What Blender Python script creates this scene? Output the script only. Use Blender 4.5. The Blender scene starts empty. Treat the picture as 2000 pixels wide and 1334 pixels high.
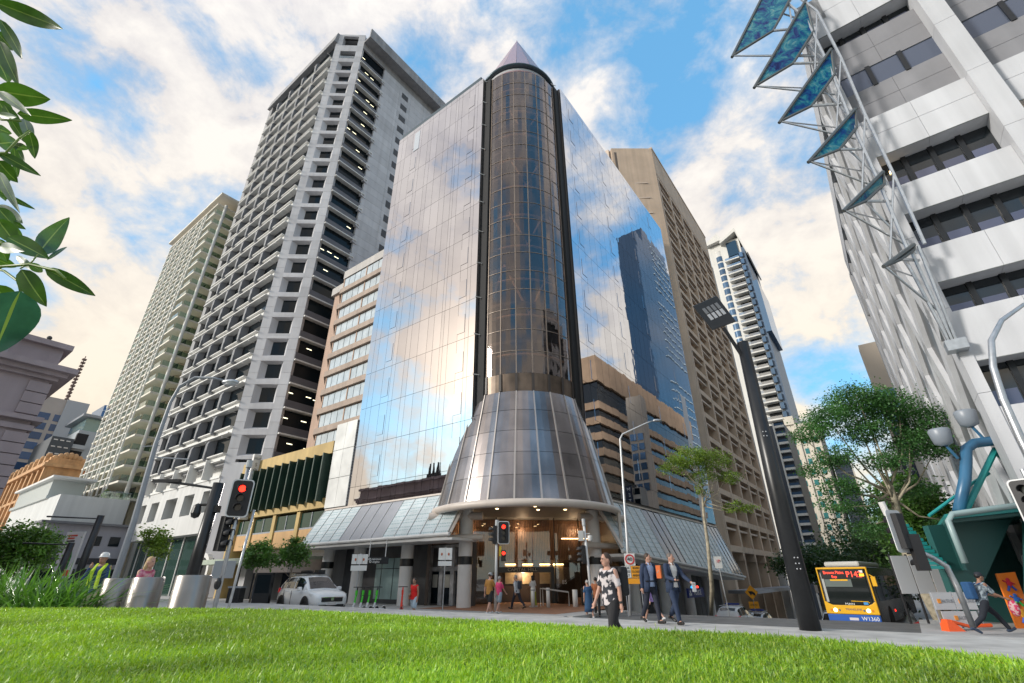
import bpy, math, random
import numpy as np
from mathutils import Vector, Matrix
random.seed(11)
SC = bpy.context.scene
COL = SC.collection
rad = math.radians
# ---------------------------------------------------------------- camera
cam_data = bpy.data.cameras.new('camera')
cam = bpy.data.objects.new('camera', cam_data); COL.objects.link(cam)
cam_data.sensor_width = 36.0; cam_data.lens = 16.56
cam_data.clip_start = 0.05; cam_data.clip_end = 4000
cam.location = (0, 0, 1.5)
cam.rotation_euler = (Matrix.Rotation(rad(90+26.7), 3, 'X') @ Matrix.Rotation(rad(-0.35), 3, 'Z')).to_euler()
SC.camera = cam
# ---------------------------------------------------------------- light, sky, exposure
SUN_EL, SUN_AZ = rad(21), math.atan2(-.893, -.273)          # the sun stands low, left of and behind the lens, veiled by cloud
sun_dir = Vector((math.sin(SUN_AZ)*math.cos(SUN_EL), math.cos(SUN_AZ)*math.cos(SUN_EL), math.sin(SUN_EL)))
sl = bpy.data.lights.new('sun', 'SUN'); sl.energy = 1.5; sl.angle = rad(10); sl.color = (1, .95, .88)
so = bpy.data.objects.new('sun', sl); COL.objects.link(so)
so.rotation_euler = sun_dir.to_track_quat('Z', 'Y').to_euler()
SC.view_settings.view_transform = 'Standard'; SC.view_settings.look = 'None'
SC.view_settings.exposure = 1.22; SC.view_settings.gamma = 1; SC.view_settings.use_curve_mapping = False
W = bpy.data.worlds.new('World'); SC.world = W; W.use_nodes = True
def world():
    nt = W.node_tree; n = nt.nodes; k = nt.links
    for x in list(n): n.remove(x)
    def N(t, **a):
        o = n.new(t)
        for q, v in a.items(): setattr(o, q, v)
        return o
    def math_(op, a, b=None, c=None):
        o = N('ShaderNodeMath', operation=op)
        for i, v in enumerate((a, b, c)):
            if v is None: continue
            if isinstance(v, (int, float)): o.inputs[i].default_value = v
            else: k.new(v, o.inputs[i])
        return o.outputs[0]
    def ramp(f, stops):
        o = N('ShaderNodeValToRGB'); e = o.color_ramp.elements
        e[0].position, e[0].color = stops[0][0], (*stops[0][1], 1); e[1].position, e[1].color = stops[-1][0], (*stops[-1][1], 1)
        for p, c in stops[1:-1]:
            q = e.new(p); q.color = (*c, 1)
        k.new(f, o.inputs[0]); return o.outputs[0]
    def mix(f, a, b, bt='MIX'):
        o = N('ShaderNodeMix', data_type='RGBA', blend_type=bt, clamp_factor=True)
        for i, v in ((0, f), (6, a), (7, b)):
            if isinstance(v, (int, float)): o.inputs[i].default_value = v
            elif isinstance(v, tuple): o.inputs[i].default_value = (*v, 1)
            else: k.new(v, o.inputs[i])
        return o.outputs[2]
    sky = N('ShaderNodeTexSky', sky_type='NISHITA', sun_disc=False, sun_elevation=SUN_EL, sun_rotation=SUN_AZ)
    sky.air_density = 1.0; sky.dust_density = .6; sky.ozone_density = 2.0
    tc = N('ShaderNodeTexCoord'); sep = N('ShaderNodeSeparateXYZ'); k.new(tc.outputs['Generated'], sep.inputs[0])
    z = math_('MAXIMUM', sep.outputs[2], 0.0)
    mp = N('ShaderNodeMapping'); k.new(tc.outputs['Generated'], mp.inputs[0])
    mp.inputs['Location'].default_value = CLOUD_OFF; mp.inputs['Rotation'].default_value = (rad(8), rad(-14), 0); mp.inputs['Scale'].default_value = (1, 1, 1.45)
    def noise(sc, det, ro, dist=0.0):
        o = N('ShaderNodeTexNoise'); o.inputs['Scale'].default_value = sc; o.inputs['Detail'].default_value = det
        o.inputs['Roughness'].default_value = ro; o.inputs['Distortion'].default_value = dist
        k.new(mp.outputs[0], o.inputs[0]); return o.outputs[0]
    big = noise(2.5, 9, .56, .1); small = noise(7.5, 8, .62, .2); band = noise(1.0, 2, .5)
    dens = math_('ADD', math_('MULTIPLY', big, .64), math_('ADD', math_('MULTIPLY', small, .36), math_('MULTIPLY', band, .30)))
    vm = N('ShaderNodeVectorMath', operation='DOT_PRODUCT'); k.new(tc.outputs['Generated'], vm.inputs[0]); vm.inputs[1].default_value = sun_dir
    sunside = vm.outputs['Value']
    horiz = math_('POWER', math_('SUBTRACT', 1.0, z), 1.7)
    dens = math_('ADD', dens, math_('ADD', math_('MULTIPLY', horiz, .035), math_('MULTIPLY', math_('POWER', math_('MAXIMUM', sunside, 0.0), 2.0), .07)))
    mask = ramp(dens, [(.592, (0, 0, 0)), (.640, (.35, .35, .35)), (.715, (.97, .97, .97))])
    sd = math_('MAXIMUM', vm.outputs['Value'], 0.0)
    glow = math_('POWER', sd, 26.0); glow2 = math_('POWER', sd, 90.0)
    shade = ramp(math_('ADD', math_('MULTIPLY', small, .6), math_('MULTIPLY', big, .5)), [(.43, (.46, .50, .62)), (.53, (.82, .80, .82)), (.64, (1.06, 1.02, .98))])
    cloud = mix(math_('MINIMUM', math_('MULTIPLY', horiz, .95), .85), shade, (1.08, .88, .58), 'MIX')
    cloud = mix(math_('MINIMUM', glow, .8), cloud, (1.3, 1.12, .92))
    gl = mix(glow2, (0, 0, 0), (2.6, 2.1, 1.5))
    cloud = mix(1.0, cloud, gl, 'ADD')
    SK = .12                                   # the Background strength; cloud colours are divided by it
    sc_ = N('ShaderNodeVectorMath', operation='SCALE'); k.new(cloud, sc_.inputs[0]); sc_.inputs['Scale'].default_value = .43/SK
    blue = mix(1.0, sky.outputs[0], (.8, 1.12, 1.1), 'MULTIPLY')
    blue = mix(.6, blue, (.085/SK, .245/SK, .43/SK))
    res = mix(mask, blue, sc_.outputs[0])
    bg = N('ShaderNodeBackground'); k.new(res, bg.inputs[0]); bg.inputs[1].default_value = SK
    out = N('ShaderNodeOutputWorld'); k.new(bg.outputs[0], out.inputs[0])
CLOUD_OFF = (20.1, 1.9, 7.7)
world()

# ---------------------------------------------------------------- frames
TH = math.atan2(.8, .6)
def X(u, w, z=0.):                         # street frame: u runs up the right-hand street, w up the left-hand street
    return Vector((.8+.6*u-.8*w, 34+.8*u+.6*w, z))
def UW(x, y): return (.6*(x-.8)+.8*(y-34), -.8*(x-.8)+.6*(y-34))
def ground(u, w):                          # the right-hand street falls away from the corner
    return -.118*min(max(0., u+1.5), 71.5)
def gxy(x, y): return ground(*UW(x, y))

# ---------------------------------------------------------------- materials
_M = {}
def mat(name, col, rough=.6, metal=0., var=0., vs=.6, streak=0., bump=0., bs=8., spec=.5, col2=None, emit=0., alpha=None, trans=0., rnd=0.):
    if name in _M: return _M[name]
    m = bpy.data.materials.new(name); m.use_nodes = True; nt = m.node_tree; n = nt.nodes; k = nt.links
    b = n['Principled BSDF']
    c = (*col, 1)
    b.inputs['Base Color'].default_value = c; b.inputs['Roughness'].default_value = rough; b.inputs['Metallic'].default_value = metal
    b.inputs['Specular IOR Level'].default_value = spec
    if emit: b.inputs['Emission Color'].default_value = c; b.inputs['Emission Strength'].default_value = emit
    if var or streak or bump or rnd:
        geo = n.new('ShaderNodeNewGeometry')
        last = None
        def noise(sc, det=4, vec=None):
            o = n.new('ShaderNodeTexNoise'); o.inputs['Scale'].default_value = sc; o.inputs['Detail'].default_value = det
            k.new(vec or geo.outputs['Position'], o.inputs[0]); return o.outputs[0]
        def mp(v, lo, hi):
            o = n.new('ShaderNodeMapRange'); o.inputs[1].default_value = .3; o.inputs[2].default_value = .7; o.inputs[3].default_value = lo; o.inputs[4].default_value = hi
            k.new(v, o.inputs[0]); return o.outputs[0]
        fac = None
        def mul(a, b_):
            if a is None: return b_
            o = n.new('ShaderNodeMath'); o.operation = 'MULTIPLY'; k.new(a, o.inputs[0]); k.new(b_, o.inputs[1]); return o.outputs[0]
        if var: fac = mul(fac, mp(noise(vs, 6), 1-var, 1+var))
        if streak:
            mpp = n.new('ShaderNodeMapping'); mpp.inputs['Scale'].default_value = (1.8, 1.8, .07); k.new(geo.outputs['Position'], mpp.inputs[0])
            fac = mul(fac, mp(noise(1.0, 5, mpp.outputs[0]), 1-streak, 1+.35*streak))
        if rnd:
            oi = n.new('ShaderNodeObjectInfo'); o = n.new('ShaderNodeMapRange'); o.inputs[3].default_value = 1-rnd; o.inputs[4].default_value = 1+rnd
            k.new(oi.outputs['Random'], o.inputs[0]); fac = mul(fac, o.outputs[0])
        if fac is not None:
            s = n.new('ShaderNodeVectorMath'); s.operation = 'SCALE'; k.new(fac, s.inputs['Scale'])
            if col2:
                mx = n.new('ShaderNodeMix'); mx.data_type = 'RGBA'; mx.inputs[6].default_value = c; mx.inputs[7].default_value = (*col2, 1)
                k.new(mp(noise(vs*1.7, 5), 0, 1), mx.inputs[0]); k.new(mx.outputs[2], s.inputs[0])
            else: s.inputs[0].default_value = col
            k.new(s.outputs[0], b.inputs['Base Color'])
        if bump:
            bp = n.new('ShaderNodeBump'); bp.inputs['Strength'].default_value = 1.0; bp.inputs['Distance'].default_value = bump
            k.new(noise(bs, 4), bp.inputs['Height']); k.new(bp.outputs[0], b.inputs['Normal'])
    if trans: b.inputs['Transmission Weight'].default_value = trans
    _M[name] = m; return m
def see_glass(name, tint, gloss, rough=.02, gcol=(1, 1, 1)):
    if name in _M: return _M[name]
    m = bpy.data.materials.new(name); m.use_nodes = True; nt = m.node_tree; n = nt.nodes; k = nt.links
    n.remove(n['Principled BSDF']); out = n['Material Output']
    t = n.new('ShaderNodeBsdfTransparent'); t.inputs[0].default_value = (*tint, 1)
    g = n.new('ShaderNodeBsdfGlossy'); g.inputs['Roughness'].default_value = rough; g.inputs['Color'].default_value = (*gcol, 1)
    f = n.new('ShaderNodeLayerWeight'); f.inputs[0].default_value = .5
    pw = n.new('ShaderNodeMath'); pw.operation = 'POWER'; pw.inputs[1].default_value = 3.0; k.new(f.outputs['Facing'], pw.inputs[0])
    a = n.new('ShaderNodeMath'); a.operation = 'MULTIPLY_ADD'; a.use_clamp = True; a.inputs[1].default_value = .6; a.inputs[2].default_value = gloss+.03; k.new(pw.outputs[0], a.inputs[0])
    mx = n.new('ShaderNodeMixShader'); k.new(a.outputs[0], mx.inputs[0]); k.new(t.outputs[0], mx.inputs[1]); k.new(g.outputs[0], mx.inputs[2])
    k.new(mx.outputs[0], out.inputs[0]); _M[name] = m; return m
def leaf_mat(name, col, tr, rough=.5, var=.45, vs=3.):
    if name in _M: return _M[name]
    m = bpy.data.materials.new(name); m.use_nodes = True; nt = m.node_tree; n = nt.nodes; k = nt.links
    b = n['Principled BSDF']; out = n['Material Output']; b.inputs['Roughness'].default_value = rough
    geo = n.new('ShaderNodeNewGeometry'); nz = n.new('ShaderNodeTexNoise'); nz.inputs['Scale'].default_value = vs; nz.inputs['Detail'].default_value = 5
    k.new(geo.outputs['Position'], nz.inputs[0])
    mr = n.new('ShaderNodeMapRange'); mr.inputs[1].default_value = .3; mr.inputs[2].default_value = .7; mr.inputs[3].default_value = 1-var; mr.inputs[4].default_value = 1+var
    k.new(nz.outputs[0], mr.inputs[0]); s = n.new('ShaderNodeVectorMath'); s.operation = 'SCALE'; s.inputs[0].default_value = col; k.new(mr.outputs[0], s.inputs['Scale'])
    k.new(s.outputs[0], b.inputs['Base Color'])
    t = n.new('ShaderNodeBsdfTranslucent'); s2 = n.new('ShaderNodeVectorMath'); s2.operation = 'SCALE'; s2.inputs[0].default_value = tr; k.new(mr.outputs[0], s2.inputs['Scale']); k.new(s2.outputs[0], t.inputs[0])
    ad = n.new('ShaderNodeAddShader'); k.new(b.outputs[0], ad.inputs[0]); k.new(t.outputs[0], ad.inputs[1]); k.new(ad.outputs[0], out.inputs[0])
    _M[name] = m; return m

# ---------------------------------------------------------------- mesh helpers
class MB:
    def __init__(s, o=(0, 0, 0)): s.v = []; s.f = []; s.mi = []; s.o = o; s.cur = 0
    def _a(s, pts, faces):
        b = len(s.v); ox, oy, oz = s.o
        s.v += [(p[0]-ox, p[1]-oy, p[2]-oz) for p in pts]
        s.f += [tuple(b+i for i in f) for f in faces]; s.mi += [s.cur]*len(faces); return s
    def box(s, x0, x1, y0, y1, z0, z1):
        return s.hexa([(x0, y0, z0), (x1, y0, z0), (x1, y1, z0), (x0, y1, z0), (x0, y0, z1), (x1, y0, z1), (x1, y1, z1), (x0, y1, z1)])
    def hexa(s, p): return s._a(p, [(3, 2, 1, 0), (4, 5, 6, 7), (0, 1, 5, 4), (1, 2, 6, 5), (2, 3, 7, 6), (3, 0, 4, 7)])
    def poly(s, pts): return s._a(pts, [tuple(range(len(pts)))])
    def prism(s, pts, d):                     # extrude a 3-D polygon by vector d
        n = len(pts); d = Vector(d); q = [Vector(p) for p in pts]; q2 = [p+d for p in q]
        return s._a([tuple(p) for p in q+q2], [tuple(range(n-1, -1, -1)), tuple(range(n, 2*n))]+[(i, (i+1) % n, n+(i+1) % n, n+i) for i in range(n)])
    def tube(s, p, q, r0, r1=None, n=8, cap=True): return s.path([p, q], [r0, r0 if r1 is None else r1], n, cap)
    def path(s, pts, r, n=8, cap=True):
        P = [Vector(p) for p in pts]; R = [r]*len(P) if isinstance(r, (int, float)) else r
        rings = []; up = None
        for i, p in enumerate(P):
            t = (P[min(i+1, len(P)-1)]-P[max(i-1, 0)]).normalized()
            a = (up - t*up.dot(t)) if up is not None else (Vector((0, 0, 1)) if abs(t.z) < .9 else Vector((1, 0, 0)))
            if up is None: a = a - t*a.dot(t)
            a.normalize(); up = a; b = t.cross(a)
            rings.append([tuple(p+(a*math.cos(2*math.pi*j/n)+b*math.sin(2*math.pi*j/n))*R[i]) for j in range(n)])
        vs = [v for g in rings for v in g]; fs = []
        for i in range(len(P)-1):
            for j in range(n):
                fs.append((i*n+j, i*n+(j+1) % n, (i+1)*n+(j+1) % n, (i+1)*n+j))
        if cap: fs += [tuple(range(n-1, -1, -1)), tuple((len(P)-1)*n+j for j in range(n))]
        return s._a(vs, fs)
    def lathe(s, prof, n=24, c=(0, 0), a0=0., a1=2*math.pi):
        full = abs(a1-a0-2*math.pi) < 1e-6; m = n if full else n+1; vs = []; fs = []
        for r, z in prof:
            for j in range(m):
                a = a0+(a1-a0)*j/n; vs.append((c[0]+r*math.cos(a), c[1]+r*math.sin(a), z))
        for i in range(len(prof)-1):
            for j in range(n):
                j2 = (j+1) % m; fs.append((i*m+j, i*m+j2, (i+1)*m+j2, (i+1)*m+j))
        return s._a(vs, fs)
    def ball(s, c, rx, ry=None, rz=None, nu=12, nv=8):
        ry = ry or rx; rz = rz or rx; vs = []; fs = []
        for i in range(nv+1):
            t = math.pi*i/nv
            for j in range(nu):
                a = 2*math.pi*j/nu; vs.append((c[0]+rx*math.sin(t)*math.cos(a), c[1]+ry*math.sin(t)*math.sin(a), c[2]+rz*math.cos(t)))
        for i in range(nv):
            for j in range(nu): fs.append((i*nu+j, (i+1)*nu+j, (i+1)*nu+(j+1) % nu, i*nu+(j+1) % nu))
        return s._a(vs, fs)
    def build(s, name, m, parent=None, smooth=False, loc=None, stuff=False, label=None):
        me = bpy.data.meshes.new(name); me.from_pydata(s.v, [], s.f)
        ms = m if isinstance(m, (list, tuple)) else [m]
        for q in ms: me.materials.append(q)
        if len(ms) > 1: me.polygons.foreach_set('material_index', s.mi)
        if smooth: me.polygons.foreach_set('use_smooth', [True]*len(s.f))
        me.update(); me.validate()
        return put(name, me, parent, loc, stuff, label)
def put(name, me, parent=None, loc=None, stuff=False, label=None, rot=None):
    o = bpy.data.objects.new(name, me); COL.objects.link(o)
    if parent is not None: o.parent = parent
    if loc is not None: o.location = loc
    if rot is not None: o.rotation_euler = rot
    if stuff: o['kind'] = 'stuff'
    if label: o['label'] = label
    return o
def smooth_by_angle(o, ang=40):
    for p in o.data.polygons: p.use_smooth = True
    try: o.data.set_sharp_from_angle(angle=rad(ang))
    except Exception: pass
    return o
def bevel(o, wdt, seg=2):
    b = o.modifiers.new('bevel', 'BEVEL'); b.width = wdt; b.segments = seg; b.limit_method = 'ANGLE'; b.angle_limit = rad(35); return o
def tag(o, label, cat, group=None, kind=None):
    if kind: o['kind'] = kind
    if label: o['label'] = label
    if cat: o['category'] = cat
    if group: o['group'] = group
    return o
def thing(name, label, cat, loc=(0, 0, 0), rz=0., group=None):
    o = bpy.data.objects.new(name, None); COL.objects.link(o); o.empty_display_size = .3
    o.location = loc; o.rotation_euler = (0, 0, rz); return tag(o, label, cat, group)
def bthing(name, label, cat, u, w, z=0., group=None):            # a thing standing in the street frame; parts then use (u,w,z) with MB(o)
    o = thing(name, label, cat, X(u, w, z), TH, group); return o, (u, w, z)
def clone(root, loc=None, rz=None, label=None):
    r = root.copy(); COL.objects.link(r)
    if loc is not None: r.location = loc
    if rz is not None: r.rotation_euler = (0, 0, rz)
    if label: r['label'] = label
    for ch in root.children:
        c = ch.copy(); COL.objects.link(c); c.parent = r
        for g in ch.children:
            d = g.copy(); COL.objects.link(d); d.parent = c
    return r
def rep(ob, locs):
    for l in locs:
        c = ob.copy(); COL.objects.link(c); c.location = l; c.parent = ob.parent
def text(name, body, size, m, parent, loc, rot, ext=.004, align='CENTER', sx=1.):
    cu = bpy.data.curves.new(name, 'FONT'); cu.body = body; cu.size = size; cu.extrude = ext; cu.align_x = align; cu.align_y = 'CENTER'; cu.resolution_u = 3
    cu.materials.append(m); t = bpy.data.objects.new('tmp', cu); me = bpy.data.meshes.new_from_object(t); me.name = name
    bpy.data.objects.remove(t); o = put(name, me, parent, loc, rot=rot); o.scale = (sx, 1, 1); return o
FACE_R = (rad(90), 0, rad(-90))      # text standing on a face whose outward normal is -u, inside a street-frame thing
FACE_L = (rad(90), 0, 0)             # text on a face whose outward normal is -w
# ================================================================ shared materials
CONC = mat('pale_concrete', (.40, .40, .41), .75, var=.10, vs=.35, streak=.16, bump=.01, bs=14)
CONC_D = mat('grey_concrete', (.30, .30, .31), .8, var=.12, vs=.4, streak=.2, bump=.01, bs=12)
STONE = mat('pale_stone_cladding', (.52, .52, .54), .6, var=.08, vs=.5, streak=.10, rnd=.09)
WHITE = mat('white_paint', (.68, .67, .65), .5, var=.06, vs=.8, streak=.08)
CREAM = mat('cream_render', (.60, .54, .42), .7, var=.08, vs=.4, streak=.1)
DARKGLASS = mat('dark_window_glass', (.008, .013, .017), .05, spec=.22)
BLUEGLASS = mat('blue_window_glass', (.05, .10, .18), .08, metal=.35)
BLACKM = mat('black_painted_metal', (.012, .013, .015), .35, var=.2, vs=5)
DARK = mat('dark_void', (.015, .015, .016), .8)
GREYM = mat('grey_painted_metal', (.27, .29, .32), .4, var=.1, vs=4)
STEEL = mat('brushed_steel', (.28, .265, .25), .36, metal=1, var=.12, vs=3, bump=.0006, bs=60)
GALV = mat('galvanised_steel', (.48, .50, .52), .42, metal=.85, var=.12, vs=6)
ASPH = mat('asphalt', (.13, .13, .13), .85, var=.2, vs=1.3, bump=.006, bs=60)
PAVE = mat('concrete_paving', (.42, .41, .40), .8, var=.16, vs=.9, bump=.004, bs=40)
PAVE_W = mat('pale_granite_kerb', (.46, .45, .43), .75, var=.12, vs=2.0, bump=.003, bs=40)
BRICKPAVE = mat('terracotta_paving', (.30, .15, .09), .8, var=.2, vs=3)
LAMPW = mat('warm_lamp', (1, .70, .34), emit=6.0)
LAMPC = mat('cool_ceiling_light', (1, .93, .62), emit=1.1)
RED_ON = mat('red_signal_lens', (1, .02, .01), emit=2.6)
BEIGE = mat('beige_painted_steel', (.58, .51, .45), .45, var=.05, vs=1.2, streak=.06)

# ================================================================ ground
def grid_sheet(name, u0, u1, w0, w1, dz, m, nu=40, nw=4, edges=None):
    b = MB(); us = np.unique(np.concatenate([np.linspace(u0, u1, nu), [q for q in (-1.5, 70.) if u0 < q < u1]])); ws = np.linspace(w0, w1, nw)
    pts = [tuple(X(u, w, ground(u, w)+dz)) for w in ws for u in us]; n = len(us)
    b._a(pts, [(j*n+i, j*n+i+1, (j+1)*n+i+1, (j+1)*n+i) for j in range(len(ws)-1) for i in range(n-1)])
    o = b.build(name, m); o['kind'] = 'structure'; return o
grid_sheet('road', -900, 1500, -900, 1500, -.13, ASPH, 120, 8)
def kerbed(name, u0, u1, w0, w1, h, m, sides):
    b = MB(); us = list(np.linspace(u0, u1, max(2, int((u1-u0)/3)+1)))
    for a, c in zip(us[:-1], us[1:]):
        za, zc = ground(a, 0)+h, ground(c, 0)+h
        b.hexa([X(a, w0, za-.4), X(c, w0, zc-.4), X(c, w1, zc-.4), X(a, w1, za-.4), X(a, w0, za), X(c, w0, zc), X(c, w1, zc), X(a, w1, za)])
    o = b.build(name, m); o['kind'] = 'structure'; return o
kerbed('pavement', -7, 150, -7.2, 150, 0, PAVE, 0)
kerbed('pavement', -7.6, 150, -60, -19.6, .0, PAVE, 0)
kerbed('kerb', -7.3, -7.003, -7.2, 150, .0, PAVE_W, 0)
kerbed('kerb', -7, 150, -7.5, -7.203, .0, PAVE_W, 0)
b = MB(); b.prism([X(-6.4, -6.2, .006), X(-6.4, 3, .006), X(3.0, 3, .006), X(1.2, -6.2, .006)][::-1], (0, 0, .004)); o = b.build('entry_paving', BRICKPAVE); o['kind'] = 'structure'
# the park-side footpath, a step above the road
b = MB(); b.prism([X(-12.8, -60, -.3), X(-12.8, 150, -.3), X(-90, 150, -.3), X(-90, -60, -.3)], (0, 0, .67)); o = b.build('footpath', mat('pale_footpath', (.47, .46, .44), .8, var=.22, vs=1.6, bump=.004, bs=45)); o['kind'] = 'structure'
b = MB(); b.prism([X(-12.5, -60, -.3), X(-12.5, 150, -.3), X(-12.797, 150, -.3), X(-12.797, -60, -.3)], (0, 0, .672)); o = b.build('footpath_kerb', PAVE_W); o['kind'] = 'structure'
# crossing bars and lane lines painted on the road
PAINT = mat('road_paint', (.62, .62, .60), .7, var=.15, vs=4)
b = MB()
for i in range(9): b.box(0, .45, i*.95, i*.95+.45, 0, .004)
for i in range(10):
    w = -6.4+i*.62; b.poly([X(-12.3, w, -.124), X(-7.5, w, -.124), X(-7.5, w+.3, -.124), X(-12.3, w+.3, -.124)][::-1])
b.v = b.v[72:]; b.f = b.f[54:]; b.f = [tuple(i-72 for i in f) for f in b.f]; b.mi = b.mi[54:]
for k in range(14):
    u0 = -1+k*6; z = lambda u: ground(u, 0)-.124
    b.poly([X(u0, -13.4, z(u0)), X(u0, -13.25, z(u0)), X(u0+2.5, -13.25, z(u0+2.5)), X(u0+2.5, -13.4, z(u0+2.5))])
o = b.build('road_markings', PAINT); o['kind'] = 'structure'

# ================================================================ lawn planter
LZ = 1.225                                              # top of the soil under the blades
EDGE = [(-30, 6.3), (-12, 6.3), (-5.8, 6.08), (-3.9, 5.87), (-2.68, 5.6), (-1.72, 5.12), (-.83, 4.4), (.16, 3.66), (.86, 3.15), (1.35, 2.8), (1.62, 2.45), (1.78, 2.1), (1.85, 1.6), (1.8, .6), (1.5, -1), (0, -4), (-3, -6), (-30, -6)]
def catmull(P, n=6):
    out = []
    for i in range(len(P)-1):
        p0, p1, p2, p3 = P[max(i-1, 0)], P[i], P[i+1], P[min(i+2, len(P)-1)]
        for j in range(n):
            t = j/n; out.append(tuple(.5*((2*p1[k])+(-p0[k]+p2[k])*t+(2*p0[k]-5*p1[k]+4*p2[k]-p3[k])*t*t+(-p0[k]+3*p1[k]-3*p2[k]+p3[k])*t**3) for k in (0, 1)))
    return out+[tuple(P[-1])]
LAWN = catmull(EDGE)
SOIL = mat('lawn_soil', (.06, .10, .016), .95, var=.25, vs=9, col2=(.08, .14, .018))
b = MB(); b.prism([(x, y, .37) for x, y in LAWN][::-1], (0, 0, LZ-.37)); o = b.build('lawn_bed', SOIL); o['kind'] = 'structure'
b = MB(); n = len(LAWN)
def offs(d):
    r = []
    for i, (x, y) in enumerate(LAWN):
        a, c = LAWN[max(i-1, 0)], LAWN[min(i+1, n-1)]; t = Vector((c[0]-a[0], c[1]-a[1])).normalized(); r.append((x-t.y*d*-1*-1, y+t.x*d))
    return r
O1, O2 = offs(.02), offs(.42)
for i in range(n-1):
    p, q, r, s_ = O1[i], O1[i+1], O2[i+1], O2[i]
    b.hexa([(*p, .36), (*q, .36), (*r, .36), (*s_, .36), (*p, LZ-.16), (*q, LZ-.16), (*r, LZ-.16), (*s_, LZ-.16)])
o = b.build('lawn_kerb_wall', PAVE_W); o['kind'] = 'structure'
def inside(px, py):
    c = np.zeros(len(px), bool); P = LAWN
    for i in range(len(P)):
        (x0, y0), (x1, y1) = P[i-1], P[i]
        cond = ((y0 > py) != (y1 > py)) & (px < (x1-x0)*(py-y0)/((y1-y0) if y1 != y0 else 1e-9)+x0); c ^= cond
    return c
def blades(name, pts, hmin, hmax, wd, m, lean=.45, seg=2, parent=None, curl=.5, seed=3):
    rg = np.random.default_rng(seed); n = len(pts); P = np.asarray(pts, float)
    az = rg.uniform(0, 2*np.pi, n); ln = rg.uniform(.05, lean, n)*rg.uniform(.4, 1.6, n); h = rg.uniform(hmin, hmax, n)*rg.uniform(.75, 1.25, n)
    wv = wd*rg.uniform(.7, 1.3, n); d = np.stack([np.cos(az), np.sin(az)], 1); fa = az+np.pi/2+rg.uniform(-.7, .7, n); sx = np.stack([np.cos(fa), np.sin(fa)], 1)
    V = np.zeros((n, 2*seg+1, 3)); 
    for s in range(seg+1):
        t = s/seg; out = ln*(t+curl*t*t)*h; up = h*(t-.35*ln*t*t)
        c = np.concatenate([P[:, :2]+d*out[:, None], (P[:, 2]+up)[:, None]], 1)
        if s < seg:
            ww = wv*(1-.45*t)/2
            V[:, 2*s, :] = c; V[:, 2*s, :2] -= sx*ww[:, None]; V[:, 2*s+1, :] = c; V[:, 2*s+1, :2] += sx*ww[:, None]
        else: V[:, 2*seg, :] = c
    k = 2*seg+1; F = []
    tri = []
    for s in range(seg-1): tri += [(2*s, 2*s+1, 2*s+3), (2*s, 2*s+3, 2*s+2)]
    tri.append((2*seg-2, 2*seg-1, 2*seg)); T = np.array(tri); A = (np.arange(n)[:, None, None]*k+T[None]).reshape(-1, 3)
    return tri_mesh(name, V.reshape(-1, 3), A, m, parent)
def tri_mesh(name, V, A, m, parent=None, stuff=True, smooth=False):
    me = bpy.data.meshes.new(name); nv, nf = len(V), len(A)
    me.vertices.add(nv); me.vertices.foreach_set('co', np.ascontiguousarray(V, np.float32).ravel())
    me.loops.add(nf*3); me.loops.foreach_set('vertex_index', np.ascontiguousarray(A, np.int32).ravel())
    me.polygons.add(nf); me.polygons.foreach_set('loop_start', np.arange(0, nf*3, 3, dtype=np.int32))
    try: me.polygons.foreach_set('loop_total', np.full(nf, 3, np.int32))
    except Exception: pass
    if smooth: me.polygons.foreach_set('use_smooth', np.ones(nf, bool))
    me.materials.append(m); me.update(); me.validate()
    return put(name, me, parent, stuff=stuff)
GRASS = leaf_mat('grass_blade', (.19, .33, .018), (.14, .22, .006), .45, .35, 1.1)
def grass_tones(m):
    """blade to blade variation: dark green, green, yellow green and the odd straw blade"""
    nt = m.node_tree; n = nt.nodes; k = nt.links; geo = n.new('ShaderNodeNewGeometry'); nz = n.new('ShaderNodeTexNoise'); nz.inputs['Scale'].default_value = 70; nz.inputs['Detail'].default_value = 1; k.new(geo.outputs['Position'], nz.inputs[0])
    r = n.new('ShaderNodeValToRGB'); e = r.color_ramp.elements; e[0].position = .3; e[0].color = (.07, .17, .012, 1); e[1].position = .74; e[1].color = (.40, .40, .09, 1)
    for p, c in ((.44, (.15, .29, .016)), (.58, (.24, .37, .022)), (.68, (.31, .40, .04))): q = e.new(p); q.color = (*c, 1)
    k.new(nz.outputs[0], r.inputs[0]); b = n['Principled BSDF']; s = [l.from_node for l in nt.links if l.to_socket == b.inputs['Base Color']][0]; k.new(r.outputs[0], s.inputs[0])
grass_tones(GRASS)
rg = np.random.default_rng(5); pts = []
for (ymin, ymax, dens) in ((.75, 1.8, 30000), (1.8, 3.0, 15000), (3.0, 4.6, 8000), (4.6, 7.0, 4500)):
    xm = ymax*1.15+.2; nn = int(dens*2*xm*(ymax-ymin)); px = rg.uniform(-xm, xm, nn); py = rg.uniform(ymin, ymax, nn)
    ok = inside(px, py) & (abs(px) < py*1.16+.25); pts.append(np.stack([px[ok], py[ok], np.full(ok.sum(), LZ-.005)], 1))
for (x0, x1, y0, y1, dens) in ((-12, 3, -3, .75, 900), (-12, -3, .75, 7, 900)):
    nn = int(dens*(x1-x0)*(y1-y0)); px = rg.uniform(x0, x1, nn); py = rg.uniform(y0, y1, nn)
    ok = inside(px, py) & ((abs(px) > py*1.16+.25) | (py < .75)); pts.append(np.stack([px[ok], py[ok], np.full(ok.sum(), LZ-.005)], 1))
pts = np.concatenate(pts)
tufts = pts[rg.random(len(pts)) < .004]
dist = np.hypot(pts[:, 0], pts[:, 1])
g = blades('lawn_grass', pts, .014, .034, .0034+.0013*np.clip(dist, .8, 5), GRASS, lean=1.25)
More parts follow.
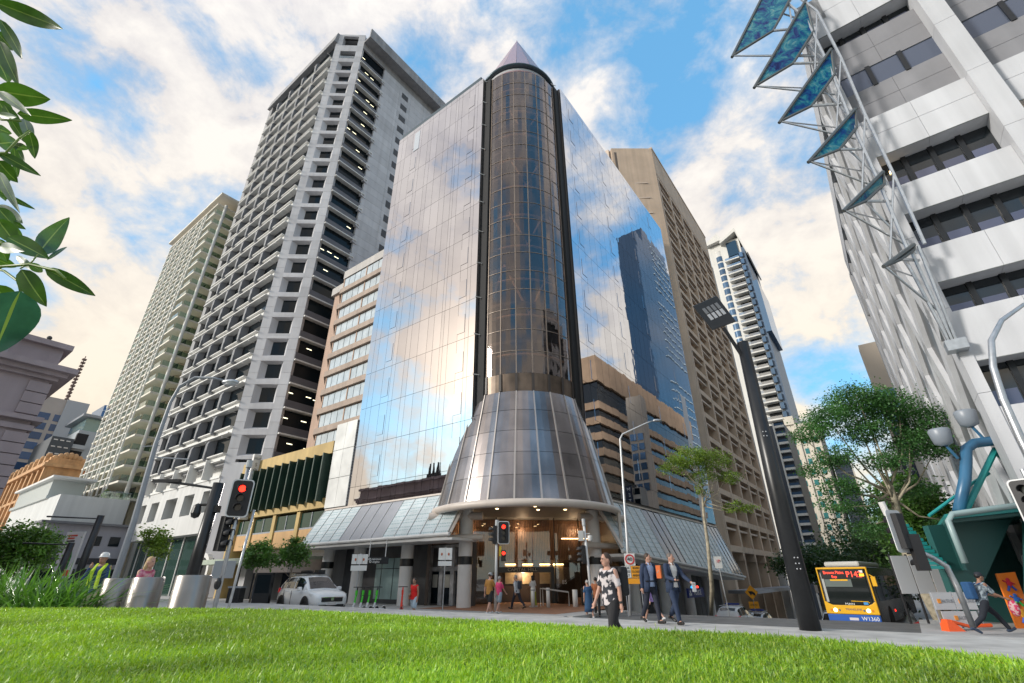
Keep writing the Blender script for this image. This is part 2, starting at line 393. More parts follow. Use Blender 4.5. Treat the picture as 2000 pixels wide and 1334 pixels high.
tag(g, 'bright green lawn of short blades covering the raised bed', 'grass', kind='stuff')
g = blades('tall_grass_blades', tufts, .035, .06, .0045, GRASS, lean=.5, seg=3, seed=9)
tag(g, 'scattered taller blades standing out of the mown lawn', 'grass', kind='stuff')
# ================================================================ trees and plants
BARK = mat('grey_bark', (.22, .18, .14), .9, var=.3, vs=5, bump=.01, bs=18); BARK_P = mat('mottled_pale_bark', (.34, .30, .22), .85, var=.35, vs=6, bump=.006, bs=20)
LEAF_D = leaf_mat('dark_tree_leaf', (.028, .062, .016), (.02, .05, .006), .45, .5, 1.2)
LEAF_M = leaf_mat('mid_tree_leaf', (.055, .12, .022), (.05, .11, .012), .5, .5, 1.5)
LEAF_L = leaf_mat('yellow_green_leaf', (.11, .17, .02), (.10, .15, .012), .5, .45, 1.3)
LEAF_F = leaf_mat('feathery_leaf', (.045, .12, .035), (.05, .12, .02), .5, .5, 1.0)
def leaf_cloud(blobs, n, size, seed, flat=.5, clump=.0, long_=1.6):
    rg = np.random.default_rng(seed); vol = np.array([b[3]*b[4]*b[5] for b in blobs]); cnt = np.maximum(1, (n*vol/vol.sum()).astype(int)); V = []
    for (x, y, z, rx, ry, rz), c in zip(blobs, cnt):
        nc = max(4, c//26); d = rg.normal(size=(nc, 3)); d /= np.linalg.norm(d, axis=1)[:, None]; cc = d*(rg.uniform(.25, 1, nc)**.45)[:, None]
        idx = rg.integers(0, nc, c); p = cc[idx]+rg.normal(size=(c, 3))*clump; V.append(p*[rx, ry, rz]+[x, y, z])
    P = np.concatenate(V); n = len(P)
    a = rg.uniform(0, 2*np.pi, n); el = rg.normal(-.25, flat, n); t = np.stack([np.cos(a)*np.cos(el), np.sin(a)*np.cos(el), np.sin(el)], 1)
    b = np.cross(t, np.array([0, 0, 1.])+rg.normal(size=(n, 3))*.5); b /= np.linalg.norm(b, axis=1)[:, None]+1e-9
    s = size*rg.uniform(.6, 1.35, n)[:, None]; L, Wd = t*s*long_, b*s*.5
    up = np.cross(b, t)*s*.12
    Q = np.stack([P, P+L*.5+Wd-up, P+L, P+L*.5-Wd-up], 1).reshape(-1, 3); i = np.arange(n)[:, None]*4
    return Q, np.concatenate([i+[0, 1, 2], i+[0, 2, 3]], 0)
# ================================================================ mirror tower with glass drum on the corner
def mirror_mat(name, col, amp, sc):
    m = mat(name, col, .015, metal=1.); nt = m.node_tree; n = nt.nodes; k = nt.links; b = n['Principled BSDF']
    geo = n.new('ShaderNodeNewGeometry'); nz = n.new('ShaderNodeTexNoise'); nz.inputs['Scale'].default_value = sc; nz.inputs['Detail'].default_value = 1
    k.new(geo.outputs['Position'], nz.inputs[0]); bp = n.new('ShaderNodeBump'); bp.inputs['Distance'].default_value = amp; bp.inputs['Strength'].default_value = 1
    k.new(nz.outputs[0], bp.inputs['Height']); k.new(bp.outputs[0], b.inputs['Normal'])
    oi = n.new('ShaderNodeObjectInfo'); mr = n.new('ShaderNodeMapRange'); mr.inputs[3].default_value = .93; mr.inputs[4].default_value = 1.05
    k.new(oi.outputs['Random'], mr.inputs[0]); s = n.new('ShaderNodeVectorMath'); s.operation = 'SCALE'; s.inputs[0].default_value = col; k.new(mr.outputs[0], s.inputs['Scale']); k.new(s.outputs[0], b.inputs['Base Color'])
    return m
MIR_L = mirror_mat('rose_mirror_glass', (.60, .585, .615), .0012, 1.1)
MIR_R = mirror_mat('blue_mirror_glass', (.58, .60, .66), .0013, .9)
JOINT = mat('pane_joint', (.10, .09, .085), .5)
DRUMG = see_glass('bronze_drum_glass', (.66, .60, .57), .07, .03, (.85, .82, .84))
BRONZE = mat('bronze_frame', (.26, .205, .165), .42, metal=.25, var=.12, vs=.8)
CONEG = mat('smoky_cone_glass', (.29, .265, .265), .2, metal=.8, var=.28, vs=.5, streak=.2, rnd=.16)
CONER = mat('pale_cone_rib', (.46, .42, .39), .35, metal=.5)
PINKG = mat('pink_glass', (.42, .27, .28), .25, metal=.2, rnd=.1)
RIMM = mat('dark_teal_rim', (.055, .085, .105), .3, metal=.4)
ROOFM = mat('roof_dark', (.08, .08, .085), .7)
mt, O = bthing('mirror_tower', 'mirrored glass office tower with a rounded bronze glass corner drum above a flared cone entrance', 'office tower', 0, 0)
UF = WF = -4.75; ZT = 46.9; WL0, WL1 = .85, 13.55; UR0, UR1 = .85, 28.6
b = MB(O); b.box(UF+.10, 26, WL0+.02, WL1-.03, 6.5, ZT-.05); b.box(UR0+.02, UR1-.03, WF+.10, 12.9, 6.3, ZT-.06); b.build('core_wall', JOINT, mt)
zs = [6.55]+[7.94+3.2*k for k in range(13)]+[ZT]
cw = [.62, .34, .74, .92, .5, .30, .78, .66, 1.0, .86, .52, 1.02, .44, .96, 1.04, .62, .70]; sw = sum(cw); cw = [c*(WL1-WL0)/sw for c in cw]
def pane_set(name, plane, edges, zs, m, limit=None):
    """panes as separate boxes sharing one mesh per size; slight tilt of each pane"""
    cache = {}; rest = MB(O)
    for ci in range(len(edges)-1):
        for ri in range(len(zs)-1):
            a, c, z0, z1 = edges[ci], edges[ci+1], zs[ri], zs[ri+1]; wd, ht = c-a-.022, z1-z0-.026
            if limit and not limit(ci, ri):
                if plane == 'R': rest.box(a+.011, c-.011, WF, WF+.03, z0+.013, z1-.013)
                else: rest.box(UF, UF+.03, a+.011, c-.011, z0+.013, z1-.013)
                continue
            key = (round(wd, 3), round(ht, 3))
            if key not in cache:
                q = MB()
                if plane == 'R': q.box(-wd/2, wd/2, 0, .03, -ht/2, ht/2)
                else: q.box(0, .03, -wd/2, wd/2, -ht/2, ht/2)
                o = q.build(name, m, mt); cache[key] = o
            else: o = cache[key].copy(); COL.objects.link(o); o.parent = mt
            o.location = ((a+c)/2, WF, (z0+z1)/2) if plane == 'R' else (UF, (a+c)/2, (z0+z1)/2)
            t = lambda: random.gauss(0, .0009); o.rotation_euler = (t(), 0, t()) if plane == 'R' else (0, t(), t())
    if rest.v: rest.build(name, m, mt, stuff=True)
ed = [WL0]
for c in cw: ed.append(ed[-1]+c)
pane_set('mirror_pane', 'L', ed, zs, MIR_L)
NR = 24; er = [UR0+(UR1-UR0)*i/NR for i in range(NR+1)]
pane_set('blue_mirror_pane', 'R', er, zs, MIR_R, lambda c, r: c < 20)
# opening panes, a touch proud of the skin
q = MB(); q.box(-.012, 0, -.38, .38, -.8, .8)
vent = None
for k in range(1, 13):
    for (w, sgn) in ((WL0+1.45, 1), (WL1-2.95, -1)):
        z = zs[k]+1.35
        if vent is None: vent = q.build('opening_pane', MIR_L, mt, loc=(UF-.012, w, z))
        else: rep(vent, [(UF-.012, w, z)])
q = MB(); q.box(-.40, .40, -.012, 0, -.8, .8); ventr = q.build('opening_pane', MIR_R, mt, loc=(UR0+1.9, WF-.012, zs[1]+1.35))
rep(ventr, [(UR0+1.9+dx, WF-.012, zs[k]+1.35) for k in range(1, 13) for dx in (0, 6.9, 13.9, 20.8) if (k, dx) != (1, 0)])
q = MB(); q.box(-.02, 0, -.4, .4, -1.4, 1.4); q.build('pale_replacement_pane', mat('pale_pane', (.66, .72, .78), .06, metal=.9), mt, loc=(UF-.008, WL1-3.2, ZT-2.3))
# dark slots beside the drum with little white brackets
b = MB(O); b.box(UF+.25, -.6, .12, WL0, 6.6, ZT-.4); b.box(.12, UR0, WF+.25, -.6, 6.4, ZT-.4); b.build('dark_slot', DARK, mt)
q = MB(); q.path([(0, 0, 0), (-.45, .25, .0), (-.45, .25, .12)], .035, 5); br = q.build('slot_bracket', WHITE, mt, loc=(UF+.28, .55, zs[2]))
rep(br, [(UF+.28, .55, z) for z in zs[3:-1]]); 
for z in zs[2:-1]: rep(br, [(.55, WF+.3, z+.8)])
# drum: axis at (0,0)
RD = 4.3; NP = 24; DA = 2*math.pi/NP; A0 = math.atan2(-1, -1)           # outwards, towards the crossing
Z0, Z1 = 14.05, 46.4; NRW = 19
cols = list(range(-7, 7))
q = MB(); h = (Z1-Z0)/NRW
def arc_panel(r0, r1, z0, z1, da, g, th=.025, nseg=3):
    m_ = MB(); vs = []
    for rr0, rr1 in ((r0, r1), (r0-th, r1-th)):
        for i in range(nseg+1):
            a = -da/2+da*i/nseg; a *= (1-g)
            vs.append((rr0*math.cos(a), rr0*math.sin(a), z0)); vs.append((rr1*math.cos(a), rr1*math.sin(a), z1))
    n2 = 2*(nseg+1); fs = []
    for i in range(nseg):
        fs.append((2*i, 2*i+2, 2*i+3, 2*i+1)); fs.append((n2+2*i+1, n2+2*i+3, n2+2*i+2, n2+2*i))
    fs += [(0, 1, n2+1, n2), (2*nseg+1, 2*nseg, n2+2*nseg, n2+2*nseg+1)]
    m_._a(vs, fs); return m_
pan = None
for r in range(NRW):
    for c in cols:
        a = A0+(c+.5)*DA; zc = Z0+r*h
        if pan is None:
            pan = arc_panel(RD, RD, .012, h-.012, DA, .03).build('drum_pane', DRUMG, mt, smooth=False)
            pan.location = (0, 0, zc); pan.rotation_euler = (0, 0, a); continue
        o = pan.copy(); COL.objects.link(o); o.parent = mt; o.location = (0, 0, zc); o.rotation_euler = (0, 0, a+random.gauss(0, .0012))
q = MB(); q.box(RD-.05, RD+.05, -.035, .035, 0, Z1-Z0); mul = None
for c in range(-7, 8):
    if mul is None: mul = q.build('mullion', BRONZE, mt, loc=(0, 0, Z0)); o = mul
    else: o = mul.copy(); COL.objects.link(o); o.parent = mt
    o.rotation_euler = (0, 0, A0+c*DA)
ar = (A0-7*DA, A0+7*DA)
q = MB(); q.lathe([(RD-.03, -.02), (RD+.03, -.02), (RD+.03, .02), (RD-.03, .02)], 28, a0=ar[0], a1=ar[1]); tr = q.build('transom', BRONZE, mt, loc=(0, 0, Z0+h))
rep(tr, [(0, 0, Z0+h*r) for r in range(2, NRW)])
# bronze structure seen through the drum glass
INB = mat('inner_bronze_tube', (.72, .50, .33), .45)
q = MB(); R2 = 3.7
q.path([(R2*math.cos(a), R2*math.sin(a), 0) for a in np.linspace(*ar, 29)], .10, 6); ring = q.build('ring_tube', INB, mt, loc=(0, 0, Z0+1.7))
rep(ring, [(0, 0, Z0+1.7+3.2*k) for k in range(1, 10)])
q = MB()
for c in (-6, -2, 2):
    a, m_, e = A0+c*DA, A0+(c+2)*DA, A0+(c+4)*DA; P = lambda t, z: (R2*math.cos(t), R2*math.sin(t), z)
    q.tube(P(a, 4.6), P(m_, 0), .09, n=6); q.tube(P(e, 4.6), P(m_, 0), .09, n=6)
brc = q.build('cross_brace', INB, mt, loc=(0, 0, Z0+5)); rep(brc, [(0, 0, Z0+5+6.4*k) for k in range(1, 4)])
COREM = mat('inner_core_panels', (.075, .075, .085), .35, var=.4, vs=.6, rnd=.3)
b = MB(); b.lathe([(2.7, Z0-.2), (2.7, Z1+.1)], 28, a0=ar[0]-.6, a1=ar[1]+.6); b.build('drum_core', COREM, mt)
q = MB(); q.box(2.68, 2.98, -.3, .3, 0, Z1-Z0); fin = q.build('core_column', mat('core_column_dark', (.016, .02, .03), .3), mt, loc=(0, 0, Z0)); fin.rotation_euler = (0, 0, A0-.02)
for a in (-.62, .60, 1.15, -1.2):
    o = fin.copy(); COL.objects.link(o); o.parent = mt; o.rotation_euler = (0, 0, A0+a)
q = MB(); q.lathe([(2.7, -.12), (RD-.12, -.12), (RD-.12, .12), (2.7, .12)], 28, a0=ar[0], a1=ar[1]); fl = q.build('floor_slab', mat('inner_slab', (.12, .105, .095), .6), mt, loc=(0, 0, Z0+2.5)); rep(fl, [(0, 0, Z0+2.5+3.2*k) for k in range(1, 10)])
# band under the drum, flared cone skirt
b = MB(); b.lathe([(RD+.02, 12.75), (RD+.04, 14.03), (RD-.3, 14.05)], 48, a0=ar[0], a1=ar[1]); b.build('drum_band', mat('bronze_band', (.13, .095, .07), .4, metal=.5, var=.35, vs=1.2, streak=.3), mt)
q = MB(); q.box(RD+.02, RD+.10, -.09, .09, 0, 1.25); bb = None
for c in range(-7, 8):
    if bb is None: bb = q.build('band_rib', mat('band_rib_dark', (.05, .04, .035), .5), mt, loc=(0, 0, 12.78)); o = bb
    else: o = bb.copy(); COL.objects.link(o); o.parent = mt
    o.rotation_euler = (0, 0, A0+c*DA)
ZC0, ZC1, RC0, RC1 = 5.55, 12.72, 6.05, 4.42
for r in range(5):
    z0, z1 = ZC0+(ZC1-ZC0)*r/5, ZC0+(ZC1-ZC0)*(r+1)/5; r0, r1 = RC0+(RC1-RC0)*r/5, RC0+(RC1-RC0)*(r+1)/5
    z0 += .012; z1 -= .012; p0 = None
    for c in cols:
        if p0 is None: p0 = arc_panel(r0, r1, z0, z1, DA, .02).build('cone_pane', CONEG, mt); o = p0
        else: o = p0.copy(); COL.objects.link(o); o.parent = mt
        o.rotation_euler = (0, 0, A0+(c+.5)*DA)
b = MB(); b.lathe([(RC0-.06, ZC0), (RC1-.06, ZC1)], 48, a0=ar[0], a1=ar[1]); b.build('cone_backing', JOINT, mt)
q = MB(); q.hexa([(RC0, -.05, ZC0), (RC0+.07, -.05, ZC0), (RC0+.07, .05, ZC0), (RC0, .05, ZC0), (RC1, -.035, ZC1), (RC1+.06, -.035, ZC1), (RC1+.06, .035, ZC1), (RC1, .035, ZC1)]); rb = None
for c in range(-7, 8):
    if rb is None: rb = q.build('cone_rib', CONER, mt); o = rb
    else: o = rb.copy(); COL.objects.link(o); o.parent = mt
    o.rotation_euler = (0, 0, A0+c*DA)
# canopy ring, soffit, columns and beams
b = MB(); b.path([(6.2*math.cos(a), 6.2*math.sin(a), 5.33) for a in np.linspace(A0-1.85, A0+1.85, 49)], .23, 10); b.build('canopy_ring', BEIGE, mt, smooth=True)
b = MB(); b.lathe([(0, 5.42), (6.1, 5.42)], 48); b.lathe([(6.1, 5.54), (0, 5.54)], 48); b.build('canopy_soffit', mat('soffit_grey', (.16, .16, .155), .6), mt)
q = MB(); q.lathe([(0, -.02), (.09, -.02), (.09, 0)], 10); dl = q.build('downlight', LAMPW, mt, loc=(3.9*math.cos(A0), 3.9*math.sin(A0), 5.415))
rep(dl, [(r*math.cos(A0+a), r*math.sin(A0+a), 5.415) for r, a in ((4.6, -.5), (4.6, .5), (5.1, .15), (3.4, -.7), (3.4, .7), (5.2, -.25), (2.4, 0.2))])
COLM = mat('column_paint', (.68, .665, .65), .55, var=.06, vs=1.3, streak=.08)
def column(u, w, z0, z1, r=.42):
    c = MB(); c.tube((u, w, z0), (u, w, z1), r, n=20, cap=False); o = c.build('entrance_column', COLM, mt, smooth=True)
    d = MB(); d.lathe([(r+.012, 2.25), (r+.03, 2.27), (r+.03, 2.68), (r+.012, 2.70)], 20, c=(u, w)); d.build('dark_collar', BLACKM, o)
for (u, w, z0, z1) in ((-4.42, 1.32, 0, 5.4), (1.32, -4.42, -.36, 5.4)): column(u, w, z0, z1)
for w in (6.5, 11.6, 15.4): column(-4.42, w, 0, 3.9)
for u in (6.5, 12, 17.5, 23): column(u, -4.42, ground(u, 0)-.1, 3.2)
for p, q_ in (((-5.8, 3.2, 4.98), (-4.0, .35, 4.98)), ((3.2, -5.8, 4.98), (.35, -4.0, 4.98))): b = MB(); b.tube(p, q_, .24, n=12); b.build('canopy_beam', BEIGE, mt)
for p, q_ in (((-6.2, 3.0, 3.72), (-4.35, .0, 3.72)), ((4.2, -6.0, 3.3), (-.2, -4.5, 3.3))): b = MB(); b.tube(p, q_, .17, n=12); b.build('awning_beam', BEIGE, mt)
# sloping screens of the awnings
def dots(name, c0, c1, k):
    m = mat(name, c0, .35); nt = m.node_tree; n = nt.nodes; L_ = nt.links; bb = n['Principled BSDF']
    tc = n.new('ShaderNodeTexCoord'); vo = n.new('ShaderNodeTexVoronoi'); vo.inputs['Scale'].default_value = k; vo.inputs['Randomness'].default_value = .12
    L_.new(tc.outputs['Object'], vo.inputs[0]); r = n.new('ShaderNodeValToRGB'); r.color_ramp.elements[0].position = .30; r.color_ramp.elements[1].position = .38
    r.color_ramp.elements[0].color = (*c1, 1); r.color_ramp.elements[1].color = (*c0, 1); L_.new(vo.outputs['Distance'], r.inputs[0])
    nz = n.new('ShaderNodeTexNoise'); nz.inputs['Scale'].default_value = .7; geo = n.new('ShaderNodeNewGeometry'); L_.new(geo.outputs['Position'], nz.inputs[0])
    mr = n.new('ShaderNodeMapRange'); mr.inputs[1].default_value = .3; mr.inputs[2].default_value = .7; mr.inputs[3].default_value = .82; mr.inputs[4].default_value = 1.12; L_.new(nz.outputs[0], mr.inputs[0])
    s = n.new('ShaderNodeVectorMath'); s.operation = 'SCALE'; L_.new(r.outputs[0], s.inputs[0]); L_.new(mr.outputs[0], s.inputs['Scale']); L_.new(s.outputs[0], bb.inputs['Base Color'])
    return m
PERF = dots('perforated_screen', (.52, .58, .60), (.22, .34, .36), 6.5)
PERFW = dots('white_perforated_screen', (.62, .62, .60), (.16, .16, .16), 4.2)
GREYP = mat('grey_awning_panel', (.30, .31, .34), .3, var=.1, vs=.8)
DKP = mat('dark_awning_panel', (.035, .045, .075), .12, metal=.3, var=.5, vs=1.5)
def awning(side, a0, a1, n, zb0, zb1, zt, out, kinds):
    st = (a1-a0)/n
    for i in range(n):
        p, q_ = a0+i*st+.02, a0+(i+1)*st-.02; f = lambda t: zb0+(zb1-zb0)*(t-a0)/(a1-a0)
        if side == 'L': P = lambda t, o_, z: (UF-o_, t, z)
        else: P = lambda t, o_, z: (t, WF-o_, z)
        d = .05; m_ = MB(O); pts = [P(p, out, f(p)), P(q_, out, f(q_)), P(q_, out-.1, f(q_)), P(p, out-.1, f(p)), P(p, .03, zt), P(q_, .03, zt), P(q_, -.05, zt), P(p, -.05, zt)]
        m_.hexa(pts); m_.build('awning_panel', kinds(i), mt)
    r_ = MB(O)
    for i in range(n+1):
        t = a0+i*st; r_.tube(P(t, out+.03, f(t)), P(t, .06, zt), .022, n=4)
    r_.build('awning_rib', WHITE, mt)
    g = MB(O); g.tube(P(a0-.3, out+.12, f(a0)-.05), P(a1+.2, out+.12, f(a1)-.05), .10, n=8); g.build('gutter_tube', WHITE, mt)
    g = MB(O); g.hexa([P(a0, out+.05, f(a0)-.32), P(a1, out+.05, f(a1)-.32), P(a1, -.6, f(a1)-.32), P(a0, -.6, f(a0)-.32), P(a0, out+.05, f(a0)-.16), P(a1, out+.05, f(a1)-.16), P(a1, -.6, f(a1)-.16), P(a0, -.6, f(a0)-.16)]); g.build('awning_soffit', WHITE, mt)
    g = MB(O); g.hexa([P(a0, .10, zt+.01), P(a1, .10, zt+.01), P(a1, -.2, zt+.01), P(a0, -.2, zt+.01), P(a0, .10, zt+.12), P(a1, .10, zt+.12), P(a1, -.2, zt+.12), P(a0, -.2, zt+.12)]); g.build('awning_top_rail', BEIGE, mt)
awning('L', 1.0, 16.3, 13, 3.86, 3.86, 6.42, 1.65, lambda i: GREYP if 5 <= i <= 8 else PERF)
awning('R', .9, 28.4, 22, 2.95, 1.55, 6.22, 1.75, lambda i: DKP if 6 <= i <= 8 or i >= 19 else PERF)
b = MB(O); b.hexa([(UF-1.9, 2.9, 3.5), (UF-1.75, .5, 3.5), (UF+.5, .5, 3.5), (UF+.5, 2.9, 3.5), (UF-1.9, 2.9, 3.62), (UF-1.75, .5, 3.62), (UF+.5, .5, 3.62), (UF+.5, 2.9, 3.62)]); b.build('awning_end_slab', WHITE, mt)
for p, q_ in (((.95, WF-1.75, 3.1), (.95, WF+.0, 6.1)), ((1.6, WF-1.4, 3.1), (1.6, WF-1.4, 5.2)), ((UF-1.6, .8, 3.9), (UF, .8, 6.3))): b = MB(O); b.tube(p, q_, .11, n=4); b.build('awning_strut', BEIGE, mt)
# upright perforated screen at the left end
pw = None
for i in range(2):
    for j in range(3):
        m_ = MB(O); m_.box(UF-.12, UF-.04, 13.6+i*1.42, 13.6+i*1.42+1.39, 6.62+j*2.32, 6.62+j*2.32+2.28); m_.build('upright_screen', PERFW, mt)
b = MB(O); b.box(UF, UF+.3, 13.6, 16.4, 6.5, 13.5); b.build('screen_wall', CONC_D, mt)
# roof edge: beam, drum crown, spire
b = MB(O); b.box(UF+.35, UF+1.1, 1.5, WL1, ZT+.62, ZT+1.2); b.box(1.5, UR1, WF+.9, WF+1.5, ZT+.6, ZT+1.1); b.box(UF+1.2, 20, WL0+.5, WL1-.1, ZT, ZT+.7); b.box(.5, UR1-.1, WF+1.2, 12, ZT+.01, ZT+.69); b.build('roof_edge_beam', RIMM, mt)
b = MB(O); b.tube((UF+.4, WL1, ZT+.3), (UF+.4, WL0+2, ZT+.3), .05, n=5); b.box(UF+.5, UF+.6, WL1-2, WL1-.1, ZT, ZT+.5); b.build('roof_rail', WHITE, mt)
for c in cols:
    o = arc_panel(RD-.02, RD-.5, 46.45, 47.4, DA, .03).build('crown_pane', PINKG, mt); o.rotation_euler = (0, 0, A0+(c+.5)*DA)
b = MB(); b.lathe([(3.7, 47.85), (3.98, 47.88), (4.12, 47.96), (4.13, 48.08), (4.0, 48.16), (3.7, 48.18)], 48); b.build('crown_rim', RIMM, mt, smooth=True)
b = MB(); b.lathe([(3.76, 47.3), (3.76, 47.75)], 48); b.build('crown_wall', mat('crown_grey', (.45, .46, .48), .4), mt)
sp = None
for c in range(16):
    if sp is None: sp = arc_panel(3.9, .06, 48.2, 58.5, 2*math.pi/16, .02, .02, 1).build('spire_panel', PINKG, mt); o = sp
    else: o = sp.copy(); COL.objects.link(o); o.parent = mt
    o.rotation_euler = (0, 0, 2*math.pi*c/16)
b = MB(); b.lathe([(.14, 58.2), (0, 58.75)], 8); b.build('spire_tip', RIMM, mt)
# lobby behind the columns
LG = see_glass('lobby_glass', (.82, .8, .78), .05, .01)
b = MB(O); b.box(-4.2, 25, 15.2, 15.5, -.5, 6.4); b.box(27.8, 28.1, -4.2, 12, -3, 6.2); b.build('ground_floor_wall', CONC_D, mt)
SLAT = mat('timber_slat', (.24, .13, .075), .5, var=.3, vs=2, streak=.3)
WALLB = mat('lobby_wall', (.06, .04, .03), .5, var=.3, vs=.8)
c45 = math.sqrt(.5)
def D(s, d, z): return (s*c45-d*c45*-1*-1*0+d*c45-0, -s*c45+d*c45, z)       # s runs to the right along the crossing front, d runs into the building
b = MB(O); b.prism([D(-6.4, 3.6, 0), D(6.4, 3.6, -.6), D(6.4, 3.9, -.6), D(-6.4, 3.9, 0)], (0, 0, 6)); b.prism([D(-6.4, 1.0, 0), D(-6.4, 3.8, 0), D(-6.2, 3.8, 0), D(-6.2, 1.0, 0)], (0, 0, 5.4)); b.prism([D(6.2, -.5, -.8), D(6.2, 3.8, -.8), D(6.4, 3.8, -.8), D(6.4, -.5, -.8)], (0, 0, 6.2)); b.build('lobby_back_wall', WALLB, mt)
b = MB(O)
for i in range(100):
    s = -6.1+i*12.2/99; b.prism([D(s, 3.45, 2.7), D(s+.07, 3.45, 2.7), D(s+.07, 3.58, 2.7), D(s, 3.58, 2.7)], (0, 0, 2.7))
b.build('timber_slat', SLAT, mt, stuff=True)
b = MB(O)
for s0, s1, z in ((-5.9, -3.3, 4.05), (3.3, 5.9, 4.1)): b.prism([D(s0, 3.42, z), D(s1, 3.42, z), D(s1, 3.44, z), D(s0, 3.44, z)], (0, 0, .05))
b.build('slat_light', LAMPW, mt)
for s in (-.9, .35, 1.6, 2.6):
    b = MB(O); b.prism([D(s, 3.52, 1.15), D(s+.75, 3.52, 1.15), D(s+.75, 3.56, 1.15), D(s, 3.56, 1.15)], (0, 0, 1.3)); b.build('lobby_panel', mat('lobby_panel_stone', (.34, .26, .16), .4, var=.2, vs=3), mt)
    b = MB(O); b.prism([D(s, 3.40, 2.36), D(s+.75, 3.40, 2.36), D(s+.75, 3.46, 2.36), D(s, 3.46, 2.36)], (0, 0, .06)); b.build('cove_light', LAMPW, mt)
PORT = mat('portal_black', (.02, .018, .017), .3)
b = MB(O); b.prism([D(-1.6, 2.0, 1.86), D(2.2, 2.0, 1.86), D(2.2, 2.5, 1.86), D(-1.6, 2.5, 1.86)], (0, 0, .34)); b.prism([D(-1.75, 2.0, 0), D(-1.5, 2.0, 0), D(-1.5, 2.5, 0), D(-1.75, 2.5, 0)], (0, 0, 2.2)); b.prism([D(2.1, 2.0, -.3), D(2.35, 2.0, -.3), D(2.35, 2.5, -.3), D(2.1, 2.5, -.3)], (0, 0, 2.5)); b.build('door_portal', PORT, mt)
GOLD = mat('gilt_letter', (.55, .45, .30), .4)
LETW = mat('white_letter', (.8, .8, .78), .5)
text('building_lettering', 'CAPITAL HILL', .27, GOLD, mt, D(.1, 1.985, 2.03), (rad(90), 0, rad(-45)), sx=1.25)
text('street_number', '85', .36, LETW, mt, D(3.0, 1.9, 1.25), (rad(90), 0, rad(-45)))
for s in (-6.0, -4.0, -1.75, 2.4, 4.2): 
    b = MB(O); b.prism([D(s, 1.95, -.3), D(s+.06, 1.95, -.3), D(s+.06, 2.1, -.3), D(s, 2.1, -.3)], (0, 0, 5.7)); b.build('lobby_mullion', BLACKM, mt)
for s0, s1 in ((-5.94, -4.0), (-3.94, -1.75), (2.46, 4.2)):
    b = MB(O); b.prism([D(s0, 2.0, 0), D(s1, 2.0, 0), D(s1, 2.03, 0), D(s0, 2.03, 0)], (0, 0, 5.4)); b.build('lobby_glass', LG, mt)
b = MB(O); b.prism([D(-1.5, 2.0, 2.2), D(2.1, 2.0, 2.2), D(2.1, 2.03, 2.2), D(-1.5, 2.03, 2.2)], (0, 0, 3.2)); b.build('lobby_glass', LG, mt)
for s, d, z in ((-3.8, 2.9, 4.6), (.3, 2.9, 4.6), (4.2, 2.9, 4.6), (.3, 3.1, 1.75)):
    l_ = bpy.data.lights.new('lobby_downlight', 'POINT'); l_.energy = 30; l_.color = (1, .72, .45); l_.shadow_soft_size = .15; lo = bpy.data.objects.new('lobby_downlight', l_); COL.objects.link(lo); lo.parent = mt; lo.location = D(s, d, z)
# stone stair wall and handrails to the right of the doors
GRAN = mat('dark_granite', (.045, .05, .055), .25, var=.4, vs=3)
b = MB(O); b.prism([D(3.3, -1.3, -.35), D(5.9, -1.3, -.5), D(5.9, -1.3, 2.0), D(5.5, -1.3, 2.0), D(3.3, -1.3, .85)], (.12, .12, 0)); b.build('stair_wall', GRAN, mt)
b = MB(O); b.path([D(3.25, -1.32, -.2), D(3.25, -1.32, .9), D(5.5, -1.32, 2.08)], .03, 5); b.path([D(3.3, -1.7, .1), D(3.3, -1.7, .72), D(4.3, -1.7, .3), D(4.3, -1.7, -.45)], .035, 6); b.build('stair_handrail', STEEL, mt)
b = MB(O); b.path([D(.55, -1.9, 0), D(.55, -1.9, .95), D(2.3, -1.9, .72), D(2.3, -1.9, -.2)], .03, 6); b.path([D(.8, -1.4, 0), D(.8, -1.4, .95), D(2.4, -1.4, .74)], .03, 6); b.build('entrance_handrail', WHITE, mt)
for i in range(4):
    b = MB(O); b.prism([D(3.6, -.8+.3*i, -.3+.16*i), D(6.0, -.8+.3*i, -.3+.16*i), D(6.0, 1.4, -.3+.16*i), D(3.6, 1.4, -.3+.16*i)], (0, 0, .16)); b.build('stair_step', BRICKPAVE, mt)
# shopfronts under the left awning
SHOPG = mat('frosted_shop_glass', (.40, .54, .52), .25, var=.15, vs=1.2)
METP = mat('mottled_metal_cladding', (.46, .46, .47), .35, metal=.4, var=.35, vs=2.2)
b = MB(O); b.box(-3.0, -2.7, 1.9, 15.2, 0, 3.6); b.build('shop_wall', mat('shop_wall_grey', (.10, .10, .105), .6, var=.3, vs=1), mt)
for w0, w1 in ((8.0, 9.3), (9.4, 10.6), (10.7, 11.3)):
    for z0, z1 in ((.25, 2.15), (2.2, 2.85)):
        b = MB(O); b.box(-3.07, -3.02, w0, w1, z0, z1); b.build('shop_glass', SHOPG, mt)
for w in (2.0, 3.3, 4.3, 5.5): 
    b = MB(O); b.box(-3.25, -3.0, w, w+.32, 0, 3.5); b.build('metal_pilaster', METP, mt)
b = MB(O); b.box(-3.22, -3.0, 2.32, 5.5, 1.95, 2.2); b.box(-3.22, -3.0, 2.32, 5.5, 3.35, 3.5); b.build('metal_header', METP, mt)
for w in (2.55, 3.65, 4.75):
    b = MB(O); b.box(-3.1, -3.05, w, w+.65, .1, 1.9); b.build('shop_door', DARKGLASS, mt)
    b = MB(O); b.box(-3.13, -3.10, w+.1, w+.55, 1.0, 1.75); b.build('door_notice', mat('pale_notice', (.35, .34, .30), .5), mt)
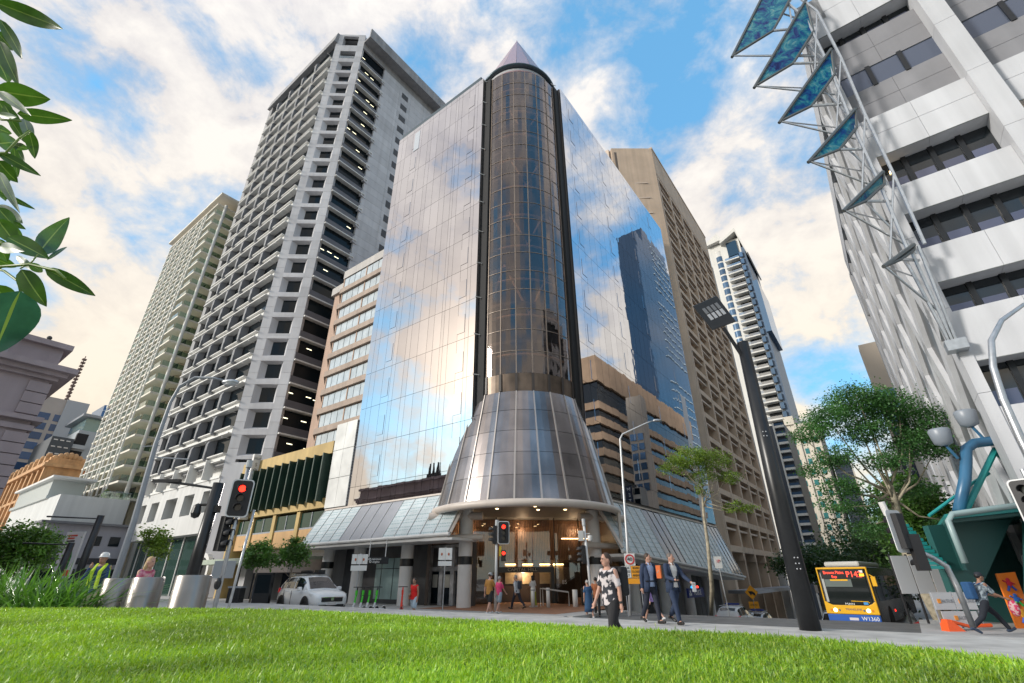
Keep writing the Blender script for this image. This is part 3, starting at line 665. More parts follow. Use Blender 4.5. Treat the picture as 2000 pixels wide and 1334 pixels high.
# shopfront under the right awning
b = MB(O)
for i in range(7):
    u = 3+i*3.5; b.box(u, u+3.4, -3.3, -3.1, ground(u+3, 0)-.2, 1.9)
b.build('shop_wall', mat('shop_wall_grey', (.10, .10, .105)), mt)
b = MB(O); b.box(23.9, 25.5, WF-.02, WF+.06, 6.4, 20); b.build('service_panel', mat('pale_metal_panel', (.5, .5, .52), .35, metal=.5, streak=.1), mt)
# ================================================================ grey tower with sun hoods
gt, O = bthing('hooded_office_tower', 'tall grey concrete tower with hooded windows and a chamfered corner strip of square windows', 'office tower', -4.75, 37.4)
FH = 3.09; ZW = [83.07-FH*k for k in range(-1, 23)]                # window centres on the corner strip
ZB, ZR = 13.2, 92.3
HOODG = mat('hood_grey', (.175, .18, .195), .65, var=.12, vs=.6)
LEDGE = mat('ledge_offwhite', (.68, .675, .65), .6, var=.08, vs=.5, streak=.12)
b = MB(O); b.prism([(-4.42, 37.6, ZB), (-4.42, 60.3, ZB), (17, 60.3, ZB), (17, 33.9, ZB), (-1.2, 33.9, ZB), (-3.6, 37.2, ZB)][::-1], (0, 0, 76.5)); b.build('curtain_wall', DARKGLASS, gt)
# left face
led = None
for k, z in enumerate(ZW):
    z0 = z-1.5
    o = MB(O)
    if led is None:
        o.box(-4.8, -4.3, 37.5, 59.3, z0-.1, z0+.55); led = o.build('spandrel', LEDGE, gt); zz = z0
        o = MB(O); o.hexa([(-5.22, 37.5, z0-.26), (-4.3, 37.5, z0-.26), (-4.3, 59.6, z0-.26), (-5.22, 59.6, z0-.26), (-5.22, 37.5, z0-.12), (-4.3, 37.5, z0-.12), (-4.3, 59.6, z0-.12), (-5.22, 59.6, z0-.12)]); lg = o.build('sun_ledge', LEDGE, gt); o = MB(O); o.box(-5.18, -4.3, 37.5, 59.5, z0+.52, z0+.64); ls = o.build('sill_ledge', LEDGE, gt)
    else: rep(led, [(0, 0, z0-zz)]); rep(lg, [(0, 0, z0-zz)]); rep(ls, [(0, 0, z0-zz)])
q = MB(); P = [(-.78, 0), (0, 0), (0, 2.55), (-.78, 2.55)]
q.prism([(-.40, -.25, .22), (-.56, -.2, .55), (-.56, -.2, 2.1), (-.42, -.25, 2.45), (.36, -.3, 2.6), (.36, -.3, .1)], (0, .56, 0)); q.box(-.64, -.50, -.34, -.18, .1, 1.2); hood = None
hl = [(-.05-.0, w-37.4, z-1.38) for z in ZW for w in (41.9, 46.3, 50.7, 55.1)]
hood = q.build('sun_hood', HOODG, gt, loc=hl[0]); rep(hood, hl[1:])
q = MB(); q.box(-.46, .3, -.03, .03, 0, .05); q.box(-.50, -.44, -.10, .10, 0, .05); tl = None
tl_l = [(0, w-37.4+.9, z+1.05) for z in ZW for w in (37.8, 41.9, 46.3, 50.7, 55.1)]
tl = q.build('ledge_bracket', WHITE, gt, loc=tl_l[0]); rep(tl, tl_l[1:])
b = MB(O); b.box(-4.85, -3.6, 59.2, 60.5, ZB, 91.0); b.build('end_pier', CONC_D, gt)
# chamfered corner strip
E_ = Vector((3.15, -3.9, 0)).normalized(); N_ = Vector((.778, .629, 0)); B0 = Vector((-4.75, 37.4, 0))
def ch(s, d, z): p = B0+E_*s+N_*d; return (p.x, p.y, z)
LEN = 5.01
def chbox(m_, s0, s1, d0, d1, z0, z1): m_.hexa([ch(s0, d0, z0), ch(s1, d0, z0), ch(s1, d1, z0), ch(s0, d1, z0), ch(s0, d0, z1), ch(s1, d0, z1), ch(s1, d1, z1), ch(s0, d1, z1)])
for s0, s1 in ((-.02, 1.12), (3.88, LEN+.02)):
    z = ZB
    while z < ZR-.1:
        z1 = min(z+FH/2, ZR); b = MB(O); chbox(b, s0, s1, 0, 1.0, z+.012, z1-.012); b.build('corner_panel', STONE, gt); z = z1
def win_bay(zc):
    m_ = MB(O); a, c, z0, z1 = 1.12, 3.88, zc-FH/2, zc+FH/2; zo0, zo1 = zc-1.18, zc+1.22; i0, i1, y0, y1 = 1.72, 3.38, zc-.80, zc+1.0; dp = .7
    chbox(m_, a, c, 0, 1.0, z0, zo0); chbox(m_, a, c, 0, 1.0, zo1, z1)
    for (p, q_) in ((((a, zo0), (a, zo1)), ((i0, y0), (i0, y1))), (((c, zo1), (c, zo0)), ((i1, y1), (i1, y0))), (((c, zo0), (a, zo0)), ((i1, y0), (i0, y0))), (((a, zo1), (c, zo1)), ((i0, y1), (i1, y1)))):
        m_.poly([ch(p[0][0], .01, p[0][1]), ch(p[1][0], .01, p[1][1]), ch(q_[1][0], dp, q_[1][1]), ch(q_[0][0], dp, q_[0][1])])
    return m_, (i0, i1, y0, y1, dp)
first = None
for z in ZW[1:]:
    if first is None:
        m_, g = win_bay(z); first = m_.build('window_surround', STONE, gt); zf = z
        m_ = MB(O); chbox(m_, g[0]-.02, g[1]+.02, g[4]-.02, g[4]+.05, g[2]-.02, g[3]+.02); fg = m_.build('corner_window', DARKGLASS, gt)
        m_ = MB(O); m_.tube(ch(2.2, .8, z+.55), ch(2.9, .8, z+.2), .03, n=4); fl_ = m_.build('ceiling_tube', LAMPC, gt)
    else:
        rep(first, [(0, 0, z-zf)]); rep(fg, [(0, 0, z-zf)])
        if random.random() < .35: rep(fl_, [(0, 0, z-zf)])
z = ZW[0]
for a, c in ((z-1.6, z-.9), (z+1.2, z+2.9), (ZR-.5, ZR)): b = MB(O); chbox(b, 1.12, 3.88, 0, .8, a, c); b.build('corner_beam', STONE, gt)
b = MB(O); chbox(b, 1.15, 3.85, .05, .08, z-.9, z-.1); b.build('glass_balustrade', see_glass('clear_glass', (.7, .8, .8), .1), gt)
# right face: window bands, stone wall, vents
b = MB(O); m_ = None
RW = 33.5
for i, z in enumerate(ZW):
    z0 = z-1.55
    if i == 0:
        m_ = MB(O); m_.box(-1.55, 3.3, RW-.1, RW+.4, z0, z0+.9); s1 = m_.build('band_spandrel', mat('dark_spandrel', (.11, .11, .125), .5, var=.1, vs=.8), gt); zz = z0
        m_ = MB(O); m_.box(-1.55, 3.75, RW-.32, RW+.4, z0-.22, z0-.04); s2 = m_.build('band_ledge', LEDGE, gt)
        m_ = MB(O); m_.prism([(3.1, RW-.30, z0-.6), (4.1, RW-.02, z0-.6), (3.1, RW+.3, z0-.6)], (0, 0, 1.0)); s3 = m_.build('zigzag_block', STONE, gt)
        m_ = MB(O); m_.box(8.0, 9.5, RW-.03, RW+.1, z0+.7, z0+2.1); s4 = m_.build('louvre_vent', mat('louvre_dark', (.06, .06, .065), .6), gt)
    else:
        for q in (s1, s2, s3, s4): rep(q, [(0, 0, z0-zz)])
lt = None; q = MB(); q.box(-.35, .35, 0, .03, -.05, .05)
for z in ZW:
    for u in (-.9, .3, 1.5, 2.5):
        if random.random() < .24:
            if lt is None: lt = q.build('ceiling_light', LAMPC, gt, loc=(u+4.75, RW-37.4+.38, z+.5))
            else: rep(lt, [(u+4.75, RW-37.4+.38, z+.35+random.random()*.3)])
cache = {}
for ci, (u0, u1) in enumerate(((3.45, 7.4), (7.4, 10.2), (10.2, 13.6), (13.6, 17.0))):
    for k in range(17):
        for j in range(2):
            z0 = ZW[0]+2.6-(k+1)*FH+j*FH/2
            if z0 > 88.8: continue
            if ci not in cache: m_ = MB((0, 0, 0)); m_.box(.012, u1-u0-.012, 0, .5, .012, FH/2-.012); cache[ci] = m_.build('stone_panel', STONE, gt, loc=(u0+4.75, RW-37.4, z0)); continue
            rep(cache[ci], [(u0+4.75, RW-37.4, z0)])
b = MB(O); b.box(3.5, 17.0, RW+.05, RW+.5, ZB, 88.9); b.build('stone_backing', CONC_D, gt)
# roof fascia and soffit
for i in range(14):
    b = MB(O); w = 37.2+i*23.6/14; b.hexa([(-5.3, w, 89.6), (-4.2, w, 89.6), (-4.2, w+1.66, 89.6), (-5.3, w+1.66, 89.6), (-4.95, w, ZR), (-4.2, w, ZR), (-4.2, w+1.66, ZR), (-4.95, w+1.66, ZR)]); b.build('roof_fascia', CONC_D, gt)
for i in range(11):
    b = MB(O); u = -1.65+i*1.75; b.box(u, u+1.73, 31.6, 31.9, 89.9, ZR); b.build('roof_fascia', CONC_D, gt)
b = MB(O); b.box(-1.6, 17.6, 31.9, 34.5, 90.0, 90.4); b.box(-1.6, 17.6, RW-.02, RW+.3, 88.4, 90.0); b.build('roof_soffit', CONC_D, gt)
b = MB(O); b.prism([(-4.2, 37.5, ZR-.5), (-4.2, 60.8, ZR-.5), (17.5, 60.8, ZR-.5), (17.5, 32, ZR-.5), (-1.0, 33.7, ZR-.5)][::-1], (0, 0, .45)); b.build('roof_deck', CONC_D, gt)
# podium: white wall with square openings over a glass base
WALLW = mat('podium_white_stone', (.56, .56, .55), .65, var=.09, vs=.3, streak=.14)
ops = [(38.9, 40.6), (42.9, 45.6), (47.5, 50.9), (53.0, 55.5), (57.2, 59.0)]
b = MB(O); zs_ = (5.95, 8.05, 10.35, 11.5); b.box(-4.8, -3.2, 37.4, 60, zs_[0], zs_[1]); b.box(-4.8, -3.2, 37.4, 60, zs_[2], zs_[3]); pw_ = 37.4
for a, c in ops+[(60, 60)]:
    b.box(-4.8, -3.2, pw_, a, zs_[1], zs_[2]); pw_ = c
b.build('podium_wall', WALLW, gt)
b = MB(O); b.box(-3.4, -3.2, 37.4, 60, 8.05, 10.35); b.box(-3.6, -3.3, 37.4, 60, 0, 5.95); b.build('podium_glass', mat('podium_green_glass', (.03, .06, .05), .06), gt)
q = MB(); q.box(-.05, .05, -.06, .06, 0, 5.9); pm = q.build('podium_mullion', WHITE, gt, loc=(1.05, 1, 0)); rep(pm, [(1.05, x, 0) for x in (4.4, 7.8, 11.2, 14.6, 18, 21)])
q = MB(); q.box(-.35, .7, -.08, .08, 0, 2.2); pf = q.build('podium_fin', LEDGE, gt, loc=(-.5, 2.8, 11.5)); rep(pf, [(-.5, x, 11.5) for x in (7.1, 11.4, 15.8, 20.2)])
b = MB(O); b.box(-4.9, -3.9, 37.4, 60.2, 11.5, 11.75); b.box(-3.9, -3.8, 37.4, 60, 11.7, 13.3); b.build('podium_ledge', LEDGE, gt)
b = MB(O); b.prism([ch(0, 0, -.1), ch(LEN, 0, -.1), ch(LEN, 3, -.1), ch(0, 3, -.1)], (0, 0, ZB+.1)); b.build('podium_corner', STONE, gt)
b = MB(O); b.box(-4.75, 17, 37.5, 60.2, ZB-.2, ZB+.3); b.build('podium_roof', CONC_D, gt)
# ================================================================ terracotta hotel with banded windows
TERR = mat('terracotta_render', (.42, .29, .22), .75, var=.1, vs=.5, streak=.1)
TERR2 = mat('brown_band', (.35, .275, .225), .75, var=.12, vs=.6, streak=.18)
CURT = mat('curtained_window', (.46, .51, .54), .12, var=.15, vs=1.1)
th, O = bthing('banded_hotel', 'terracotta hotel with stacked brown bands of curtained windows behind the low green finned hotel', 'hotel', -1, 20)
prof = [(-1.0, 13.7), (-1.0, 26.2), (.35, 28.0), (.35, 30.6)]
b = MB(O); b.prism([(-.5, 13.7, 0), (-.5, 26.0, 0), (.6, 28.0, 0), (.6, 30.6, 0), (12, 30.6, 0), (12, 13.7, 0)], (0, 0, 35.2)); b.build('wall', TERR, th)
b = MB(O); b.prism([(-1.15, 13.7, 34.9), (-1.15, 26.3, 34.9), (.2, 28.2, 34.9), (.3, 31.0, 34.9), (12, 31, 34.9), (12, 13.7, 34.9)], (0, 0, 1.1)); b.build('parapet', mat('parapet_grey', (.42, .40, .38), .7, streak=.15), th)
wn = None
for k in range(12):
    z = 33.4-2.19*k
    b = MB(O); b.prism([(-1.35, 13.7, z-.75), (-1.35, 26.3, z-.75), (.05, 28.25, z-.75), (.6, 28.25, z-.75), (-.4, 26.2, z-.75), (-.4, 13.7, z-.75)], (0, 0, .62)); b.build('window_band', TERR2, th)
    for i in range(11):
        w = 14.0+i*1.11
        if wn is None: q = MB(O); q.box(-1.06, -1.0, w, w+1.02, z-.1, z+1.36); wn = q.build('window', CURT, th); w0_, z0_ = w, z
        else: rep(wn, [(0, w-w0_, z-z0_)])
    b = MB(O); b.prism([(-1.0, 26.2, z-.1), (.05, 27.95, z-.1), (.2, 27.85, z-.1), (-.85, 26.1, z-.1)], (0, 0, 1.3)); b.build('cant_window', DARKGLASS, th)
    for w in (17.3, 21.7, 26.1): q = MB(O); q.box(-1.12, -.5, w-.1, w+.05, z-.14, z+1.40); q.build('window_post', TERR, th)
b = MB(O); b.path([(0, 22, 36), (0, 22, 37.6)], .03, 4); b.path([(0, 21.4, 37.3), (0, 22.6, 37.3)], .02, 4); b.path([(0, 21.6, 37), (0, 22.4, 37)], .02, 4); b.build('tv_aerial', GREYM, th)
# ================================================================ low ochre hotel with green fins, and its blade sign
OCHRE = mat('ochre_render', (.50, .36, .15), .75, var=.12, vs=.5, streak=.15)
OCHRE2 = mat('ochre_panel', (.55, .34, .16), .75, var=.1, vs=.5, streak=.1)
FING = mat('dark_green_fin', (.018, .045, .032), .4, var=.2, vs=1)
gh, O = bthing('finned_hotel', 'low ochre hotel with dark green vertical fins across its upper windows', 'hotel', -4.75, 24)
G0, G1 = 16.6, 32.3
b = MB(O); b.box(-3.6, 8, G0, G1, 0, 12); b.build('wall', mat('hotel_glass', (.03, .04, .06), .08), gh)
b = MB(O); b.box(-4.85, -3.5, G0, G1, 11.15, 12.2); b.build('fascia', OCHRE, gh)
b = MB(O); b.box(-4.75, -3.5, G0, G1, 6.75, 7.5); b.build('fascia', OCHRE, gh)
b = MB(O); b.box(-4.7, -3.55, G1-1.2, G1, 0, 11.15); b.build('end_pier', OCHRE, gh)
q = MB(); q.box(-.5, .95, -.07, .07, 0, 3.95); fn = q.build('green_fin', FING, gh, loc=(-.1, G0+.5-24, 7.2)); rep(fn, [(-.1, G0+.5-24+i*1.3, 7.2) for i in range(1, 12)])
q = MB(); q.box(0, .1, 0, 1.16, 0, .35); sp_ = q.build('window_spandrel', OCHRE, gh, loc=(.95, G0+.57-24, 9.2)); rep(sp_, [(.95, G0+.57-24+i*1.3, 9.2) for i in range(1, 11)])
q = MB(); q.box(0, .06, 0, 1.16, 0, 1.45); pn_ = q.build('window', BLUEGLASS, gh, loc=(1.0, G0+.57-24, 7.6)); rep(pn_, [(1.0, G0+.57-24+i*1.3, zz) for i in range(0, 11) for zz in (7.6, 9.65) if (i, zz) != (0, 7.6)])
for i in range(4):
    w = G0+.4+i*3.9; b = MB(O); b.box(-4.45, -3.6, w, w+3.2, 5.4, 6.55); b.build('lower_window', mat('lower_green_glass', (.015, .05, .04), .08), gh)
    b = MB(O); b.box(-4.5, -3.6, w-.0, w+3.2, 3.95, 5.25); b.build('ochre_panel', OCHRE2, gh)
    b = MB(O); b.box(-4.5, -4.44, w+1.55, w+1.65, 5.4, 6.55); b.build('window_bar', GREYM, gh)
    b = MB(O); b.box(-4.62, -3.6, w+3.25, w+3.75, 3.9, 6.7); b.build('pier', OCHRE, gh)
b = MB(O); b.box(-4.5, -3.6, G0, G1, 5.25, 5.38); b.build('window_rail', GREYM, gh)
b = MB(O); b.box(-6.8, -3.6, G0+.2, G1, 2.75, 3.15); b.build('street_awning', mat('awning_pale_green', (.36, .42, .34), .6, streak=.1), gh)
b = MB(O); b.box(-6.9, -3.6, G0, 21.5, 2.0, 2.9); b.build('balcony_front', mat('pinkish_beam', (.46, .38, .33), .7), gh)
b = MB(O); b.box(-2.9, -2.7, 15.5, G1, 0, 2.8); b.build('street_wall', mat('brown_tiles', (.42, .28, .17), .6, var=.25, vs=1.2), gh)
for w in (23, 28): b = MB(O); b.box(-4.3, -3.5, w, w+1, 0, 2.8); b.build('street_pier', CONC, gh)
sg, O = bthing('blade_sign', 'tall white blade sign reading GREAT SOUTHERN HOTEL projecting over the street', 'sign', -4.85, 29.0, 6.6)
b = MB(O); b.box(-5.55, -4.75, 29, 29.35, 6.62, 12.75); bevel(b.build('sign_panel', WHITE, sg), .03)
INK = mat('dark_sign_letter', (.03, .04, .045), .5)
text('lettering', 'GREAT', .30, INK, sg, (-.33, -.012, 5.72), FACE_L, sx=.8)
for i, c in enumerate('SOUTHERN'): text('lettering', c, .48, INK, sg, (-.33, -.012, 5.12-i*.56), FACE_L)
text('lettering', 'HOTEL', .30, INK, sg, (-.33, -.012, .38), FACE_L, sx=.8)
b = MB(O); b.tube((-4.75, 29.2, 8), (-4.4, 29.2, 8), .05, n=5); b.build('sign_bracket', GREYM, sg)
# ================================================================ cream apartment tower further up the left street
ct, O = bthing('cream_apartment_tower', 'slender cream apartment tower with white gridded front and stacked glass balconies', 'apartment tower', -4.75, 67)
CRM = mat('cream_slab', (.70, .655, .56), .7, var=.06, vs=.3, streak=.05); CRW = mat('cream_grid', (.73, .71, .66), .6, streak=.06)
GGL = see_glass('green_balcony_glass', (.66, .80, .74), .12)
ZCT = 66.5; NF = 24; fh = (ZCT-12)/NF
b = MB(O); b.box(-3.2, 10, 69.2, 89, 0, ZCT-1); b.build('wall', mat('ochre_wall', (.52, .46, .34), .7, var=.2, vs=.3), ct)  # ochre wall behind the balconies, its tone varied at random
q = MB(); q.box(-1.55, 8, 0, 23, -.14, .14); sl_ = q.build('floor_slab', CRM, ct, loc=(0, 0, 12)); rep(sl_, [(0, 0, 12+fh*i) for i in range(1, NF+1)])
q = MB(); q.box(-1.5, -1.45, .6, 22, .15, 1.0); bl_ = q.build('balcony_glass', GGL, ct, loc=(0, 0, 12)); rep(bl_, [(0, 0, 12+fh*i) for i in range(1, NF)])
q = MB(); q.box(-1.4, 7, .02, .07, .15, 1.0); bl2 = q.build('end_balcony_glass', GGL, ct, loc=(0, 0, 12)); rep(bl2, [(0, 0, 12+fh*i) for i in range(1, NF)])
q = MB(); q.box(-1.7, -1.5, -.1, .1, 0, ZCT-10.5); pv = q.build('grid_post', CRW, ct, loc=(0, 4.2, 10)); rep(pv, [(0, x, 10) for x in (5.6, 8.2, 10.8, 12.2, 14.8, 17.4, 19.0, 21.6)])
q = MB(); q.box(-1.68, -1.5, 4.2, 21.6, -.06, .06); rl = q.build('grid_rail', CRW, ct, loc=(0, 0, 13)); rep(rl, [(0, 0, 13+fh*i) for i in range(1, NF)])
b = MB(O); b.tube((-4.9, 66.9, 0), (-4.9, 66.9, ZCT+.4), .28, n=10); b.build('corner_post', CRW, ct, smooth=True)
b = MB(O); b.box(-2.0, -1.2, 66.7, 67.4, 0, ZCT); b.build('end_post', CRW, ct)
b = MB(O); b.box(-6.6, 10, 65.8, 91, ZCT+1.6, ZCT+2.0); b.build('roof_slab', CRM, ct)
b = MB(O); b.box(-2, 9, 69, 88, ZCT-1, ZCT+1.6); b.build('roof_storey', WHITE, ct)
wq = MB(); wq.box(-.02, .05, 0, 2.1, 0, 1.9); wi = wq.build('window', mat('apartment_glass', (.05, .07, .075), .08), ct, loc=(1.5, 2.6, 12.4))
rep(wi, [(1.5, 2.6+2.9*j, 12.4+fh*i) for i in range(NF) for j in range(6) if (i, j) != (0, 0)])
# ================================================================ street end on the left
def block(name, label, cat, u0, u1, w0, w1, z1, m, z0=0.):
    r, O_ = bthing(name, label, cat, u0, w0, z0); b_ = MB(O_); b_.box(u0, u1, w0, w1, z0, z1); b_.build('wall', m, r); return r, O_
PINKC = mat('pinkish_precast', (.42, .36, .32), .75, var=.08, vs=.3)
OFG = mat('blue_office_window', (.045, .085, .17), .12, spec=.6, rnd=.35)
r, O = block('precast_office_block', 'pinkish precast office block with rows of blue windows and an antenna mast on its roof', 'office block', -30, 1.5, 150, 200, 45.5, PINKC)
q = MB(); q.box(0, 2.9, -.06, .1, 0, 1.8); wi = q.build('window', OFG, r, loc=(10.6, -.04, 3)); rep(wi, [(10.6+j*3.75, -.04, 3+i*2.6) for i in range(15) for j in range(5) if (i, j) != (0, 0)])
b = MB(O); b.box(-3.2, 1.6, 149.6, 150.1, 0, 45.6); b.build('side_pier', mat('pale_grey_pier', (.40, .40, .41), .7), r)
b = MB(O); b.path([(-2, 160, 45.5), (-2, 160, 62)], [.4, .12], 6)
for i in range(14): b.box(-2.5, -1.5, 159.5, 160.5, 47+i*1.05, 47.4+i*1.05)
b.build('antenna_mast', mat('rusty_mast', (.16, .10, .08), .6), r)
GP = mat('grey_panel', (.36, .40, .43), .5, var=.06, vs=.3)
r, O = block('grey_apartment_block', 'pale grey apartment block with a glazed top floor above the brick wall', 'apartment block', -2.6, 6, 125, 140, 33, GP)
b = MB(O); b.box(-2.0, 6, 125.6, 139, 33, 36.2); b.build('glazed_top_floor', mat('pale_teal_glass', (.25, .36, .36), .1, metal=.3), r)
b = MB(O); b.box(-3.1, 6.5, 124.4, 140, 36.2, 36.8); b.build('roof_slab', GREYM, r)
for i in range(3):
    b = MB(O); b.box(-2.65, -.6, 124.94, 126, 21.5+i*4, 24.2+i*4); b.build('balcony_recess', DARK, r)
    b = MB(O); b.box(-3.0, -.4, 124.3, 125, 20.6+i*4, 21.5+i*4); b.build('balcony_front', GP, r)
b = MB(O); b.box(2.2, 4.4, 124.9, 125.2, 21, 24.5); b.build('window', mat('pale_teal_glass', (.25, .36, .36)), r)
r, O = block('dark_louvred_block', 'dark charcoal block with small white slots beside the grey apartment block', 'office block', -6.8, -2.9, 124, 140, 30.5, mat('charcoal_cladding', (.06, .07, .08), .6))
q = MB(); q.box(0, .7, -.06, .02, 0, .22); sl2 = q.build('white_slot', WHITE, r, loc=(.4, -.02, 25.2)); rep(sl2, [(.4+1.1*j, -.02, 25.2+1.5*i) for i in range(4) for j in range(3) if (i, j) != (0, 0)])  # small slots in plain white paint
r, O = block('blue_glass_tower', 'narrow blue glass tower peeping out behind the cream apartment tower', 'office tower', 6.8, 14, 160, 172, 49, mat('blue_curtain_wall', (.07, .14, .27), .15, metal=.3))
q = MB(); q.box(0, 7.2, -.1, .1, -.15, .15); bb_ = q.build('floor_band', mat('pale_blue_band', (.3, .4, .52), .5), r, loc=(0, -.05, 34)); rep(bb_, [(0, -.05, 34+1.9*i) for i in range(1, 8)])
SAND = mat('golden_sandstone', (.56, .325, .16), .8, var=.22, vs=.5, streak=.2, bump=.03, bs=3)
r, O = block('sandstone_building', 'ornate golden sandstone heritage building with a carved parapet', 'heritage building', -9.0, -4.2, 100, 142, 21.4, SAND)
for z, d, h_ in ((8, .4, .5), (15, .5, .5), (20.2, .9, .6), (20.8, .5, .5)):
    b = MB(O); b.box(-9.0-d, -4.25, 100-d, 142, z, z+h_); b.build('cornice', SAND, r)
q = MB(); q.box(-.5, 0, -.5, .5, 0, 20.2); pi_ = q.build('pilaster', SAND, r, loc=(0, .6, 0)); rep(pi_, [(0, .6+4.2*i, 0) for i in range(1, 10)])
q = MB(); q.box(-.1, .1, -.8, .8, 0, 3.0); wi = q.build('window', DARKGLASS, r, loc=(-.0, 2.7, 9.5)); rep(wi, [(0, 2.7+4.2*i, z) for i in range(9) for z in (2.6, 9.5, 16.2) if (i, z) != (0, 9.5)])
q = MB(); q.box(-.55, .55, -.1, .1, 0, 2.0); q.build('side_window', mat('pale_sash', (.35, .4, .45), .2), r, loc=(2.6, -.05, 16.4)); q = MB(); q.box(-.8, .8, -.25, .1, 0, .3); q.build('window_hood', SAND, r, loc=(2.6, -.05, 18.7))
b = MB(O)
for i in range(7): b.ball((-8.6+i*.7, 100.6, 21.8+.8*math.sin(i/6*math.pi)), .5, .5, .7, 8, 6)
b.box(-9.2, -4.2, 100.2, 101.2, 21.3, 22); b.build('carved_parapet', SAND, r)
q = MB(); q.box(-.5, .5, -.5, .5, 0, 1.4); q.ball((0, 0, 1.7), .5); ur = q.build('parapet_urn', SAND, r, loc=(.2, 5, 21.3)); rep(ur, [(.2, 5+4.2*i, 21.3) for i in range(1, 9)])
BRICK = mat('orange_brick', (.46, .19, .075), .8, var=.18, vs=.8, streak=.12)
r, O = block('brick_flank_building', 'plain orange brick flank wall between the sandstone building and the cream tower', 'building', -4.15, 3, 100.2, 112, 20.3, BRICK)
b = MB(O); b.box(-4.15, 3.2, 100.0, 112, 16.6, 17.0); b.build('string_course', mat('dark_brick', (.2, .09, .05), .8), r)
b = MB(O); b.box(-2.4, -1.7, 100.1, 100.3, 18.2, 19.2); b.build('window', DARK, r)
b = MB(O); b.box(-4.2, 3.1, 100.1, 112, 20.3, 20.6); b.build('parapet', BRICK, r)
PW = mat('white_podium_wall', (.56, .57, .56), .65, var=.06, vs=.3, streak=.1)
r, O = block('white_podium_building', 'low white podium building with a blank upper wall and roof terrace planting', 'building', -12.4, -6.8, 64, 92, 11.5, PW)
b = MB(O); b.box(-6.8, -4.9, 64, 65.7, 0, 11.5); b.build('side_wall', PW, r)
b = MB(O); b.box(-12.7, -8.4, 70, 92, 11.5, 11.9); b.box(-12.3, -8.6, 72, 92, 11.9, 14.2); b.build('terrace_screen', mat('pale_screen', (.5, .54, .53), .3), r)
b = MB(O); b.box(-12.9, -8.0, 69.6, 92.4, 14.2, 14.5); b.build('terrace_roof', WHITE, r)
b = MB(O); b.tube((-8.2, 64.2, 12.4), (-4.9, 64.2, 12.4), .04, n=4); b.build('terrace_rail', GREYM, r)
b = MB(O); b.box(-8.2, -5, 64.15, 64.2, 11.5, 12.4); b.build('terrace_glass', GGL, r)
Q, A = leaf_cloud([(-7.6, 64.9, 12.2, .5, .4, .5), (-6.2, 64.9, 12.0, .5, .4, .4)], 500, .13, 77); 
tri_mesh('terrace_planting', Q-np.array(O), A, LEAF_L, r, stuff=False)
r, O = block('grey_corner_shop', 'two storey lilac grey building with a row of dark windows and a flat roof', 'building', -13.2, -5.0, 60, 63.9, 7.7, mat('lilac_grey_render', (.30, .30, .34), .7, var=.08, vs=.3, streak=.1))
b = MB(O); b.box(-14, -4.6, 59.2, 63.95, 7.7, 7.95); b.build('roof_eave', mat('eave_grey', (.13, .135, .15), .6), r)
q = MB(); q.box(0, 1.1, -.06, .05, 0, 1.1); wi = q.build('window', DARKGLASS, r, loc=(.6, -.02, 5.4)); rep(wi, [(.6+1.95*j, -.02, 5.4) for j in range(1, 4)])
b = MB(O); b.box(-13.2, -5.0, 59.9, 60.1, 3.3, 4.0); b.build('string_band', mat('shop_band', (.02, .022, .03), .5), r)
q = MB(); q.box(0, 1.7, -.06, .05, .2, 2.8); wi = q.build('shop_window', DARKGLASS, r, loc=(.4, -.02, 0)); rep(wi, [(.4+2.0*j, -.02, 0) for j in range(1, 4)])
# classical mauve building close on the left
MAUVE = mat('mauve_stone', (.36, .29, .30), .75, var=.1, vs=.5, streak=.12); LINE = mat('pale_mortar', (.36, .33, .35), .8)
K = .57; CU, CW = -23.9, 13.1
cb, O = bthing('classical_building', 'mauve grey classical building with stepped cornices at the left edge of the street', 'building', CU, CW)
def cl(name, a0, a1, w0, w1, z0, z1, m=None):
    b_ = MB(); b_.box(a0*K, a1*K, w0*K, w1*K, z0*K, z1*K); return b_.build(name, m or MAUVE, cb)
cl('wall', -40, 0, 0, 45, 0, 22.4)
for z, d, h_ in ((14.3, .3, .45), (15.1, .65, .4), (18.9, .45, .35), (19.25, .9, .4), (19.65, 1.4, .5), (22.0, .5, .5)): cl('cornice', -40, d, -d, 45, z, z+h_)
for i in range(15): cl('quoin_block', -1.3, .22, -.22, 1.4, .2+i*.93, .2+i*.93+.85)
for i in range(3): cl('quoin_block', -1.3, .2, -.2, 1.4, 15.7+i*1.0, 15.7+i*1.0+.92)
for u in (-6.5, -13, -19.5): cl('pilaster', u, u+1.5, -.3, .2, 0, 18.8)
for w in (6, 13, 20, 27): cl('pilaster', -.2, .3, w, w+1.5, 0, 18.8)
for u in (-10.5, -17): cl('window', u, u+2.2, -.06, .1, 5, 12, DARKGLASS)
cl('mortar_line', -3.6, -3.45, -.03, .1, 0, 22.2, LINE)
for w in (8, 18.5, 20, 21.5):
    w *= K; b = MB(); b.box(-.6, -.1, w-.25, w+.25, 12.8, 13.4); b.tube((-.35, w, 13.4), (-.35, w, 14.5), .25, .12, 8); b.ball((-.35, w, 14.6), .13); b.build('roof_statue', mat('weathered_bronze', (.05, .05, .05), .6), cb)
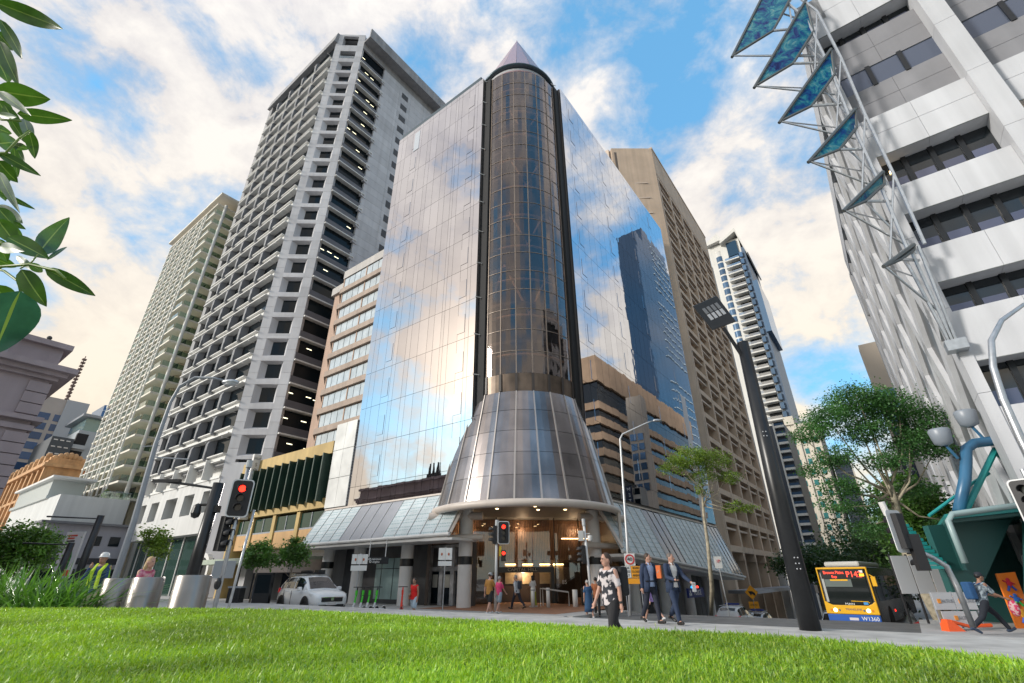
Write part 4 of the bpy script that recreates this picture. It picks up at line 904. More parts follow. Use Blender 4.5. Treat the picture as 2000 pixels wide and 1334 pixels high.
# ================================================================ brown egg-crate office tower
bt, O = bthing('brown_office_tower', 'brown concrete office tower with an egg-crate grid of deep openings and a chamfered corner', 'office tower', 31, -4.75)
BRN = mat('brown_concrete', (.54, .415, .31), .75, var=.10, vs=.35, streak=.14, bump=.01, bs=10)
BRN_L = mat('pale_brown_concrete', (.56, .46, .38), .75, var=.08, vs=.4)
BW = -4.75; BU0, BU1 = 32.0, 61.5; ZBT = 66.5
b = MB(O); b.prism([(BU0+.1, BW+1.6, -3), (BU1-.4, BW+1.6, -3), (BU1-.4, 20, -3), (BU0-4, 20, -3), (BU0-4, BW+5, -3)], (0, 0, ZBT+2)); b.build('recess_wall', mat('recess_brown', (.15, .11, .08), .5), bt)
ue = [32.95+5.72*i for i in range(6)]
q = MB(); q.box(-.36, .36, 0, 1.5, 0, ZBT-3); pr = q.build('pier', BRN, bt, loc=(ue[0]-.4-31, 0, 3.2)); rep(pr, [(u-.4-31, 0, 3.2) for u in ue[1:]])
nb = 18; fz = [60.6-3.12*k for k in range(nb+1)]
q = MB(); q.box(.5, 28.6, .02, 1.5, -.36, .30); bm = q.build('floor_beam', BRN, bt, loc=(BU0-31, 0, fz[0])); rep(bm, [(BU0-31, 0, z) for z in fz[1:]])
q = MB(); q.box(.5, 28.6, .25, .55, -.12, .10); sb = q.build('sun_slat', BRN_L, bt, loc=(BU0-31, 0, fz[0]-.95)); rep(sb, [(BU0-31, 0, z-.95) for z in fz[1:-1]])
q = MB(); q.hexa([(.4, 1.2, 0), (5.2, 1.2, 0), (5.2, 1.55, 0), (.4, 1.55, 0), (.4, 1.2, .9), (5.2, 1.2, .9), (5.2, 1.55, .9), (.4, 1.55, .9)])
pnl = q.build('back_spandrel', BRN, bt, loc=(ue[0]-31-.4, 0, fz[1]+.3)); rep(pnl, [(u-31-.4, 0, z+.3) for z in fz[1:] for u in ue[:-1] if (u, z) != (ue[0], fz[1])])
b = MB(O); b.box(BU0, BU1, BW-.02, BW+1.6, 60.9, ZBT); b.build('top_fascia', BRN, bt)
b = MB(O); b.box(BU0, BU1+.2, BW-.1, BW+1.6, ZBT, ZBT+.35); b.build('coping', BRN, bt)
b = MB(O); b.prism([(BU0-.05, BW, -3), (BU0-.05+.6, BW, -3), (BU0-3.6, BW+6.0, -3), (BU0-4.2, BW+5.4, -3)], (0, 0, ZBT+3)); b.build('chamfer_wall', BRN, bt)
b = MB(O); b.box(BU0-4.2, BU0-.1, BW+5.9, 18, -3, ZBT+.1); b.build('end_wall', BRN_L, bt)
cd = Vector((-3.6, 5.4, 0)).normalized(); cn = Vector((-.832, -.555, 0)); c0 = Vector((BU0-.05, BW, 0))
def bc(s, d, z): p = c0+cd*s+cn*d; return (p.x, p.y, z)
fs_ = None
for k in range(12):
    z = 57.9-3.12*k
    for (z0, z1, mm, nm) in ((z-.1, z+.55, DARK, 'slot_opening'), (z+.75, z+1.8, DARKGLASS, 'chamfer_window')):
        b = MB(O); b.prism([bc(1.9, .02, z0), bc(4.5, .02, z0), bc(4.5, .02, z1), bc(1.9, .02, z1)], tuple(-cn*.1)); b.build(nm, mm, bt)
    b = MB(O); b.prism([bc(1.7, .0, z+.55), bc(4.7, .0, z+.55), bc(4.7, .0, z+.75), bc(1.7, .0, z+.75)], tuple(cn*.25)); b.build('sun_slat', BRN_L, bt)
q = MB(); q.box(-.3, .3, .1, 1.5, -3, 6.5); pl = q.build('street_pier', BRN, bt, loc=(ue[0]-31, 0, -2)); rep(pl, [(u-31, 0, -2) for u in ue[1:]])
b = MB(O); b.box(29, 62, -7.4, -4.6, .0, .3); b.build('street_canopy', mat('canopy_grey', (.33, .33, .35), .5, streak=.1), bt)
b = MB(O); b.box(BU1-.3, BU1+1.6, BW+.1, 12, -8, ZBT-7); b.build('end_shaft', mat('pale_shaft', (.48, .46, .43), .7, streak=.1), bt)
# ================================================================ winged-roof apartment tower beyond
at_, O = bthing('winged_roof_tower', 'tall white and blue apartment tower with a pitched winged roof and stacked balconies', 'apartment tower', 145, 0)
AW = mat('apartment_white', (.62, .61, .58), .6, var=.05, vs=.2, streak=.08); ABL = mat('slate_blue_cladding', (.07, .11, .17), .4, var=.1, vs=.3); AGL = mat('blue_tower_glass', (.10, .17, .27), .12, metal=.35, rnd=.25)
b = MB(O); b.box(145.5, 170, -2.4, 9.3, -12, 122); b.build('wall', AW, at_)
b = MB(O); b.box(145.2, 169, -3.6, -2.4, -12, 117); b.build('blue_side', ABL, at_)
b = MB(O); b.box(144.4, 165, -5.0, -3.2, 79, 100.5); b.build('overhanging_bay', AGL, at_)
b = MB(O); b.tube((146.6, 6.0, -10), (146.6, 6.0, 119), 1.5, n=14); b.build('round_bay', AW, at_, smooth=True)
q = MB(); q.lathe([(1.56, 0), (1.56, 2.3)], 10, a0=2.2, a1=4.4); rw = q.build('round_window', AGL, at_, loc=(1.6, 6.0, 114)); rep(rw, [(1.6, 6.0, 114-3.07*k) for k in range(1, 32)])
q = MB(); q.box(-1.6, .6, -1.3, 4.0, -.25, .2); bs = q.build('balcony_slab', AW, at_, loc=(0, 0, 112)); rep(bs, [(0, 0, 112-3.07*k) for k in range(1, 35)])
q = MB(); q.box(-1.55, -1.5, -1.2, 3.8, .2, 1.1); bg_ = q.build('balcony_glass', see_glass('blue_balcony_glass', (.5, .6, .72), .3), at_, loc=(0, 0, 112)); rep(bg_, [(0, 0, 112-3.07*k) for k in range(1, 35)])
q = MB(); q.box(.35, .6, -1.2, 2.6, .2, 2.6); bd = q.build('balcony_door', DARKGLASS, at_, loc=(0, 0, 112)); rep(bd, [(0, 0, 112-3.07*k) for k in range(1, 35)])
q = MB(); q.box(-.6, .1, -2.5, -1.35, .3, 2.5); sw_ = q.build('corner_window', AGL, at_, loc=(0, 0, 112)); rep(sw_, [(0, 0, 112-3.07*k) for k in range(1, 25)])
b = MB(O); b.box(144.6, 146, -1.6, -1.3, 40, 109); b.build('white_edge', AW, at_)
b = MB(O); b.prism([(143.0, 4.2, 121.5), (143.0, -2.2, 125.5), (143.0, -4.6, 112.5), (143, -4.2, 112.3), (143.0, -2.0, 123.8), (143.0, 4.2, 120.6)][::-1], (24, 0, 0)); b.build('winged_roof', AW, at_)
b = MB(O); b.prism([(143.5, 9.4, 123.5), (143.5, 4.6, 126), (143.5, 3.2, 122), (143.5, 4.4, 122.6), (143.5, 9.4, 122)], (24, 0, 0)); b.build('small_winged_roof', AW, at_)
b = MB(O); b.box(145.0, 150, -1.4, 2.4, 114.5, 121); b.build('penthouse_glass', mat('dark_blue_glass', (.02, .05, .09), .08), at_)
# ================================================================ distant towers at the end of the right-hand street
r, O = block('charcoal_balcony_block', 'dark charcoal apartment block with a ladder of white balconies', 'apartment block', 95, 108, -6.3, -2, 33.2, mat('charcoal_wall', (.05, .06, .08), .5), -9)
q = MB(); q.box(-1.0, .1, 2.2, 4.3, -.35, .15); bs = q.build('balcony_slab', AW, r, loc=(0, -2.2, 41.6)); rep(bs, [(0, -2.2, 41.6-1.92*k) for k in range(1, 20)])
q = MB(); q.box(-.95, -.9, 2.3, 4.2, .15, .7); bs = q.build('balcony_glass', BLUEGLASS, r, loc=(0, -2.2, 41.6)); rep(bs, [(0, -2.2, 41.6-1.92*k) for k in range(1, 20)])
b = MB(O); b.box(93.9, 95, -4.3, -4.0, -9, 33.4); b.build('white_edge', AW, r)
r, O = block('cream_distant_tower', 'pale cream distant tower with small teal windows behind the street trees', 'apartment tower', 130, 150, -10.4, -2.8, 41.5, mat('pale_cream_wall', (.60, .55, .46), .7, var=.05, vs=.2), -9)
q = MB(); q.box(-.08, .1, -.5, .5, 0, 1.5); tw = q.build('window', mat('teal_window', (.05, .20, .20), .15), r, loc=(0, 1.2, 4)); rep(tw, [(0, x, 4+2.9*k) for k in range(15) for x in (1.2, 3.9, 6.6) if (k, x) != (0, 1.2)])
b = MB(O); b.box(129.5, 150, -5.2, -2.6, 41.5, 44); b.build('roof_box', mat('pale_cream_wall', (.6, .55, .46)), r)
for w in (-5.2, -8.0): b = MB(O); b.box(129.6, 130.2, w-.25, w+.25, -9, 41.5); b.build('pilaster', mat('pale_cream_wall', (.6, .55, .46)), r)
r, O = block('blue_grey_distant_tower', 'blue grey glass tower standing right of the cream distant tower', 'office tower', 140, 155, -15.2, -11, 33, mat('blue_grey_glass', (.10, .13, .18), .2, metal=.2), -9)
q = MB(); q.box(-.1, .1, 0, 4.2, -.2, .2); fb = q.build('floor_band', mat('grey_band', (.33, .35, .4), .5), r, loc=(-.05, 0, 6)); rep(fb, [(-.05, 0, 6+2.4*k) for k in range(1, 15)])
r, O = block('cream_side_building', 'cream building behind the tree, carrying the dark METRO 21 banner', 'building', 50, 53, -25, -21.6, 15.0, mat('side_cream', (.52, .48, .42), .7, streak=.08), -6)
q = MB(); q.box(-.06, .1, 0, .9, 0, 1.0); wi = q.build('window', DARKGLASS, r, loc=(0, 2.3, 8)); rep(wi, [(0, 2.3, 8+1.7*k) for k in range(1, 8)])
mb, O = bthing('metro_banner', 'dark navy vertical banner lettered METRO 21', 'banner', 49.9, -23.4, 9)
b = MB(O); b.box(49.75, 49.9, -24.2, -22.9, 9, 15.4); b.build('banner_panel', mat('navy_banner', (.012, .02, .045), .5), mb)
for i, c in enumerate(['M', 'E', 'T', 'R', 'O', '21']): text('lettering', c, .8, LETW, mb, (-.17, -.05, 5.8-i*.95), FACE_R)
r, O = block('beige_peeping_tower', 'beige apartment tower peeping above the roofline of the white latticed building', 'apartment tower', 60, 63, -26.4, -23.4, 34.6, mat('peach_wall', (.50, .42, .34), .7), -8)
q = MB(); q.box(-.1, .1, 0, 1.1, 0, 1.3); wi = q.build('window', AGL, r, loc=(0, 1.6, 24)); rep(wi, [(0, 1.6-x, 24+1.9*k) for k in range(6) for x in (0, 1.4) if (k, x) != (0, 0)])
# ================================================================ buildings across the side street that the mirror shows
r, O = block('banded_brown_building', 'brown office building of wavy bands that the mirror glass reflects', 'office building', 67, 135, -48, -36, 45, mat('brown_glass_wall', (.02, .018, .016), .15), -8)
BND = mat('tan_band', (.40, .27, .17), .7, var=.12, vs=.4)
q = MB(); q.box(-.6, 69, -12.5, .6, -.85, .85); bn = q.build('brown_band', BND, r, loc=(0, 12, 9)); rep(bn, [(0, 12, 9+3.6*k) for k in range(1, 11)])
b = MB(O); b.box(66.4, 135.5, -48, -35.4, 43, 49.5); b.build('top_band', BND, r)
r, O = block('dark_blue_tower', 'dark blue glass tower with pale floor lines that the mirror glass reflects', 'office tower', 138, 182, -54, -45.5, 140, mat('deep_blue_glass', (.02, .05, .10), .12), -8)
q = MB(); q.box(2, 26, -.2, .1, -.2, .2); fl2 = q.build('pale_floor_line', mat('pale_line', (.5, .6, .65), .5), r, loc=(16, 8.6, 40)); rep(fl2, [(16, 8.6, 40+3.8*k) for k in range(1, 30) if k not in (12, 13, 22)])
b = MB(O); b.box(150, 180, -53, -46, 140, 150); b.build('plant_storey', mat('deep_blue_glass', (.02, .05, .1)), r)
r, O = block('west_mirror_block', 'plain grey office block across the square, seen only in reflections', 'office block', -120, -95, -60, 10, 22, CONC_D)
q = MB(); q.box(0, .1, 0, 68, 0, 1.6); wi = q.build('window_strip', DARKGLASS, r, loc=(24.95, 1, 3)); rep(wi, [(24.95, 1, 3+3.4*k) for k in range(1, 6)])
# ================================================================ white latticed building on the right
wb, O = bthing('white_latticed_building', 'white concrete office building with deep ribbon windows and a diagonal lattice side wall', 'office building', -5, -23.5)
WCON = mat('white_fair_concrete', (.53, .54, .565), .7, var=.08, vs=.35, streak=.14, bump=.006, bs=14); GPAN = mat('mid_grey_panel', (.22, .22, .235), .6, var=.1, vs=.6, streak=.1); SOFF = mat('soffit_sage', (.22, .24, .23), .7)
WG = mat('ribbon_glass', (.010, .014, .018), .06, spec=.8); WGL = mat('lilac_reflection_glass', (.13, .14, .20), .12, metal=.5, rnd=.2); WGB = mat('blue_grey_glass_flush', (.10, .12, .17), .12, metal=.3)
ZW_ = 31.0; Wc = -23.5; Wp = -23.86; We = -46
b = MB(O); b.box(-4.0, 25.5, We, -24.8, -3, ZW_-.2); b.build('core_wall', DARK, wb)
def span(w0, w1, z0, z1, u0=-5.0, m=None, nm='spandrel_panel'):
    n_ = max(1, round((w0-w1)/2.2)); 
    for i in range(n_):
        a, c = w1+(w0-w1)*i/n_, w1+(w0-w1)*(i+1)/n_; b_ = MB(O); b_.box(u0, -3.9, a+.006, c-.006, z0, z1); b_.build(nm, m or WCON, wb)
def soff(w0, w1, z): b_ = MB(O); b_.hexa([(-5.0, w1, z-.02), (-3.95, w1, z+.28), (-3.95, w0, z+.28), (-5.0, w0, z-.02), (-5.0, w1, z+.0), (-3.95, w1, z+.5), (-3.95, w0, z+.5), (-5, w0, z)]); b_.build('window_soffit', SOFF, wb)
def strip(w0, w1, z0, z1, n_=3, m=None, u=-4.2):
    b_ = MB(O); b_.box(u, u+.06, w1, w0, z0, z1); b_.build('ribbon_window', m or WG, wb)
    if m is None:
        for i in range(n_): b_ = MB(O); b_.box(u-.03, u-.005, w1+(w0-w1)*i/n_+.14, w1+(w0-w1)*(i+1)/n_-.14, z0+.05, z0+(z1-z0)*.45); b_.build('reflection_tint_pane', WGL, wb)  # lower spandrel glass; its pale lilac colour paints in the sky reflection
    for i in range(1, n_):
        w = w1+(w0-w1)*i/n_; b_ = MB(O); b_.box(u-.1, u+.02, w-.09, w+.09, z0, z1); b_.build('window_mullion', BLACKM, wb)
PA, PB = -27.75, -28.5
for (w0, w1, n_) in ((Wp, PA, 4), (PB, -33.5, 4), (-34.3, -40, 4)):
    for z0, z1 in ((15.38, 16.88), (11.9, 13.55), (8.49, 10.55), (4.9, 6.75), (18.8, 20.05), (20.07, 21.1)): span(w0, w1, z0, z1)
    for z in (15.38, 11.9, 8.49, 4.9, 18.8, 27.83): soff(w0, w1, z)
    for z0, z1 in ((16.9, 18.9), (13.4, 15.5), (10.4, 12.0), (6.6, 8.6), (2.6, 5.0), (26.9, 28.1)): strip(w0, w1, z0, z1, n_)
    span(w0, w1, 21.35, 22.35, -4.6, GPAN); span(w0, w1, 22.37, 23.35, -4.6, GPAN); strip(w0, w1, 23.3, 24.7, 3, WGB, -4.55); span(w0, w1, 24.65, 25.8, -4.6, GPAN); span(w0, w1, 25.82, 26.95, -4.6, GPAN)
    span(w0, w1, 27.83, 29.6); span(w0, w1, 29.62, ZW_)
    for z in (15.2, 18.75, 27.95):
        for _ in range(2):
            if random.random() < .75: w = random.uniform(w1+.6, w0-.9); b = MB(O); b.box(-4.05, -3.98, w, w+.9, z-.10, z-.02); b.build('ceiling_light', LAMPW, wb)
    b = MB(O); b.box(-4.3, -4.22, w0-.45, w0-.33, 18.2, 18.3); b.build('spot_light', LAMPW, wb)
    b = MB(O); b.box(-4.6, -3.9, w1, w0, -3, 2.4); b.build('ground_wall', GPAN, wb)
for (w0, w1, u0) in ((PA, PB, -5.4), (-33.5, -34.3, -5.4)):
    for i in range(10): b = MB(O); b.box(u0, -3.8, w1, w0, -3+3.43*i+.008, min(ZW_, -3+3.43*(i+1)-.008)); b.build('pier_panel', WCON, wb)
for i in range(10): b = MB(O); b.box(-5.05, -3.8, Wp, Wc, -3+3.43*i+.008, min(ZW_, -3+3.43*(i+1)-.008)); b.build('corner_panel', WCON, wb)
# diagonal lattice on the street side
def rib(u0, z0, u1, z1, wd=.85):
    t = Vector((u1-u0, 0, z1-z0)).normalized(); nrm = Vector((-t.z, 0, t.x))*wd/2
    b_ = MB(O); P_ = [(u0+nrm.x, Wc, z0+nrm.z), (u0-nrm.x, Wc, z0-nrm.z), (u1-nrm.x, Wc, z1-nrm.z), (u1+nrm.x, Wc, z1+nrm.z)]
    b_.prism(P_, (0, -.24, 0)); b_.build('lattice_rib', WCON, wb)
LU0, LU1, LZ0, LZ1 = -3.4, 25.5, 2.0, 29.2
for s in (1, -1):
    k = -14
    while k < 30:
        u_at = LU0+k*4.4; slope = 1.9*s
        z_of = lambda u: LZ0+(u-u_at)*slope if s > 0 else LZ1+(u-u_at)*slope
        ua, ub = LU0, LU1; zs2 = sorted([((LZ0-z_of(0))/slope), ((LZ1-z_of(0))/slope)]); ua, ub = max(ua, zs2[0]), min(ub, zs2[1])
        if ub-ua > .4: rib(ua, z_of(ua), ub, z_of(ub))
        k += 1
b = MB(O); b.box(-5, 25.6, -24.6, -23.45, LZ1-.1, ZW_); b.build('lattice_cap', WCON, wb)
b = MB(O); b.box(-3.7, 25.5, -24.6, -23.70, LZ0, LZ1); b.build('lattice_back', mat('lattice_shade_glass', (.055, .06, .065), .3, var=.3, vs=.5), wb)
b = MB(O); b.box(25.3, 26.2, -30, -23.4, -4, LZ1+.2); b.build('lattice_end', WCON, wb)
b = MB(O); b.box(-5, 25.5, -24.5, -23.6, -3, LZ0+.2); b.build('lattice_base', WCON, wb)
q = MB(); q.prism([(0, 0, 0), (2.2, 0, 0), (1.1, 0, 3.3)], (0, .06, 0)); 
# ================================================================ winged glass sculpture climbing the corner
sc_, O = bthing('glass_wing_sculpture', 'steel truss sculpture with blue glass wings climbing the corner of the white building', 'sculpture', -5.6, -23.5, 9)
def wing_mat():
    m = bpy.data.materials.new('swirled_blue_glass'); m.use_nodes = True; nt = m.node_tree; n = nt.nodes; k = nt.links; bs_ = n['Principled BSDF']
    geo = n.new('ShaderNodeNewGeometry'); nz = n.new('ShaderNodeTexNoise'); nz.inputs['Scale'].default_value = 1.6; nz.inputs['Detail'].default_value = 9; nz.inputs['Roughness'].default_value = .72; nz.inputs['Distortion'].default_value = .8
    k.new(geo.outputs['Position'], nz.inputs[0]); r_ = n.new('ShaderNodeValToRGB'); e = r_.color_ramp.elements; e[0].position = .36; e[0].color = (.008, .02, .16, 1); e[1].position = .66; e[1].color = (.30, .50, .50, 1)
    for p, c in ((.44, (.02, .09, .34)), (.50, (.02, .22, .36)), (.56, (.06, .36, .46))): q_ = e.new(p); q_.color = (*c, 1)
    k.new(nz.outputs[0], r_.inputs[0]); k.new(r_.outputs[0], bs_.inputs['Base Color']); bs_.inputs['Roughness'].default_value = .15
    t = n.new('ShaderNodeBsdfTranslucent'); k.new(r_.outputs[0], t.inputs[0]); mx = n.new('ShaderNodeMixShader'); mx.inputs[0].default_value = .55
    k.new(bs_.outputs[0], mx.inputs[1]); k.new(t.outputs[0], mx.inputs[2]); k.new(mx.outputs[0], n['Material Output'].inputs[0]); return m
WINGM = wing_mat()
WINGS = [
    ((-7.0, -19.88, 27.68), (-5.9, -22.6, 32.91), (-5.9, -23.58, 31.19), (-6.4, -22.05, 28.58)),
    ((-7.0, -20.38, 24.62), (-5.9, -23.97, 30.11), (-5.9, -23.68, 27.52), (-6.4, -22.28, 25.47)),
    ((-7.0, -20.85, 21.54), (-5.9, -23.99, 25.66), (-5.9, -23.68, 23.92), (-6.4, -22.28, 22.15)),
    ((-7.0, -21.33, 18.49), (-5.9, -23.8, 21.23), (-5.9, -23.55, 20.16), (-6.4, -22.58, 18.93)),
    ((-7.0, -21.82, 15.3), (-5.9, -23.7, 17.24), (-5.9, -23.56, 16.62), (-6.4, -22.68, 15.77)),
    ((-7.0, -22.29, 12.22), (-5.9, -23.56, 13.34), (-5.9, -23.49, 13.13), (-6.4, -22.93, 12.62)),
]
spine = []
for tip, top, rt, kn in WINGS:
    T_, A_, B_, K_ = map(Vector, (tip, top, rt, kn)); nrm = (A_-T_).cross(K_-T_).normalized()*.05
    b = MB(O); b.prism([T_, A_, B_, K_], nrm); b.build('glass_wing', WINGM, sc_)
    b = MB(O); b.path([T_+(T_-A_)*.02, A_], .085, 6); b.path([A_, B_], .06, 6); b.path([B_, K_, T_], .07, 6); b.build('wing_frame', mat('wing_frame_grey', (.13, .14, .14), .4, metal=.5), sc_)
    spine.append((A_+B_)/2)
    base = Vector((-5.5, -23.45, (tip[2]+kn[2])/2-1.2)); 
    for p, q_, r_ in ((T_, base+Vector((.2, 0, -.6)), .045), (K_, base+Vector((0, -.1, 1.6)), .07), (K_, B_+Vector((.3, -.1, .3)), .06), (T_, base+Vector((2.2, -.1, 2.0)), .035)): b = MB(O); b.tube(p, q_, r_, n=5); b.build('wing_strut', GALV, sc_)
for i in range(len(spine)-1):
    for d in (-.35, .2):
        b = MB(O); b.tube(spine[i]+Vector((0, d, 0)), spine[i+1]+Vector((0, d, 0)), .07, n=5); b.build('truss_chord', GALV, sc_)
    b = MB(O); b.tube(spine[i]+Vector((0, -.35, 0)), spine[i+1]+Vector((0, .9, -.4)), .045, n=5); b.build('truss_brace', GALV, sc_)
    b = MB(O); b.tube(spine[i+1]+Vector((.6, -.1, 0)), spine[i]+Vector((0, 1.0, -.5)), .045, n=5); b.build('truss_brace', GALV, sc_)
for d in (-.12, .1, .34): b = MB(O); b.tube(spine[-1]+Vector((0, d*1.2, 0)), (-5.4, -23.48+d*.4, 9.1), .06, n=5); b.build('truss_chord', GALV, sc_)
b = MB(O); b.box(-5.5, -5.0, -23.8, -23.2, 8.9, 9.3); b.build('base_bracket', GALV, sc_)
# ================================================================ trees
def tree(name, label, trunk, r0, blobs, n, size, leaf, bark, seed, group=None, cat='tree', clump=.22, limbs=6, flat=.5, long_=1.6, z0=None):
    base = Vector(trunk[0]); t = thing(name, label, cat, base, 0, group); rg = random.Random(seed)
    pts = [Vector(p)-base for p in trunk]; rs = [r0*(1-.62*i/(len(pts)-1)) for i in range(len(pts))]
    m = MB(); m.path(pts, rs, 9); m.build('trunk', bark, t, smooth=True)
    for i in range(limbs):
        bl = blobs[i % len(blobs)]; st = pts[-1].lerp(pts[max(0, len(pts)-2)], rg.uniform(0, .8)); e = Vector(bl[:3])-base+Vector((rg.uniform(-.5, .5)*bl[3], rg.uniform(-.5, .5)*bl[4], rg.uniform(-.2, .6)*bl[5]))
        mid = st.lerp(e, .5)+Vector((rg.uniform(-.2, .2), rg.uniform(-.2, .2), -.12*(e-st).length)); m = MB(); m.path([st, mid, e], [r0*.22, r0*.13, r0*.04], 6); m.build('limb', bark, t, smooth=True)
    Q, A = leaf_cloud(blobs, n, size, seed, flat, clump, long_); Q = Q-np.array(base)
    tri_mesh('crown', Q, A, leaf, t, stuff=False); return t
tree('street_tree', 'tall leaning street tree with open feathery crown in front of the white latticed building', [(18.9, 24, -.7), (18.55, 24, .8), (18.3, 24, 2.4), (18.5, 24, 4.2), (18.6, 24, 5.5)], .34,
     [(18.3, 24, 9.9, 1.3, 1.3, .7), (19.9, 24, 9.5, 1.2, 1.3, .8), (21.3, 24, 8.7, .9, 1.2, .9), (16.7, 24.3, 9.0, 1.1, 1.2, .55), (15.6, 24.3, 8.2, .9, .9, .4), (18.3, 24.2, 8.3, 1.0, 1.2, .6), (20.3, 23.8, 7.4, 1.2, 1.2, .6), (21.7, 24, 7.2, .6, .8, .4), (16.6, 24.2, 7.0, 1.0, 1.0, .45), (15.2, 24.2, 6.3, .7, .7, .3), (18.4, 23.6, 6.6, .8, 1.0, .4), (16.2, 24, 5.4, 1.0, .9, .4), (15.6, 24, 4.6, .7, .7, .35), (17.3, 24.4, 4.5, .8, .9, .35), (20.3, 24.6, 5.4, .8, .8, .4), (20.8, 24, 3.6, .8, .8, .4), (17.0, 24.2, 3.5, .9, .8, .4)], 42000, .072, LEAF_F, BARK_P, 3, limbs=18, clump=.26)
tree('street_tree', 'slender pale-barked street tree with a sparse yellow green crown beside the police sign', [(*X(11.0, -7.9)[:2], -1.3), (10.3, 27.6, 1.0), (10.45, 27.5, 3.2), (10.5, 27.5, 4.6), (10.7, 27.5, 6.2)], .13,
     [(10.2, 27.5, 7.7, 1.1, 1.0, .6), (11.5, 27.3, 7.5, 1.0, 1.0, .55), (9.3, 27.5, 7.2, .8, .8, .45), (12.4, 27.4, 6.6, .7, .7, .4), (10.9, 27.6, 6.7, .8, .8, .4), (12.3, 27.5, 5.0, .7, .6, .3), (13.0, 27.5, 4.9, .5, .5, .25), (10.6, 27.4, 5.9, .5, .5, .3)], 13000, .055, LEAF_L, BARK_P, 4, limbs=16, clump=.18)
for i, (x, bl, lb) in enumerate(((-14.75, 0, 'young bushy street tree left of the white car, nearer the blade sign'), (-12.75, .1, 'young bushy street tree standing directly behind the white car'))):
    tree('young_street_tree', lb, [(x, 30, -.05), (x, 30, 1.2), (x+.05, 30, 2.3)], .06, [(x, 30, 2.95+bl, .75, .7, .6), (x-.45, 30, 2.5+bl, .5, .5, .4), (x+.5, 30, 2.55+bl, .5, .5, .4), (x+.1, 30, 3.3+bl, .45, .4, .35)], 2600, .10, LEAF_M, BARK, 20+i, 'young trees along the left kerb', limbs=5)
tree('round_tree', 'dense round dark green tree at the far left behind the strappy plants', [(-27.2, 28, .1), (-27.1, 28, 1.5), (-27, 28, 2.6)], .2, [(-27.3, 28, 3.4, 1.6, 1.4, 1.0), (-26.2, 28, 3.2, 1.2, 1.2, .9), (-28.4, 28, 3.0, 1.2, 1.2, .9), (-26.8, 27.6, 2.3, 1.5, 1.2, .7)], 9000, .12, leaf_mat('bright_tree_leaf', (.085, .17, .025), (.07, .14, .012), .45, .55, 1.5), BARK, 31)
tree('small_kerb_tree', 'small yellow green tree peeping past the curved lamp post', [(-22.8, 32, .2), (-22.7, 32, 2.2)], .08, [(-22.6, 32, 4.0, .8, .8, .6), (-22.2, 32, 3.2, .7, .7, .6)], 1500, .12, LEAF_L, BARK, 32, limbs=3)
tree('broad_street_tree', 'broad dark street tree with reddish tips standing behind the black lamp post', [(34.5, 60, -3.0), (34.5, 60, 0), (34.5, 60, 2.0)], .35, [(34.5, 60, 3.4, 3.0, 3, 1.5), (31.6, 60, 2.8, 1.9, 2, 1.2), (37.6, 60, 2.9, 2.2, 2, 1.2), (34.5, 59, 1.8, 2.6, 2, .9)], 7000, .22, LEAF_D, BARK, 33)
for i, (x, y, zc, rr, lb) in enumerate(((27.5, 38, 3.4, 2.6, 'deep green street tree directly behind the bus roof'), (25.2, 31.5, 4.6, 2.2, 'leafy street tree filling the gap between the bus and the leaning trunk'), (31, 46, 4.0, 3.2, 'farthest dark street tree down the right hand street'), (22.6, 28.5, 4.9, 2.1, 'dark street tree between the leaning trunk and the teal canopy'))):
    g = gxy(x, y); tree('verge_tree', lb, [(x, y, g), (x, y, g+2), (x+.2, y, zc-1)], .2, [(x, y, zc+.7, rr*.8, rr*.8, rr*.55), (x-rr*.5, y, zc-.7, rr*.6, rr*.6, rr*.55), (x+rr*.5, y, zc-.4, rr*.6, rr*.6, rr*.6), (x, y-.3, zc-2.0, rr*.85, rr*.7, rr*.6)], 5200, .16, LEAF_D if i in (0, 2) else LEAF_M, BARK, 40+i, 'dark trees lining the right pavement')
# strappy planting at the lawn edge
def strappy(name, label, c, rx, ry, n, h0, h1, m, seed, wd=.03):
    t = thing(name, label, 'plant', c); rg = np.random.default_rng(seed); p = np.stack([rg.normal(0, rx, n), rg.normal(0, ry, n), np.zeros(n)], 1)
    g = blades('leaf_blades', p, h0, h1, wd, m, lean=1.3, seg=4, parent=t, curl=.9, seed=seed); return t
STRAP = leaf_mat('strap_leaf', (.05, .13, .02), (.06, .14, .012), .35, .4, 5); STRAPV = leaf_mat('variegated_strap_leaf', (.20, .28, .12), (.10, .14, .05), .4, .4, 6)
strappy('strappy_plant', 'glossy green strappy plant clump overhanging the lawn beside the steel bollards', (-6.15, 7.1, .9), .22, .2, 420, .55, .85, STRAP, 51)
strappy('strappy_plant', 'second green strappy clump just left of the one by the bollards', (-6.85, 7.2, .9), .25, .2, 420, .55, .85, STRAP, 52)
strappy('variegated_plant', 'pale striped strappy plant at the left end of the lawn', (-7.5, 6.9, .95), .22, .2, 420, .4, .65, STRAPV, 53, .022)
